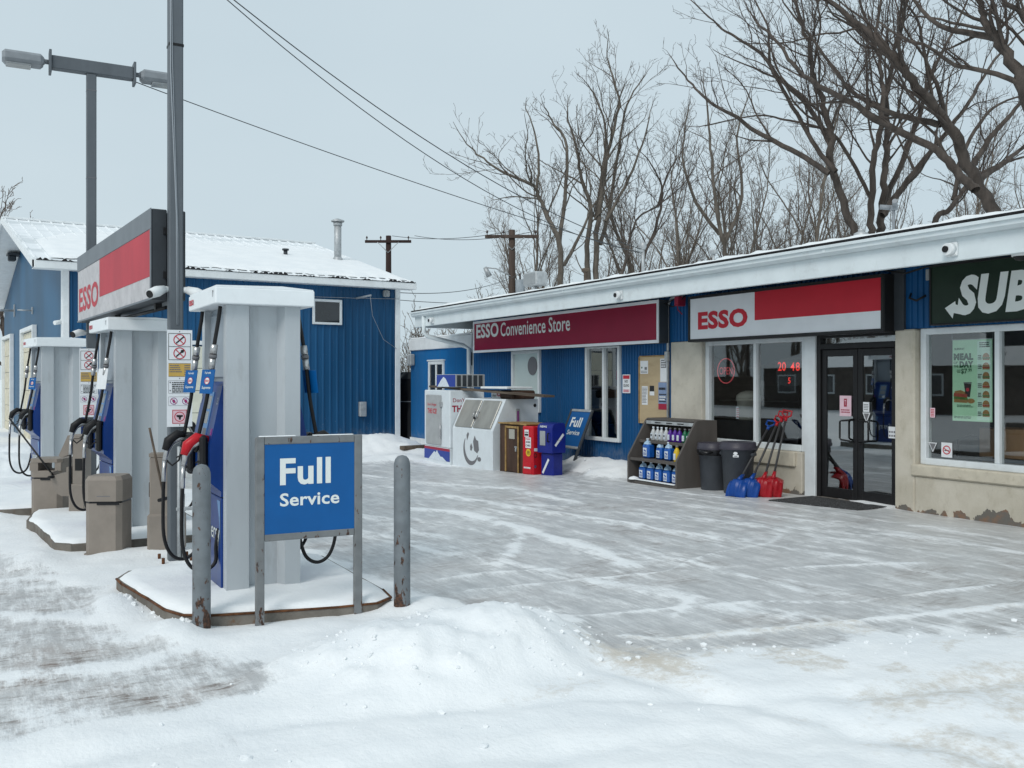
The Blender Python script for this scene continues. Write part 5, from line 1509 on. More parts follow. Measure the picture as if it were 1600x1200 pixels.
# ------------------------------------------------------------------ litter bins and window-washing stands
def oct_(w, d, c):
    return [(-w + c, -d), (w - c, -d), (w, -d + c), (w, d - c), (w - c, d), (-w + c, d), (-w, d - c), (-w, -d + c)]
def litter_bin(label, loc, rz, front_open):
    g = thing('litter_bin', label, 'litter bin', loc, rz, 'brown litter bins at the pump islands')
    g.scale = (0.82, 0.82, 1.0) if not front_open else (0.92, 0.92, 1.0)
    part('body', m_brownbin, g, lambda m: (m.prism(oct_(0.205, 0.205, 0.055), 'z', 0.0, 0.50), m.prism(oct_(0.222, 0.222, 0.055), 'z', 0.0, 0.025)))
    part('bag_rim', m_bag, g, lambda m: (m.prism(oct_(0.203, 0.203, 0.055), 'z', 0.501, 0.518), m.prism([(-0.06, -0.215), (0.19, -0.215), (0.19, -0.2), (-0.06, -0.2)], 'z', 0.487, 0.512)))
    def hood(m):
        if front_open:
            for x0, x1 in ((-0.205, -0.095), (0.125, 0.205)):
                m.b(x0, x1, -0.205, 0.205, 0.60, 0.70, 0.0)
            m.prism(oct_(0.209, 0.209, 0.055), 'z', 0.519, 0.60); m.prism(oct_(0.213, 0.213, 0.055), 'z', 0.70, 0.745)
        else:
            m.prism(oct_(0.212, 0.212, 0.055), 'z', 0.519, 0.715)
            a, b_ = oct_(0.212, 0.212, 0.055), oct_(0.185, 0.185, 0.05)
            m.add([(x, y, 0.7155) for x, y in a] + [(x, y, 0.755) for x, y in b_], [tuple(range(8, 16))] + [(i, (i + 1) % 8, 8 + (i + 1) % 8, 8 + i) for i in range(8)])
    h = part('hood', m_brownbin, g, hood)
    if not front_open:
        part('lettering_groove', m_inkgrey, h, lambda m: m.b(-0.06, 0.09, -0.2135, -0.2122, 0.565, 0.572))
        part('opening', m_blackmet, h, lambda m: m.b(-0.2135, -0.2122, -0.12, 0.12, 0.56, 0.68))
    return g
litter_bin('brown litter bin with a closed front before the middle pump island', (0.92, 9.78, gz(0.92, 9.78) - 0.025), -26, False)
litter_bin('brown litter bin with a see-through slot at the rear pump island', (0.57, 12.98, gz(0.57, 12.98) - 0.02), -27, True)

def wash_stand(label, loc, rz):
    g = thing('wash_stand', label, 'window washing stand', loc, rz, 'brown window washing stands by the light poles')
    # seen from the side: basin leans out at the bottom, hood at the top, open slot between
    part('column', m_brownbin, g, lambda m: (m.b(0.02, 0.15, -0.15, 0.15, 0.0, 0.90, 0.012), m.b(-0.02, 0.17, -0.17, 0.17, 0.0, 0.36, 0.02)))
    part('hood', m_brownbin, g, lambda m: m.prism([(0.15, 0.90), (0.15, 0.935), (-0.03, 0.935), (-0.13, 0.70), (-0.10, 0.67), (0.0, 0.72), (0.02, 0.72), (0.02, 0.90)], 'y', -0.155, 0.155))
    part('basin', m_brownbin, g, lambda m: m.prism([(-0.022, 0.30), (-0.022, 0.56), (-0.05, 0.56), (-0.05, 0.50), (-0.21, 0.46), (-0.23, 0.50), (-0.25, 0.49), (-0.17, 0.26), (-0.10, 0.22), (-0.022, 0.22)], 'y', -0.14, 0.14))
    part('towel_slot', m_blackmet, g, lambda m: m.b(0.05, 0.13, -0.1565, -0.1505, 0.52, 0.66, 0.004))
    return g
wash_stand('brown window washing stand beside the nearer light pole', (1.43, 9.62, gz(1.43, 9.62) - 0.02), -104)
wash_stand('brown window washing stand by the pole behind the second fuel pump', (0.78, 12.35, 0.05), -20)
def squeegee(label, p, q):
    t = thing('squeegee', label, 'squeegee', p, 0, 'squeegees in the washing stands')
    d = Vector(q) - Vector(p)
    part('handle', m_woodw if 'wooden' in label else m_black, t, lambda m: m.tube([(0, 0, 0), tuple(d)], 0.011, 8))
    part('blade', m_black, t, lambda m: m.tube([(-0.06, -0.08, -0.0), (0.06, 0.08, -0.0)], 0.018, 8))
squeegee('long wooden squeegee handle standing up from the stand by the nearer pole', (1.36, 9.34, 0.52), (1.235, 9.40, 1.19))
squeegee('long black squeegee leaning from the rear stand across the slotted bin', (0.56, 12.30, 0.50), (0.10, 13.0, 1.17))

# ------------------------------------------------------------------ bollards and the free-standing sign
def bollard(label, x, y, h, rz):
    z = gz(x, y)
    t = thing('bollard', label, 'bollard', (x, y, z - 0.03), rz, 'steel bollards at the pump island')
    part('pipe', m_bollard, t, lambda m: m.lathe([(0.058, -0.1), (0.058, h - 0.02), (0.056, h), (0.048, h + 0.028), (0.03, h + 0.048), (0.001, h + 0.056)], 28))
bollard('grey rusty steel bollard left of the full service sign at the island corner', 1.155, 6.36, 1.03, 0)
bollard('grey rusty steel bollard standing alone right of the full service sign', 2.475, 6.16, 1.02, 140)

t = thing('service_sign', 'blue full service sign in a grey steel frame on two legs in the snow', 'sign', (1.84, 6.24, 0.0), -1.5)
for s in (-1, 1):
    part('leg', m_fsframe, t, lambda m: m.b(0.335 * s - 0.028, 0.335 * s + 0.028, -0.02, 0.02, -0.1, 1.265, 0.005))
part('top_rail', m_fsframe, t, lambda m: m.b(-0.306, 0.306, -0.02, 0.02, 1.215, 1.265, 0.005))
part('bottom_rail', m_fsframe, t, lambda m: m.b(-0.306, 0.306, -0.02, 0.02, 0.575, 0.62, 0.005))
mb = MB(frame((0, -0.014, 0), (1, 0, 0)))
mb.rect(-0.306, 0.306, 0.62, 1.215, m_fsblue, -0.006, 0.0)
mb.text('Full', -0.205, 0.94, 0.345, 0.18, m_letter, 0.002, 0.028)
mb.text('Service', -0.205, 0.80, 0.405, 0.088, m_letter, 0.002, 0.02)
mb.build('panel', None, t)
part('back_panel', m_inkgrey, t, lambda m: m.b(-0.306, 0.306, -0.007, 0.012, 0.62, 1.215))
part('rail_snow', m_snow, t, lambda m: (m.b(-0.34, -0.1, -0.018, 0.018, 1.266, 1.272, 0.002), m.b(0.02, 0.3, -0.018, 0.018, 1.266, 1.271, 0.002)))

# ------------------------------------------------------------------ along the shop front
def ice_cabinet():
    x0, y0, y1 = 8.17, 17.70, 19.02
    z = -0.17
    t = thing('ice_cabinet', 'tall white ice cabinet with a grey door beside the slanted chest', 'ice cabinet', (x0, (y0 + y1) / 2, z - 0.02))
    L, D, H = y1 - y0, 0.8, 1.60
    part('body', m_chest, t, lambda m: (m.b(0, D, -L / 2, L / 2, 0.40, H, 0.015), m.b(0.0, D, -L / 2, L / 2, 0.0, 0.395, 0.01)))
    d = part('door', m_greydoor, t, lambda m: m.b(-0.03, -0.002, -0.24, L / 2 - 0.14, 0.44, H - 0.10, 0.012))
    part('hinge', m_steel, d, lambda m: m.b(-0.045, -0.002, -0.30, -0.235, 1.25, 1.36, 0.008))
    part('hinge', m_steel, d, lambda m: m.cyl((-0.045, -0.27, 0.6), (-0.045, -0.27, 0.9), 0.012))
    mb = MB(frame((-0.032, 0, 0), WALL))
    mb.text("Don't Forget", -0.42, 1.25, 0.46, 0.075, m_inkred, 0, 0.01, 0.1); mb.text('THE ICE!', -0.42, 1.10, 0.48, 0.11, m_inkred, 0, 0.03)
    mb.build('door_lettering', None, d)
    mb = MB(frame((0, -L / 2 - 0.002, 0), (1, 0, 0)))
    mb.text("Don't Forget", 0.07, 1.33, 0.62, 0.11, m_inkdred, 0, 0.01); mb.text('THE ICE!', 0.05, 1.15, 0.66, 0.14, m_inkdred, 0, 0.04)
    mb.build('side_lettering', None, t)
    mb = MB(frame((-0.003, 0, 0), WALL))
    mb.rect(-L / 2, L / 2, 0.33, 0.385, m_inkdred, 0, 0.002); mb.rect(-L / 2, L / 2, 0.12, 0.33, m_inkblue, 0, 0.002)
    mb.poly([(-0.42, 0.12), (-0.12, 0.30), (-0.05, 0.27), (0.02, 0.33), (0.10, 0.26), (0.2, 0.2), (0.3, 0.2), (0.5, 0.12)], m_labelw, 0.004)
    mb.build('printed_band', None, t)
ice_cabinet()

def ice_chest():
    t = thing('ice_chest', 'low white ice chest with two slanted steel lids and a grey face emblem', 'ice chest', (8.27, 16.86, -0.155), 4.2)
    L = 0.795
    prof = [(0.0, 0.02), (0.0, 0.80), (0.30, 1.41), (1.05, 1.41), (1.05, 0.02)]
    part('body', m_chest, t, lambda m: m.prism(prof, 'y', -L, L))
    part('base', m_blackmet, t, lambda m: m.b(0.04, 1.0, -L + 0.03, L - 0.03, -0.05, 0.02))
    F = frame((0, 0, 0.80), WALL, (0.30, 0, 0.61))
    for a, b_ in ((-0.70, -0.03), (0.03, 0.70)):
        mb = MB(F).use(m_chestdoor); mb.b(a, b_, 0.03, 0.63, 0.002, 0.032, 0.012)
        l = mb.build('lid', None, t)
        hx = -0.075 if a < 0 else 0.075
        mb = MB(F).use(m_steel); mb.tube([(hx, 0.24, 0.032), (hx + 0.02 * (1 if a < 0 else -1), 0.24, 0.07), (hx + 0.02 * (1 if a < 0 else -1), 0.36, 0.07), (hx, 0.36, 0.032)], 0.012, 8)
        mb.build('handle', None, l)
    mb = MB(F).use(m_blackmet); mb.b(-0.02, 0.02, 0.20, 0.26, 0.03, 0.07, 0.01); mb.tube([(-0.07, 0.25, 0.05), (0, 0.22, 0.075), (0.07, 0.25, 0.05)], 0.006, 6)
    mb.build('padlock', None, t)
    # grey emblem: crescent outline with patches
    mb = MB(frame((-0.002, 0, 0), WALL))
    out = [];  inn = []
    for k in range(25):
        a = math.radians(140 + 200 * k / 24)
        w = 0.075 * math.sin(math.pi * min(1, (k + 1) / 25)) + 0.012
        out.append((-0.05 + 0.30 * math.cos(a), 0.40 + 0.32 * math.sin(a))); inn.append((-0.05 + (0.30 - w) * math.cos(a), 0.41 + (0.32 - w) * math.sin(a)))
    mb.use(m_inkgrey)
    mb.add([(u, v, 0) for u, v in out] + [(u, v, 0) for u, v in inn], [(i, i + 1, 25 + i + 1, 25 + i) for i in range(24)])
    mb.poly([(0.04, 0.56), (0.10, 0.68), (0.16, 0.60), (0.24, 0.58), (0.27, 0.40), (0.20, 0.33), (0.08, 0.38)], m_inkgrey, 0)
    mb.poly([(-0.08, 0.46), (-0.03, 0.52), (0.02, 0.44), (-0.02, 0.37), (-0.07, 0.38)], m_inkgrey, 0.0005)
    mb.poly([(-0.22, 0.68), (-0.16, 0.74), (-0.12, 0.70), (-0.2, 0.56)], m_inkgrey, 0.0005)
    mb.disc(0.28, 0.22, 0.045, m_inkgrey, 0.0005, 0.07)
    mb.build('emblem', None, t)
    mb = MB(frame((0, -L - 0.002, 0), (1, 0, 0)))
    mb.rect(0.52, 0.60, 0.92, 1.22, m_greydoor, 0, 0.02); mb.rect(0.54, 0.58, 0.96, 1.18, m_purple, 0.02, 0.022); mb.disc(0.97, 1.28, 0.035, m_ink, 0.004)
    mb.build('vent', None, t)
ice_chest()

t = thing('plank', 'long weathered plank lying across the tops of the two ice boxes', 'plank', (8.62, 17.0, 1.415))
def pl(m):
    a, b_ = Vector((-0.15, 2.2, 0.05)), Vector((0.15, -2.3, -0.10))
    d = (b_ - a).normalized(); s = d.cross(Vector((0, 0, 1))).normalized() * 0.12; u = Vector((0, 0, 0.038))
    m.add([a - s, a + s, b_ + s, b_ - s, a - s + u, a + s + u, b_ + s + u, b_ - s + u], [(0, 1, 2, 3), (4, 7, 6, 5), (0, 4, 5, 1), (1, 5, 6, 2), (2, 6, 7, 3), (3, 7, 4, 0)])
part('board', m_woodw, t, pl)
t = thing('ice_carton', 'open carton lettered in red and black on top of the slanted chest', 'carton', (8.85, 16.45, 1.255), 4)
part('box', m_chest, t, lambda m: m.b(-0.12, 0.35, 0.05, 0.42, 0.0, 0.17, 0.004))
part('wrapped_bundle', m_cabin, t, lambda m: m.b(-0.16, 0.38, -0.44, 0.046, 0.0, 0.17, 0.03))
mb = MB(frame((-0.122, 0, 0), WALL)); mb.text('ICE', -0.20, 0.045, 0.15, 0.09, m_inkdred, 0.002, 0.04); mb.text('clear', -0.37, 0.04, 0.15, 0.055, m_ink, 0.002); mb.build('lettering', None, t)
t = thing('cooler_carton', 'printed carton with a snowy mountain picture above the tall ice cabinet', 'carton', (8.30, 18.05, 1.475), 3)
part('box', m_greydoor, t, lambda m: m.b(0, 0.7, -0.32, 0.55, 0, 0.27, 0.008))
mb = MB(frame((-0.003, 0, 0), WALL)); mb.rect(-0.54, 0.31, 0.01, 0.26, m_inkblue, 0, 0.002); mb.poly([(-0.5, 0.01), (-0.32, 0.16), (-0.22, 0.22), (-0.12, 0.18), (0.05, 0.01)], m_labelw, 0.0035); mb.build('picture', None, t)
mb = MB(frame((0, -0.323, 0), (1, 0, 0)))
for k in range(5):
    mb.rect(0.03 + 0.13 * k, 0.12 + 0.13 * k, 0.02, 0.25, m_signdark, 0, 0.002)
mb.build('grille', None, t)
t = thing('foam_slab', 'white foam slab lying on the plank above the ice chest', 'foam slab', (8.75, 16.5, 1.452), 4)
part('slab', m_white, t, lambda m: m.b(-0.2, 0.4, -0.5, 0.5, 0, 0.045, 0.01))

t = thing('wooden_cabinet', 'dark brown wooden cabinet with yellow trim standing beside the white ice chest', 'cabinet', (8.42, 15.43, -0.13), 4)
part('carcass', m_cabin, t, lambda m: m.b(0, 0.55, -0.47, 0.47, 0.0, 0.93, 0.008))
part('top', m_trimwood, t, lambda m: m.b(-0.03, 0.58, -0.49, 0.49, 0.931, 0.955, 0.004))
d = part('door', m_cabin, t, lambda m: m.b(-0.02, -0.002, -0.22, 0.22, 0.05, 0.88, 0.004))
part('door_trim', m_trimwood, d, lambda m: (m.b(-0.035, -0.0205, 0.20, 0.235, 0.04, 0.9), m.b(-0.035, -0.0205, -0.235, -0.20, 0.04, 0.9), m.b(-0.034, -0.0205, -0.199, 0.199, 0.86, 0.9)))
part('side_trim', m_trimwood, t, lambda m: m.b(-0.03, -0.002, -0.47, -0.43, 0.0, 0.93))
part('note', m_drum, d, lambda m: m.b(-0.028, -0.021, -0.09, 0.10, 0.66, 0.84))
part('hasp', m_steel, d, lambda m: (m.b(-0.04, -0.021, -0.19, -0.11, 0.5, 0.53), m.b(-0.05, -0.021, -0.17, -0.13, 0.43, 0.5, 0.01)))

t = thing('newspaper_box', 'red newspaper box with stickers between the wooden cabinet and blue box', 'newspaper box', (8.42, 14.88, -0.12), 10)
t.scale = (0.92, 0.92, 0.92)
part('body', m_newsred, t, lambda m: (m.b(0, 0.34, -0.165, 0.165, 0.0, 0.99, 0.02), m.b(-0.012, -0.001, -0.14, 0.14, 0.05, 0.28, 0.006)))
mb = MB(frame((-0.004, 0, 0), WALL))
mb.rect(-0.09, 0.04, 0.78, 0.92, m_paper); mb.rect(-0.08, 0.03, 0.80, 0.84, m_ink, 0.002, 0.004); mb.rect(-0.08, 0.03, 0.86, 0.88, m_inkgrey, 0.002, 0.004)
mb.build('sticker', None, t)
mb = MB(frame((-0.004, 0, 0), WALL))
mb.rect(-0.06, 0.11, 0.56, 0.77, m_paper); mb.text('FREE', -0.05, 0.72, 0.14, 0.03, m_inkred, 0.004, 0.02); mb.text('JOBS', -0.05, 0.65, 0.14, 0.045, m_ink, 0.004, 0.03); mb.text('CARS', -0.05, 0.59, 0.14, 0.04, m_ink, 0.004, 0.03)
mb.build('sticker', None, t)
mb = MB(frame((-0.004, 0, 0), WALL))
mb.disc(0.03, 0.47, 0.075, m_yellow, 0.003); mb.lines(-0.01, 0.08, 0.43, 0.51, 3, m_ink, 0.004)
mb.build('sticker', None, t)
mb = MB(frame((-0.004, 0, 0), WALL)); mb.lines(-0.10, 0.12, 0.14, 0.20, 1, m_paper, 0.012, 4)
mb.build('lettering', None, t)
mb = MB(frame((0, -0.167, 0), (1, 0, 0)))
mb.ring(0.06, 0.42, 0.03, 0.045, m_ink, 0.002); mb.build('coin_ring', None, t)
mb = MB(frame((0, -0.167, 0), (1, 0, 0))); mb.rect(0.03, 0.12, 0.50, 0.56, m_paper, 0, 0.002); mb.build('sticker', None, t)
mb = MB(frame((0, -0.167, 0), (1, 0, 0))); mb.disc(0.06, 0.2, 0.03, m_steel, 0.002); mb.build('coin_lock', None, t)
t = thing('newspaper_box', 'dark blue newspaper box with a window and white strips by the wall', 'newspaper box', (8.56, 14.50, -0.12), 10)
t.scale = (0.93, 0.93, 0.93)
part('body', m_newsblue, t, lambda m: (m.prism([(0.0, 0.48), (0.0, 0.96), (0.02, 1.01), (0.07, 1.045), (0.27, 1.06), (0.32, 1.03), (0.335, 0.95), (0.335, 0.48)], 'y', -0.22, 0.22), m.b(0.05, 0.31, -0.18, 0.18, 0.0, 0.479, 0.02)))
part('window', m_lens, t, lambda m: m.b(-0.012, -0.001, -0.02, 0.14, 0.62, 0.90, 0.005))
part('handle', m_blackmet, t, lambda m: m.tube([(-0.001, -0.12, 0.86), (-0.04, -0.12, 0.86), (-0.04, -0.12, 0.7), (-0.001, -0.12, 0.7)], 0.012, 8))
mb = MB(frame((0, -0.222, 0), (1, 0, 0)))
mb.bar((0.07, 0.62), (0.28, 0.84), 0.05, m_paper, 0.002); mb.lines(0.1, 0.24, 0.72, 0.735, 1, m_inkgrey, 0.003)
mb.build('strip', None, t)
mb = MB(frame((0.047, 0, 0), WALL)); mb.bar((-0.12, 0.08), (0.06, 0.36), 0.05, m_paper, 0.002); mb.build('strip', None, t)
mb = MB(frame((-0.003, 0, 0), WALL)); mb.text('NEWS', -0.14, 0.965, 0.2, 0.04, m_letter, 0.002, 0.03, 0.2); mb.build('lettering', None, t)

# service sign leaning on the wall
t = thing('leaning_sign', 'blue full service sign leaning against the ribbed wall behind the newspaper boxes', 'sign', (9.30, 15.35, -0.14))
LM = frame((0.10, 0.02, 0.0), (-0.02, -1, 0), (0.48, 0, 1.12))
mb = MB(LM).use(m_signdark); mb.b(-0.40, -0.345, 0.0, 1.30, -0.02, 0.02, 0.004); mb.build('leg', None, t)
mb = MB(LM).use(m_signdark); mb.b(0.345, 0.40, 0.0, 1.30, -0.02, 0.02, 0.004); mb.build('leg', None, t)
mb = MB(LM).use(m_galv); mb.b(-0.344, 0.344, 1.25, 1.30, -0.02, 0.02, 0.004); mb.build('rail', None, t)
mb = MB(LM).use(m_galv); mb.b(-0.344, 0.344, 0.50, 0.545, -0.02, 0.02, 0.004); mb.build('rail', None, t)
mb = MB(LM); mb.rect(-0.344, 0.344, 0.546, 1.249, m_fsblue, -0.008, 0.008); mb.text('Full', -0.24, 0.93, 0.40, 0.20, m_letter, 0.011, 0.028); mb.text('Service', -0.24, 0.77, 0.46, 0.10, m_letter, 0.011, 0.02); mb.build('panel', None, t)

# wall notices
t = thing('wall_notice', 'small white and red notice screwed to the blue ribbed wall', 'notice', (10.07, 14.12, 1.56))
mb = MB(frame((0, 0, 0), WALL))
mb.rect(-0.12, 0.12, -0.17, 0.17, m_signwhite, 0, 0.004); mb.rect(-0.10, 0.10, 0.09, 0.155, m_inkred, 0.004, 0.006); mb.rect(-0.10, 0.10, -0.155, -0.10, m_pink, 0.004, 0.006)
mb.text('NO', -0.05, 0.02, 0.10, 0.05, m_ink, 0.006, 0.02); mb.text('IDLING', -0.085, -0.055, 0.17, 0.05, m_ink, 0.006, 0.02); mb.lines(-0.08, 0.08, -0.15, -0.105, 2, m_inkred, 0.008)
mb.build('plate', None, t)
t = thing('bulletin_board', 'plywood bulletin board with pinned papers on the blue wall above the rack', 'bulletin board', (10.05, 13.29, 0.86))
part('board', m_plywood, t, lambda m: m.b(0, 0.02, -0.40, 0.40, 0, 1.18, 0.002))
part('frame', m_trimwood, t, lambda m: (m.b(-0.01, 0.02, -0.425, -0.401, 0, 1.18), m.b(-0.01, 0.02, 0.401, 0.425, 0, 1.18), m.b(-0.01, 0.02, -0.4, 0.4, 1.181, 1.2)))
def sheet(nm, u0, u1, v0, v1, m, fn):
    mb = MB(frame((-0.001, 0, 0), WALL)); mb.rect(u0, u1, v0, v1, m, 0, 0.002); fn(mb); mb.build(nm, None, t)
sheet('paper', -0.375, -0.15, 0.88, 1.11, m_paper, lambda b: (b.disc(-0.33, 0.99, 0.018, m_inkgreen, 0.003), b.rect(-0.25, -0.18, 0.95, 1.0, m_inkgrey, 0.002, 0.003), b.lines(-0.36, -0.17, 0.89, 0.94, 2, m_inkgrey)))
sheet('paper', -0.33, -0.16, 0.33, 0.66, m_paper, lambda b: b.lines(-0.32, -0.17, 0.36, 0.64, 11, m_inkgrey))
sheet('paper', -0.10, 0.03, 0.50, 0.67, m_paper, lambda b: b.rect(-0.10, 0.03, 0.57, 0.67, m_ink, 0.002, 0.003))
sheet('paper', 0.20, 0.385, 0.74, 1.14, m_paper, lambda b: (b.rect(0.22, 0.365, 0.98, 1.12, m_inkgrey, 0.002, 0.003), b.lines(0.23, 0.355, 0.99, 1.11, 3, m_paper, 0.004)))
sheet('event_poster', 0.15, 0.395, 0.26, 0.73, mat('poster_blue', (0.20, 0.27, 0.42), 0.5), lambda b: (b.rect(0.15, 0.395, 0.26, 0.36, m_inkdred, 0.002, 0.0035), b.lines(0.17, 0.38, 0.38, 0.54, 4, m_ink, 0.004), b.lines(0.165, 0.38, 0.58, 0.66, 1, m_ink, 0.004, 5), b.lines(0.18, 0.37, 0.41, 0.5, 2, m_paper, 0.005, 8)))

# ------------------------------------------------------------------ product rack
RY, RX, RZ0 = 11.93, 8.98, -0.04
t = thing('product_rack', 'dark grey slanted outdoor rack stocked with washer fluid and bottles', 'rack', (RX, RY, RZ0))
side = [(0.0, 0.0), (0.0, 0.44), (0.36, 1.02), (0.40, 1.05), (0.78, 1.05), (0.80, 0.0)]
for y in (-0.64, 0.60):
    part('side_panel', m_rack, t, lambda m: m.prism(side, 'y', y, y + 0.04))
part('back_panel', m_rackin, t, lambda m: m.b(0.70, 0.72, -0.60, 0.60, 0.06, 1.03))
part('top', m_rack, t, lambda m: (m.b(0.38, 0.79, -0.60, 0.60, 1.015, 1.045, 0.004),))
h = part('header', m_galv, t, lambda m: m.b(0.345, 0.375, -0.595, 0.595, 0.955, 1.01, 0.004))
for _u in (-0.36, -0.06, 0.22):
    mb = MB(frame((0.343, 0, 0), WALL)); mb.lines(_u, _u + 0.16, 0.965, 1.0, 1, m_ink, 0.001, 1); mb.build('lettering', None, h)
part('base', m_rack, t, lambda m: m.b(0.0, 0.70, -0.60, 0.60, 0.0, 0.07, 0.006))
part('shelf', m_rack, t, lambda m: (m.b(0.07, 0.70, -0.60, 0.60, 0.385, 0.41, 0.004), m.b(0.02, 0.07, -0.60, 0.60, 0.375, 0.42, 0.004)))
part('shelf', m_rack, t, lambda m: (m.b(0.26, 0.70, -0.60, 0.60, 0.665, 0.69, 0.004), m.b(0.21, 0.26, -0.60, 0.60, 0.655, 0.70, 0.004)))
part('base_snow', m_snow, t, lambda m: (m.b(-0.02, 0.06, -0.58, 0.55, 0.071, 0.085, 0.006), m.lathe([(0.09, 0), (0.07, 0.03), (0.001, 0.05)], 12, (0.03, 0.5, 0.07))))

def jug(label, x, y, z, big=1.0, group=None):
    g = thing('washer_fluid_jug', label, 'jug', (RX + x, RY + y, RZ0 + z), 0, group)
    w, d, hh = 0.078 * big, 0.06 * big, 0.20 * big
    part('bottle', m_jug, g, lambda m: m.b(-d, d, -w, w, 0.001, hh, 0.022))
    part('neck', m_jugneck, g, lambda m: (m.lathe([(0.062 * big, hh), (0.05 * big, hh + 0.03), (0.022, hh + 0.055), (0.02, hh + 0.07)], 14, (0, 0.02, 0)), m.tube([(0, -0.055 * big, hh - 0.005), (0, -0.05 * big, hh + 0.04), (0, 0.0, hh + 0.055)], 0.012, 8)))
    part('cap', m_labelw, g, lambda m: m.cyl((0, 0.02, hh + 0.07), (0, 0.02, hh + 0.092), 0.024))
    mb = MB(frame((-d - 0.001, 0, 0), WALL)); mb.rect(-0.05 * big, 0.035 * big, 0.03 * big, 0.15 * big, m_labelw, 0, 0.0015)
    mb.use(m_inkblue); mb.bar((-0.03 * big, 0.12 * big), (0.02 * big, 0.10 * big), 0.022, m_inkblue, 0.003); mb.lines(-0.04 * big, 0.03 * big, 0.045 * big, 0.085 * big, 3, m_inkblue, 0.003); mb.build('label', None, g)
    return g
gj = 'blue washer fluid jugs on the bottom shelf'
names = ['leftmost of the five blue washer fluid jugs on the bottom shelf', 'second from left of five blue jugs on the bottom shelf', 'middle one of the five blue jugs on the bottom shelf', 'fourth from left of five blue jugs on the bottom shelf', 'rightmost of the five blue jugs on the bottom shelf']
for i, y in enumerate((0.40, 0.19, -0.02, -0.23, -0.45)):
    jug(names[i], 0.16, y, 0.072, 1.0, gj)
jug('largest blue fluid jug, at the left of the middle rack shelf', 0.22, 0.36, 0.412, 1.12, 'jugs on the middle shelf')
jug('blue fluid jug with a white label, in the centre of the middle shelf', 0.24, 0.06, 0.412, 0.95, 'jugs on the middle shelf')
jug('blue fluid jug beside the yellow bottle on the middle shelf', 0.22, -0.18, 0.412, 0.98, 'jugs on the middle shelf')
def bottle(label, x, y, z, m, lab, cat='bottle', group=None, sc=1.0):
    g = thing('bottle', label, cat, (RX + x, RY + y, RZ0 + z), 0, group)
    part('body', m, g, lambda b: b.lathe([(0.001, 0.001), (0.040 * sc, 0.001), (0.044 * sc, 0.01), (0.044 * sc, 0.13 * sc), (0.03 * sc, 0.165 * sc), (0.016 * sc, 0.185 * sc), (0.016 * sc, 0.195 * sc)], 14))
    part('cap', m_inkgrey if m != m_clear else m_labelw, g, lambda b: b.cyl((0, 0, 0.196 * sc), (0, 0, 0.222 * sc), 0.02 * sc))
    mb = MB(frame((-0.046 * sc, 0, 0), WALL)); mb.rect(-0.024, 0.024, 0.03 * sc, 0.115 * sc, lab, -0.006, 0.0015); mb.disc(0, 0.085 * sc, 0.017, m_ink if m == m_clear else m_labelw, 0.003); mb.build('label', None, g)
gb = 'small bottles on the top rack shelf'
tb = [(0.44, m_clear, m_labelw, 'clear bottle at the left end of the top rack shelf'), (0.325, m_clear, m_labelw, 'clear bottle, second from the left on the top rack shelf'), (0.225, m_clear, m_labelw, 'clear bottle, third from the left on the top rack shelf'), (0.105, m_clear, m_labelw, 'clear bottle next to the purple ones on the top shelf'),
      (0.0, m_bpurple, m_labelw, 'purple bottle next to the clear ones on the top shelf'), (-0.12, m_bpurple, m_labelw, 'middle one of three purple bottles on the top shelf'), (-0.235, m_bpurple, m_labelw, 'purple bottle next to the green ones on the top shelf'),
      (-0.365, m_bgreen, m_labelw, 'green bottle next to the purple ones on the top shelf'), (-0.475, m_bgreen, m_labelw, 'green bottle at the right end of the top rack shelf')]
for y, m_, l_, lab in tb:
    bottle(lab, 0.38, y, 0.692, m_, l_, 'bottle', gb)
bottle('yellow bottle at the right end of the middle rack shelf', 0.16, -0.44, 0.412, m_yellow, m_labelw, 'bottle', None, 1.15)

# ------------------------------------------------------------------ litter cans
def can(label, x, y, h, r, lidm, bag):
    z = gz(x, y) - 0.015
    t = thing('rubbish_can', label, 'rubbish can', (x, y, z), 20, 'round plastic cans by the rack')
    part('body', m_can, t, lambda m: m.lathe([(0.001, 0), (r * 0.80, 0.0), (r * 0.82, 0.02), (r * 0.93, h * 0.70), (r * 0.97, h * 0.71), (r, h * 0.86), (r * 1.04, h * 0.865), (r * 1.04, h * 0.9)], 36))
    for s in (-1, 1):
        part('handle', m_can, t, lambda m: m.b(-0.06, 0.06, s * r * 0.98 - 0.03, s * r * 0.98 + 0.03, h * 0.74, h * 0.80, 0.01))
    part('lid', lidm, t, lambda m: m.lathe([(r * 1.09, h * 0.86), (r * 1.10, h * 0.92), (r * 1.06, h * 0.93), (r * 1.05, h * 0.99), (r * 0.98, h), (r * 0.5, h * 1.005), (0.001, h * 1.005)], 36))
    if bag:
        part('liner', m_bag, t, lambda m: (m.lathe([(r * 1.05, h * 0.87), (r * 1.09, h * 0.84), (r * 1.06, h * 0.78), (r * 0.97, h * 0.74)], 22, sq=1.03), m.tube([(-r * 0.9, 0.12, h * 0.86), (-r * 1.22, 0.06, h * 0.83), (-r * 1.25, -0.04, h * 0.8), (-r * 1.0, -0.12, h * 0.82)], [0.01, 0.03, 0.03, 0.01], 7)))
    else:
        mb = MB(frame((-r * 0.97 * 0.94, -r * 0.97 * 0.34, h * 0.74), (0.34, -0.94, 0)))
        mb.disc(0.0, 0.045, 0.022, m_paper, 0.012, 0.03); mb.rect(-0.035, 0.045, -0.01, 0.022, m_paper, 0.008, 0.011); mb.rect(-0.025, 0.03, 0.0, 0.008, m_can, 0.0112, 0.012); mb.build('emblem', None, t)
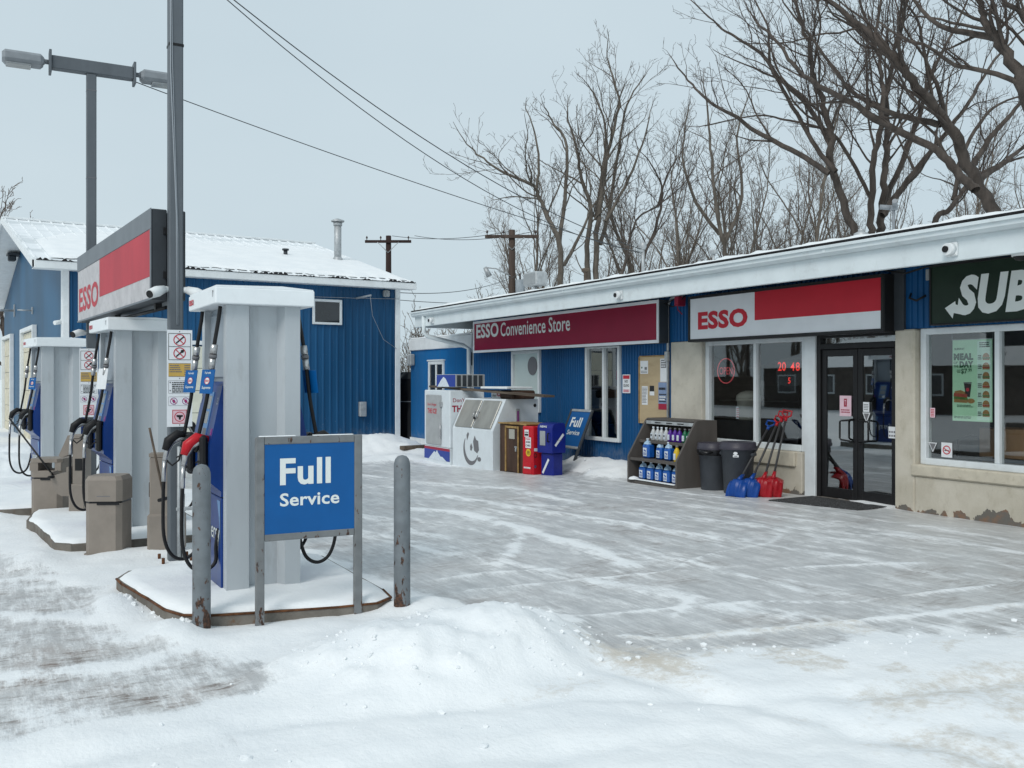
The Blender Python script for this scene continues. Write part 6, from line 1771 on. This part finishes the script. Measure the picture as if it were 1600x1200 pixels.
can('black-lined grey rubbish can squeezed between the rack and the larger can', 9.42, 10.98, 0.72, 0.22, m_lid, True)
can('large grey round rubbish can with a white emblem in front of the window', 9.42, 10.44, 0.76, 0.245, m_lid, False)

# ------------------------------------------------------------------ snow shovels
def shovel(label, B, T, mblade, mgrip, yaw):
    B, T = Vector(B), Vector(T)
    t = thing('snow_shovel', label, 'snow shovel', tuple(B), 0, 'snow shovels leaning by the shop doors')
    w = (T - B).normalized()
    r0 = Vector((math.sin(R(yaw)), -math.cos(R(yaw)), 0))
    r = (r0 - w * r0.dot(w)).normalized()
    n = r.cross(w)                      # points away from the wall
    L = (T - B).length
    M_ = Matrix(((r.x, w.x, n.x, 0), (r.y, w.y, n.y, 0), (r.z, w.z, n.z, 0), (0, 0, 0, 1)))
    mb = MB(M_).use(mblade)
    nu, nv = 24, 12
    def P(u, v, off):
        x = (u - 0.5) * 0.31 * (1 - 0.12 * v ** 3)
        yy = v * 0.30
        z = 0.11 * math.sin(v * 2.2 + 0.1) - 0.10 * (2 * (u - 0.5)) ** 2 * (0.5 + 0.5 * v) - 0.11 * max(0, v - 0.75) * 2
        rib = 0.012 * max(0, math.sin(u * math.pi * 9)) * (1 if 0.08 < v < 0.9 else 0)
        return (x, yy, z + rib + off)
    vs = [P(i / nu, j / nv, 0.0) for i in range(nu + 1) for j in range(nv + 1)] + [P(i / nu, j / nv, -0.008) for i in range(nu + 1) for j in range(nv + 1)]
    K = (nu + 1) * (nv + 1)
    fs = []
    for i in range(nu):
        for j in range(nv):
            a = i * (nv + 1) + j
            fs += [(a, a + 1, a + nv + 2, a + nv + 1), (K + a, K + a + nv + 1, K + a + nv + 2, K + a + 1)]
    for i in range(nu):
        for j in (0, nv):
            a = i * (nv + 1) + j; b_ = a + nv + 1
            fs.append((a, b_, K + b_, K + a))
    for j in range(nv):
        for i in (0, nu):
            a = i * (nv + 1) + j
            fs.append((a, a + 1, K + a + 1, K + a))
    mb.add(vs, fs, True)
    mb.tube([(0, 0.23, 0.08), (0, 0.38, 0.03)], [0.035, 0.022], 10)
    mb.build('blade', None, t)
    mb = MB(M_).use(m_shaft); mb.tube([(0, 0.30, 0.05), (0, L - 0.11, 0)], 0.0155, 10); mb.build('shaft', None, t)
    mb = MB(M_).use(mgrip)
    mb.tube([(0, L - 0.17, 0), (0, L - 0.10, 0)], [0.02, 0.024], 10)
    mb.tube([(0, L - 0.11, 0), (-0.06, L - 0.07, 0), (-0.062, L, 0), (0.062, L, 0), (0.06, L - 0.07, 0), (0, L - 0.11, 0)], 0.014, 8)
    mb.build('grip', None, t)
shovel('front blue snow shovel with ribbed scoop beside the rubbish can', (9.02, 10.08, 0.0), (9.97, 10.33, 1.03), m_sblue, m_sblue, 22)
shovel('second blue snow shovel tucked between the ribbed blue one and red scoops', (9.16, 9.99, 0.0), (9.98, 10.17, 1.10), m_sblue, m_sred, 34)
shovel('red snow shovel beside the blue scoops', (9.34, 9.90, 0.0), (9.98, 10.10, 1.17), m_sred, m_sred, 34)
shovel('rightmost red snow shovel, nearest the door post', (9.46, 9.84, 0.0), (9.99, 10.03, 1.19), m_sred, m_sred, 46)

t = thing('door_mat', 'dark snow-dusted mat lying before the glass shop doors', 'door mat', (9.65, 8.9, gz(9.65, 8.9) + 0.004))
part('mat', m_mat, t, lambda m: m.prism([(-0.52, 0.62), (-0.22, -0.62), (0.34, -0.6), (0.34, 0.66)], 'z', -0.01, 0.014))
t = thing('plank', 'dark plank on the snow at the foot of the blue annex', 'plank', (9.15, 21.2, gz(9.15, 21.2) - 0.02), 10)
part('board', m_woodw, t, lambda m: m.b(-0.7, 0.7, -0.1, 0.1, 0, 0.09, 0.01))
t = thing('covered_stack', 'stack wrapped in black plastic in the gap behind the annex', 'covered stack', (10.55, 25.6, -0.3))
def tp(m):
    n = 14
    vs, fs = [], []
    for j, z in enumerate((0, 0.5, 1.0, 1.5, 1.95, 2.15)):
        for i in range(n):
            a = 2 * math.pi * i / n
            q = (0.42 + 0.07 * random.random()) * (0.6 if j == 5 else 1)
            vs.append((q * math.cos(a), q * 1.3 * math.sin(a), z))
    for j in range(5):
        for i in range(n):
            fs.append((j * n + i, j * n + (i + 1) % n, (j + 1) * n + (i + 1) % n, (j + 1) * n + i))
    fs.append(tuple(range(5 * n, 6 * n)))
    m.add(vs, fs)
part('wrapping', m_tarp, t, tp)
part('cord', m_wirel, t, lambda m: m.tube([(0.5 * math.cos(a / 8 * math.pi), 0.66 * math.sin(a / 8 * math.pi), 1.3) for a in range(17)], 0.01, 5))
LIMBS = {
    'T1': [
        (0.24, [(21.0, 18.5, 5.2), (20.9, 18.6, 6.1), (20.2, 18.6, 7.4), (19.9, 18.4, 8.2), (19.8, 18.5, 8.9), (19.8, 18.9, 10.1), (19.8, 19.2, 11.3), (19.5, 19.3, 12.2), (19.0, 19.2, 13.0)]),
        (0.13, [(19.3, 17.9, 7.1), (18.8, 18.5, 7.7), (18.0, 19.0, 8.2), (17.2, 19.1, 8.6), (16.4, 19.2, 8.9), (16.0, 19.5, 9.4), (15.8, 19.9, 10.0)]),
        (0.13, [(21.2, 19.6, 8.5), (20.4, 19.7, 9.5), (19.4, 19.8, 10.2), (19.0, 20.1, 10.9), (18.6, 20.6, 11.4), (18.3, 21.1, 11.9), (17.7, 21.4, 12.5)]),
        (0.12, [(20.0, 18.3, 7.3), (19.7, 18.7, 8.0), (19.0, 18.9, 9.1), (18.2, 18.9, 10.1), (18.0, 18.8, 11.1), (17.7, 19.3, 12.2)]),
    ],
    'T2': [
        (0.22, [(22.2, 19.0, 5.4), (22.0, 18.8, 6.1), (21.8, 18.6, 7.6), (21.9, 18.4, 8.8), (22.2, 18.6, 10.0), (22.4, 18.9, 11.0), (22.0, 19.1, 12.2), (21.4, 19.0, 13.5)]),
        (0.24, [(22.8, 19.2, 5.4), (22.5, 18.9, 6.2), (22.4, 18.7, 7.1), (22.6, 18.8, 8.1), (22.9, 19.0, 9.1), (23.1, 19.2, 10.2), (23.1, 18.9, 11.5), (23.1, 18.5, 12.6), (23.1, 18.4, 13.9)]),
        (0.17, [(22.1, 18.5, 6.3), (22.4, 18.3, 6.8), (22.6, 17.7, 7.6), (23.1, 17.2, 8.5), (23.8, 17.0, 9.4), (24.8, 16.9, 10.7), (25.8, 16.5, 11.8)]),
        (0.15, [(23.2, 19.4, 6.9), (23.4, 18.8, 8.2), (23.8, 18.6, 9.5), (24.4, 18.5, 11.0), (25.4, 18.4, 12.6), (25.8, 18.2, 13.7)]),
        (0.10, [(22.2, 19.0, 6.9), (21.5, 19.1, 7.9), (20.8, 19.1, 8.6), (20.3, 19.3, 8.8), (19.8, 20.0, 9.1), (19.3, 20.6, 9.3), (18.0, 21.3, 9.0)]),
    ],
    'T3': [
        (0.34, [(22.0, 15.0, 5.2), (22.2, 15.2, 5.9), (22.1, 15.7, 7.0), (21.6, 15.9, 8.0), (20.9, 15.9, 8.6), (20.0, 16.0, 9.3), (19.7, 16.3, 9.9), (19.4, 16.9, 10.7), (18.8, 17.5, 11.5), (18.0, 17.8, 12.2)]),
        (0.20, [(21.1, 14.9, 6.3), (20.9, 15.2, 6.7), (20.7, 15.7, 7.4), (19.7, 16.4, 8.1), (18.8, 16.7, 8.6), (17.8, 16.8, 8.9), (17.2, 17.0, 9.3), (17.0, 17.4, 10.0), (16.7, 18.0, 10.8)]),
        (0.15, [(22.2, 15.6, 6.8), (23.1, 15.5, 7.3), (23.8, 15.4, 7.8), (24.2, 14.9, 8.3)]),
        (0.14, [(22.6, 16.1, 7.2), (23.4, 16.1, 8.1), (23.9, 15.8, 8.8), (24.0, 15.4, 9.3), (24.0, 15.0, 10.1)]),
        (0.15, [(21.3, 16.0, 8.2), (20.9, 16.7, 8.5), (20.4, 17.2, 8.8), (19.6, 17.4, 9.2), (18.5, 17.6, 10.3), (17.7, 17.9, 11.3)]),
    ],
    'T4': [
        (0.36, [(21.4, 12.6, 5.7), (20.6, 12.7, 6.8), (19.8, 12.8, 8.0), (19.5, 13.0, 8.8), (19.5, 13.4, 9.5), (19.6, 13.7, 10.2), (19.2, 13.7, 11.0)]),
        (0.14, [(20.2, 13.7, 9.5), (19.3, 13.8, 9.5), (18.6, 14.0, 9.6), (18.3, 14.4, 10.2), (18.4, 14.7, 10.8)]),
        (0.18, [(20.4, 12.6, 7.1), (19.9, 12.6, 8.5), (19.4, 12.5, 9.4), (18.9, 12.7, 9.8), (18.8, 13.0, 10.5)]),
    ],
    'T5': [
        (0.20, [(25.1, 19.1, 6.3), (25.4, 18.8, 6.8), (26.0, 18.8, 7.4), (26.6, 18.8, 7.9), (27.3, 18.5, 8.3), (27.7, 17.9, 8.5)]),
        (0.13, [(26.0, 19.1, 7.2), (26.3, 19.0, 8.6), (27.2, 18.9, 9.9), (28.1, 18.7, 10.5), (28.9, 18.1, 10.7)]),
    ],
    'M1': [
        (0.30, [(21.8, 35.6, 5.4), (21.8, 35.6, 7.6), (21.7, 36.1, 8.4), (21.4, 36.6, 9.6), (21.0, 36.6, 10.3), (20.0, 36.8, 10.7), (19.1, 37.0, 11.1), (18.4, 37.6, 11.9)]),
        (0.20, [(22.0, 36.0, 7.7), (22.3, 36.1, 9.3), (22.6, 36.3, 12.2), (22.1, 36.7, 13.3), (21.7, 36.7, 13.9)]),
        (0.13, [(20.7, 35.8, 10.0), (20.7, 35.6, 11.2), (20.6, 35.9, 12.7), (20.5, 36.4, 13.7)]),
        (0.17, [(22.5, 36.4, 6.8), (23.1, 36.4, 7.8), (23.7, 36.4, 8.9), (24.0, 36.2, 9.7), (24.8, 35.3, 10.9)]),
    ],
    'M2': [
        (0.33, [(24.2, 37.0, 5.6), (24.3, 37.2, 7.9), (24.4, 37.1, 9.7), (23.8, 37.1, 11.3), (23.5, 36.9, 12.4), (23.1, 37.2, 13.8)]),
        (0.34, [(24.5, 36.8, 5.6), (24.7, 37.0, 8.5), (25.0, 36.8, 11.4), (25.0, 36.4, 12.5), (25.2, 36.0, 14.3), (24.9, 36.3, 16.3)]),
        (0.20, [(25.0, 37.2, 8.0), (25.5, 37.2, 9.7), (25.8, 36.8, 12.6), (25.9, 36.3, 14.5), (26.6, 35.8, 15.9)]),
        (0.15, [(24.5, 36.0, 8.9), (25.7, 35.8, 11.0), (26.4, 35.6, 12.9), (26.5, 35.2, 14.2)]),
        (0.14, [(25.2, 37.9, 9.3), (25.6, 37.6, 13.3), (25.0, 37.6, 15.1), (24.4, 37.6, 15.8)]),
    ],
    'M3': [
        (0.16, [(20.6, 29.4, 5.0), (20.9, 29.4, 6.0), (21.3, 29.6, 7.1), (21.7, 29.6, 7.9), (22.2, 29.1, 8.3), (22.8, 28.3, 9.0)]),
        (0.20, [(21.6, 29.4, 5.1), (21.9, 29.6, 6.3), (22.5, 29.7, 7.4), (22.7, 29.5, 8.5), (22.5, 29.3, 9.3), (21.8, 29.3, 10.2)]),
        (0.10, [(22.6, 29.6, 8.4), (23.2, 29.7, 9.8), (23.8, 29.6, 10.7)]),
    ],
    'M4': [
        (0.30, [(27.4, 30.9, 5.8), (27.0, 30.7, 7.0), (26.5, 30.7, 8.8), (26.4, 30.9, 11.4), (26.5, 31.3, 13.6)]),
        (0.17, [(27.3, 31.4, 7.9), (26.2, 31.6, 9.2), (25.6, 31.8, 11.1), (26.0, 31.9, 13.3)]),
        (0.17, [(26.9, 30.7, 7.3), (27.4, 30.1, 9.3), (27.0, 30.0, 11.7), (27.4, 29.7, 13.5)]),
    ],
}

# ------------------------------------------------------------------ utility poles and wires
def upole(label, x, y, ztop, arm_dir, arm, wood, transf):
    g = thing('utility_pole', label, 'utility pole', (x, y, -0.3))
    H = ztop + 0.3
    part('post', wood, g, lambda m: m.tube([(0, 0, 0), (0, 0, H * 0.5), (0, 0, H)], [0.19, 0.165, 0.14], 14))
    d = Vector(arm_dir).normalized(); s = Vector((-d.y, d.x, 0))
    def arm_(m):
        a = Vector((0, 0, H - 0.32)) - s * 0.17
        M_ = Matrix(((d.x, s.x, 0, a.x), (d.y, s.y, 0, a.y), (0, 0, 1, a.z), (0, 0, 0, 1)))
        m.b(-arm, arm, -0.05, 0.05, -0.07, 0.07, 0.01, M=M_)
    c = part('crossarm', wood, g, arm_)
    part('brace', m_galv, g, lambda m: [m.tube([tuple(d * (0.55 * q) - s * 0.23 + Vector((0, 0, H - 0.36))), tuple(-s * 0.16 + Vector((0, 0, H - 0.9)))], 0.018, 6) for q in (-1, 1)])
    for q in (-0.92, -0.32, 0.88):
        p = d * arm * q - s * 0.17 + Vector((0, 0, H - 0.25))
        part('insulator', m_ceram, c, lambda m: m.lathe([(0.02, 0.0), (0.02, 0.08), (0.05, 0.10), (0.055, 0.14), (0.03, 0.17), (0.035, 0.2), (0.001, 0.215)], 10, tuple(p)))
    if transf:
        tr = part('transformer', m_trans, g, lambda m: m.lathe([(0.001, 0.0), (0.20, 0.0), (0.21, 0.03), (0.21, 0.8), (0.19, 0.86), (0.001, 0.88)], 18, tuple(d * 0.36 - s * 0.12 + Vector((0, 0, H - 3.1)))))
        part('bushing', m_ceram, tr, lambda m: m.cyl(tuple(d * 0.36 - s * 0.12 + Vector((0, 0, H - 2.22))), tuple(d * 0.36 - s * 0.12 + Vector((0, 0, H - 1.95))), 0.04))
        part('street_lamp_arm', m_galv, g, lambda m: (m.tube([tuple(-s * 0.1 + Vector((0, 0, H - 2.1))), tuple(-d * 0.7 - s * 0.2 + Vector((0, 0, H - 1.75))), tuple(-d * 1.2 - s * 0.25 + Vector((0, 0, H - 1.7)))], 0.03, 7), m.tube([tuple(-d * 1.2 - s * 0.25 + Vector((0, 0, H - 1.7))), tuple(-d * 1.0 - s * 0.25 + Vector((0, 0, H - 2.1)))], [0.09, 0.14], 8)))
    return g
upole('dark wooden utility pole with crossarm rising behind the garage roof', 17.77, 46.1, 9.1, (1, -0.55, 0), 1.2, m_polewood2, False)
upole('wooden utility pole with grey transformer behind the shop roof', 20.08, 36.9, 8.3, (1, -0.55, 0), 1.2, m_polewood, True)

def wire(label, a, b_, sag, r, m, group='overhead wires'):
    a, b_ = Vector(a), Vector(b_)
    t = thing('overhead_wire', label, 'wire', tuple(a), 0, group)
    P = []
    for i in range(25):
        f = i / 24
        P.append(tuple((b_ - a) * f + Vector((0, 0, -4 * sag * f * (1 - f)))))
    part('cable', m, t, lambda q: q.tube(P, r, 6))
MAST = (10.45, 14.2, 4.06)
wire('upper of the twin service wires falling from the top edge to the roof mast', (0.9, 10.9, 6.9), MAST, 0.5, 0.007, m_wire)
wire('lower of the twin service wires falling from the top edge to the roof mast', (1.49, 10.57, 6.32), (10.45, 14.2, 4.0), 0.60, 0.006, m_wire)
wire('thin wire from the crossarm pole across the sky to the roof mast', (1.03, 13.2, 5.68), (10.45, 14.2, 3.98), 0.10, 0.006, m_wire)
wire('far wire between the crossarms of the two utility poles', (17.9, 45.9, 9.08), (20.08, 36.75, 8.25), 0.25, 0.014, m_wire)
wire('far wire leaving the transformer pole toward the dark utility pole', (18.9, 45.3, 9.08), (21.0, 36.3, 8.25), 0.3, 0.014, m_wire)
wire('far low wire passing between garage roof and shop roof', (9.9, 25.0, 4.1), (22.0, 38.5, 6.9), 0.4, 0.011, m_wire)
wire('lowest far wire behind the gap between garage and shop', (9.8, 31.0, 4.6), (24.0, 40.0, 5.6), 0.3, 0.012, m_wire)

# ------------------------------------------------------------------ bare trees
class Twigs:
    def __init__(s):
        s.V, s.F = [], []
    def tube(s, P, rs, n):
        m = len(s.V)
        u = None
        for i, p in enumerate(P):
            d = (P[min(i + 1, len(P) - 1)] - P[max(i - 1, 0)])
            d = d.normalized() if d.length > 1e-6 else Vector((0, 0, 1))
            u = d.orthogonal() if u is None else u - d * u.dot(d)
            u = u.normalized() if u.length > 1e-6 else d.orthogonal().normalized()
            w = d.cross(u)
            for k in range(n):
                a = 2 * math.pi * k / n
                s.V.append(p + (u * math.cos(a) + w * math.sin(a)) * rs[i])
        for i in range(len(P) - 1):
            for k in range(n):
                s.F.append((m + i * n + k, m + i * n + (k + 1) % n, m + (i + 1) * n + (k + 1) % n, m + (i + 1) * n + k))
    def mesh(s, name, m, sm=True):
        me = bpy.data.meshes.new(name)
        me.from_pydata([tuple(v) for v in s.V], [], s.F)
        me.polygons.foreach_set('use_smooth', [sm] * len(s.F))
        me.materials.append(m)
        return me

def rnd_dir(rr, d, lo, hi, up):
    a = R(rr.uniform(lo, hi)); b_ = rr.uniform(0, 2 * math.pi)
    o = d.orthogonal().normalized(); w = d.cross(o)
    v = d * math.cos(a) + (o * math.cos(b_) + w * math.sin(b_)) * math.sin(a)
    v.z += up
    return v.normalized()

def grow(rr, big, fine, p, d, L, r, lvl, dens, rmin):
    n = max(3, int(L / (0.45 if lvl == 0 else 0.28)))
    P, D = [p.copy()], [d.copy()]
    for i in range(n):
        d = (d + Vector((rr.gauss(0, 1), rr.gauss(0, 1), rr.gauss(0, 0.8))) * (0.11 + 0.03 * lvl) + Vector((0, 0, 0.035))).normalized()
        p = p + d * (L / n)
        P.append(p.copy()); D.append(d.copy())
    rs = [max(rmin, r * (1 - 0.72 * (i / n))) for i in range(n + 1)]
    (big if r > 0.03 else fine).tube(P, rs, 7 if r > 0.06 else (5 if r > 0.03 else 3))
    sprout(rr, big, fine, P, D, rs, L, lvl, dens, rmin, 0.12)

def sprout(rr, big, fine, P, D, rs, L, lvl, dens, rmin, t0):
    if lvl >= 4:
        return
    n = len(P) - 1
    per_m = (1.2, 2.4, 3.6, 3.8)[lvl] * dens
    k = max(1, int(L * per_m + rr.random()))
    for j in range(k):
        f = t0 + (1 - t0) * (j + rr.random()) / k
        i = min(n - 1, int(f * n)); q = f * n - i
        p = P[i].lerp(P[i + 1], q); d = D[i]
        r = rs[i]
        l2 = (0.50, 0.50, 0.55, 0.6)[lvl] * L * rr.uniform(0.55, 1.15) * (1.12 - 0.8 * f)
        l2 = min(l2, (3.6, 2.0, 1.1, 0.6)[lvl])
        if l2 < 0.16:
            l2 = 0.16 + 0.1 * rr.random()
        grow(rr, big, fine, p, rnd_dir(rr, d, 22, 58, 0.22), l2, max(rmin, r * rr.uniform(0.34, 0.55)), lvl + 1, dens, rmin)

def limb(rr, big, fine, pts, r, dens, rmin, rooted):
    P = [Vector(p) for p in pts]
    if rooted:
        P = [Vector((P[0].x + rr.uniform(-0.3, 0.3), P[0].y, -0.4)), Vector((P[0].x + rr.uniform(-0.15, 0.15), P[0].y, P[0].z * 0.5))] + P
    Q = [Vector(q) for q in catmull(P, 5)]
    Q = [q + Vector((rr.gauss(0, 1), rr.gauss(0, 1), 0)) * min(0.05, r * 0.18) for q in Q]
    n = len(Q) - 1
    L = sum((Q[i + 1] - Q[i]).length for i in range(n))
    rs = [max(0.02, r * (1 - 0.80 * (i / n) ** 1.1)) for i in range(n + 1)]
    if rooted:
        rs[0] *= 1.5; rs[1] *= 1.3; rs[2] *= 1.15
    big.tube(Q, rs, 10)
    D = [(Q[min(i + 1, n)] - Q[max(i - 1, 0)]).normalized() for i in range(n + 1)]
    sprout(rr, big, fine, Q, D, rs, L, 0, dens, rmin, 0.45 if rooted else 0.15)
    grow(rr, big, fine, Q[-1], D[-1], min(1.6, L * 0.10), rs[-1], 1, dens, rmin)

def tree_obj(name, label, big, fine, loc, bark, twig, group, local=True):
    t = thing(name, label, 'tree', loc, 0, group)
    for nm, tw, mt in (('trunk', big, bark), ('crown', fine, twig)):
        off = Vector(loc)
        if not local:
            tw.V = [v - off for v in tw.V]
        o = bpy.data.objects.new(nm, tw.mesh(nm, mt))
        COL.objects.link(o); o.parent = t
    return t

def limb_tree(key, label, seed, dens, rmin, bark, twig, roots=(0,)):
    rr = random.Random(seed)
    big, fine = Twigs(), Twigs()
    L = [(r * (0.52 if key[0] == 'M' else 0.6), pts) for r, pts in LIMBS[key]]
    for i, (r, pts) in enumerate(L):
        limb(rr, big, fine, pts, r, dens, rmin, i in roots)
    return tree_obj('bare_tree', label, big, fine, (L[0][1][0][0], L[0][1][0][1], -0.3), bark, twig, 'bare trees behind the shop', False)

oT1 = limb_tree('T1', 'bare dark tree with left-sweeping limbs behind the shop roof vent', 3, 1.0, 0.0045, m_bark, m_twig)
oT2 = limb_tree('T2', 'bare dark tree with twin upright trunks behind the roof cameras', 5, 0.9, 0.0045, m_bark, m_twig, (0, 1))
limb_tree('T3', 'large bare tree whose thick trunk leans left across the others', 8, 0.9, 0.0045, m_bark, m_twig)
limb_tree('T4', 'bare tree whose thick limb enters from the right edge high up', 12, 1.0, 0.0045, m_bark, m_twig)
limb_tree('T5', 'bare tree leaning right low behind the thick slanting trunk', 14, 0.9, 0.005, m_bark, m_twig)
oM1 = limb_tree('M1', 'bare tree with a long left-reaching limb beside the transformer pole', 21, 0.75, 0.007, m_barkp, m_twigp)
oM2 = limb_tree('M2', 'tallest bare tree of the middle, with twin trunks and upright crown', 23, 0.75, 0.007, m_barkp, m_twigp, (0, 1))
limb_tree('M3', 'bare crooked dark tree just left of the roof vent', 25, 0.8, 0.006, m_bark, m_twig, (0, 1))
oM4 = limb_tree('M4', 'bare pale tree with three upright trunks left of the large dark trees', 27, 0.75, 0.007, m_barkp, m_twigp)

def free_tree(seed, H, r, dens, rmin, spread=1.0, low=0.22):
    rr = random.Random(seed)
    big, fine = Twigs(), Twigs()
    n = 9
    P = [Vector((0, 0, 0))]
    d = Vector((rr.gauss(0, 0.05), rr.gauss(0, 0.05), 1)).normalized()
    for i in range(n):
        d = (d + Vector((rr.gauss(0, 0.09), rr.gauss(0, 0.09), 0.1))).normalized()
        P.append(P[-1] + d * H * 0.72 / n)
    rs = [r * (1.25 if i == 0 else 1) * (1 - 0.75 * i / n) for i in range(n + 1)]
    D = [(P[min(i + 1, n)] - P[max(0, i - 1)]).normalized() for i in range(n + 1)]
    big.tube(P, rs, 9)
    k = 15
    for j in range(k):
        f = low + (1 - low) * (j + rr.random()) / k
        i = min(n - 1, int(f * n))
        grow(rr, big, fine, P[i].lerp(P[i + 1], f * n - i), rnd_dir(rr, D[i], 22, 48 * spread, 0.35), H * rr.uniform(0.28, 0.46) * (1.1 - 0.5 * f), rs[i] * 0.55, 1 if H < 6 else 0, dens, rmin)
    grow(rr, big, fine, P[-1], D[-1], H * 0.28, rs[-1], 1, dens, rmin)
    return big, fine

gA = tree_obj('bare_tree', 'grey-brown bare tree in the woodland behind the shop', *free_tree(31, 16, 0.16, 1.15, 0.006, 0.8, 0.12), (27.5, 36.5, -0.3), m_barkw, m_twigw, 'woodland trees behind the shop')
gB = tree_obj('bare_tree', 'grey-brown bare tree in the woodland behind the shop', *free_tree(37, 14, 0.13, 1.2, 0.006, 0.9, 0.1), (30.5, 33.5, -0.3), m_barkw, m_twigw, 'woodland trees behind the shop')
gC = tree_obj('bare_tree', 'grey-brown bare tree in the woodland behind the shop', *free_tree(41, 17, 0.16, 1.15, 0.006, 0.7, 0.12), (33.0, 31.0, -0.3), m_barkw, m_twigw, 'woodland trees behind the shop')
wood = []
_r = random.Random(77)
for _px, _d in [(855, 52), (900, 56), (985, 50), (1020, 46), (1050, 52), (1075, 42), (1105, 47), (1130, 54), (1150, 44), (1185, 50), (1205, 41), (1235, 46), (1260, 53), (1290, 43), (1320, 49), (1350, 41), (1385, 46), (1415, 52), (1445, 42), (1480, 47), (1510, 40), (1545, 45), (1580, 41), (1620, 46), (830, 60), (960, 58)]:
    _a = math.atan((_px - 800) / 1470); _rad = _d / math.cos(_a); _a += R(28.556)
    wood.append(((gA, gB, gC)[len(wood) % 3], _rad * math.sin(_a), _rad * math.cos(_a), _r.uniform(0.72, 1.0), _r.uniform(0, 360)))
for o, x, y, s, rz in wood:
    c = copy_tree(o)
    c.location = (x, y, -0.3); c.scale = (s, s, s); c.rotation_euler = (0, 0, R(rz))
# young brush between the garage and the shop
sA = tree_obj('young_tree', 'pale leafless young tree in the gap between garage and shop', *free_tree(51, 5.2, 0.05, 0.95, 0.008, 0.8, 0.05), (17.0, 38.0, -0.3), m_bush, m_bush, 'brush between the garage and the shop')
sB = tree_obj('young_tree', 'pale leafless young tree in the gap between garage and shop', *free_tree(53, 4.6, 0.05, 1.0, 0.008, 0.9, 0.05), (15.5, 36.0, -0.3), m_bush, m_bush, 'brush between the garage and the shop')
rr = random.Random(5)
for k in range(26):
    o = (sA, sB)[k % 2]
    px = rr.uniform(628, 780)
    d = rr.uniform(34, 50)
    a = math.atan((px - 800) / 1470) + R(28.556)
    rad = d / math.cos(a - R(28.556))
    c = copy_tree(o)
    s = rr.uniform(0.75, 1.15)
    c.location = (rad * math.sin(a), rad * math.cos(a), -0.4); c.scale = (s, s, s); c.rotation_euler = (0, 0, rr.uniform(0, 6.28))
# far trees beyond the garage
fA = tree_obj('far_tree', 'small rounded bare tree beyond the left end of the garage roof', *free_tree(61, 14.5, 0.18, 0.9, 0.014, 1.0, 0.2), (0.75, 62, -0.3), m_bark, mat('twigs_far', (0.15, 0.115, 0.095), 0.9), 'far trees beyond the garage')
for x, y, s, rz, lab in ((2.6, 92, 1.0, 80, 'tiny bare treetop showing just above the left part of the garage ridge'), (5.6, 98, 1.02, 150, 'second tiny bare treetop above the garage ridge beside the far pole'), (29.5, 104, 1.0, 210, 'faint treetop above the middle of the garage roof')):
    c = copy_tree(fA); c.location = (x, y, -0.3); c.scale = (s, s, s); c.rotation_euler = (0, 0, R(rz)); c['label'] = lab

for i, (x, y, s, rz) in enumerate(((-7, 88, 1.0, 40), (-14, 96, 0.9, 100), (-20, 84, 1.0, 170), (-27, 100, 1.1, 260), (-35, 92, 0.9, 20), (-42, 105, 1.0, 300), (-12, 110, 1.0, 210), (-31, 112, 1.0, 75))):
    c = copy_tree(fA); c.location = (x, y, -0.3); c.scale = (s, s, s); c.rotation_euler = (0, 0, R(rz)); c['label'] = 'far bare tree in the open beyond the fuel pumps, left of the garage'

# ------------------------------------------------------------------ across the road: what the shop windows mirror
t = thing('house', 'low brown house with a snowy hip roof across the road mirrored in the doors', 'house', (-25, 36, -0.1), 5)
part('wall', m_brick, t, lambda m: m.b(-4, 4, -8, 8, -0.3, 2.45))
def hr(m):
    m.add([(-4.7, -8.7, 2.4), (4.7, -8.7, 2.4), (4.7, 8.7, 2.4), (-4.7, 8.7, 2.4), (0, -4.5, 4.2), (0, 4.5, 4.2)], [(0, 1, 4), (1, 2, 5, 4), (2, 3, 5), (3, 0, 4, 5), (3, 2, 1, 0)])
part('roof', m_snow, t, hr)
for y in (-5, -1.5, 2.5, 5.8):
    w = part('window', m_frame, t, lambda m: m.b(4.0, 4.05, y - 0.8, y + 0.8, 0.9, 2.0))
    part('pane', m_darkglass, w, lambda m: m.b(4.05, 4.06, y - 0.72, y + 0.72, 0.98, 1.92))
t = thing('board_fence', 'tall brown board fence across the road mirrored in the shop window', 'fence', (-22, 54, -0.1), 3)
part('boards', m_woodw, t, lambda m: [m.b(-0.02, 0.02, -9 + k * 0.2, -9 + k * 0.2 + 0.185, 0, 1.9) for k in range(90)])
for i, (o, x, y, s, rz) in enumerate(((oT2, -28, 44, 1.0, 10), (oM2, -29, 48.5, 1.0, 60), (oT1, -28, 52.5, 1.0, 120), (oM4, -29, 56, 1.1, 200), (oT2, -27, 60, 0.9, 250), (oM1, -29, 39, 0.9, 320), (oM2, -31, 34, 0.8, 150), (gA, -33, 45, 1.0, 10), (gC, -35, 52, 1.1, 70), (gB, -32, 57, 1.1, 130), (gA, -36, 62, 1.1, 200), (gC, -33, 68, 1.0, 250), (gB, -37, 39, 1.1, 300), (gA, -38, 33, 1.0, 20), (gC, -36, 74, 1.1, 90), (gB, -34, 49, 0.9, 200), (gC, -31, 63, 0.9, 33))):
    c = copy_tree(o); c.location = (x, y, -0.3); c.scale = (s, s, s); c.rotation_euler = (0, 0, R(rz))
    c['label'] = 'bare tree across the road mirrored in the shop windows'; c['group'] = 'bare trees across the road'
bpy.context.view_layer.update()
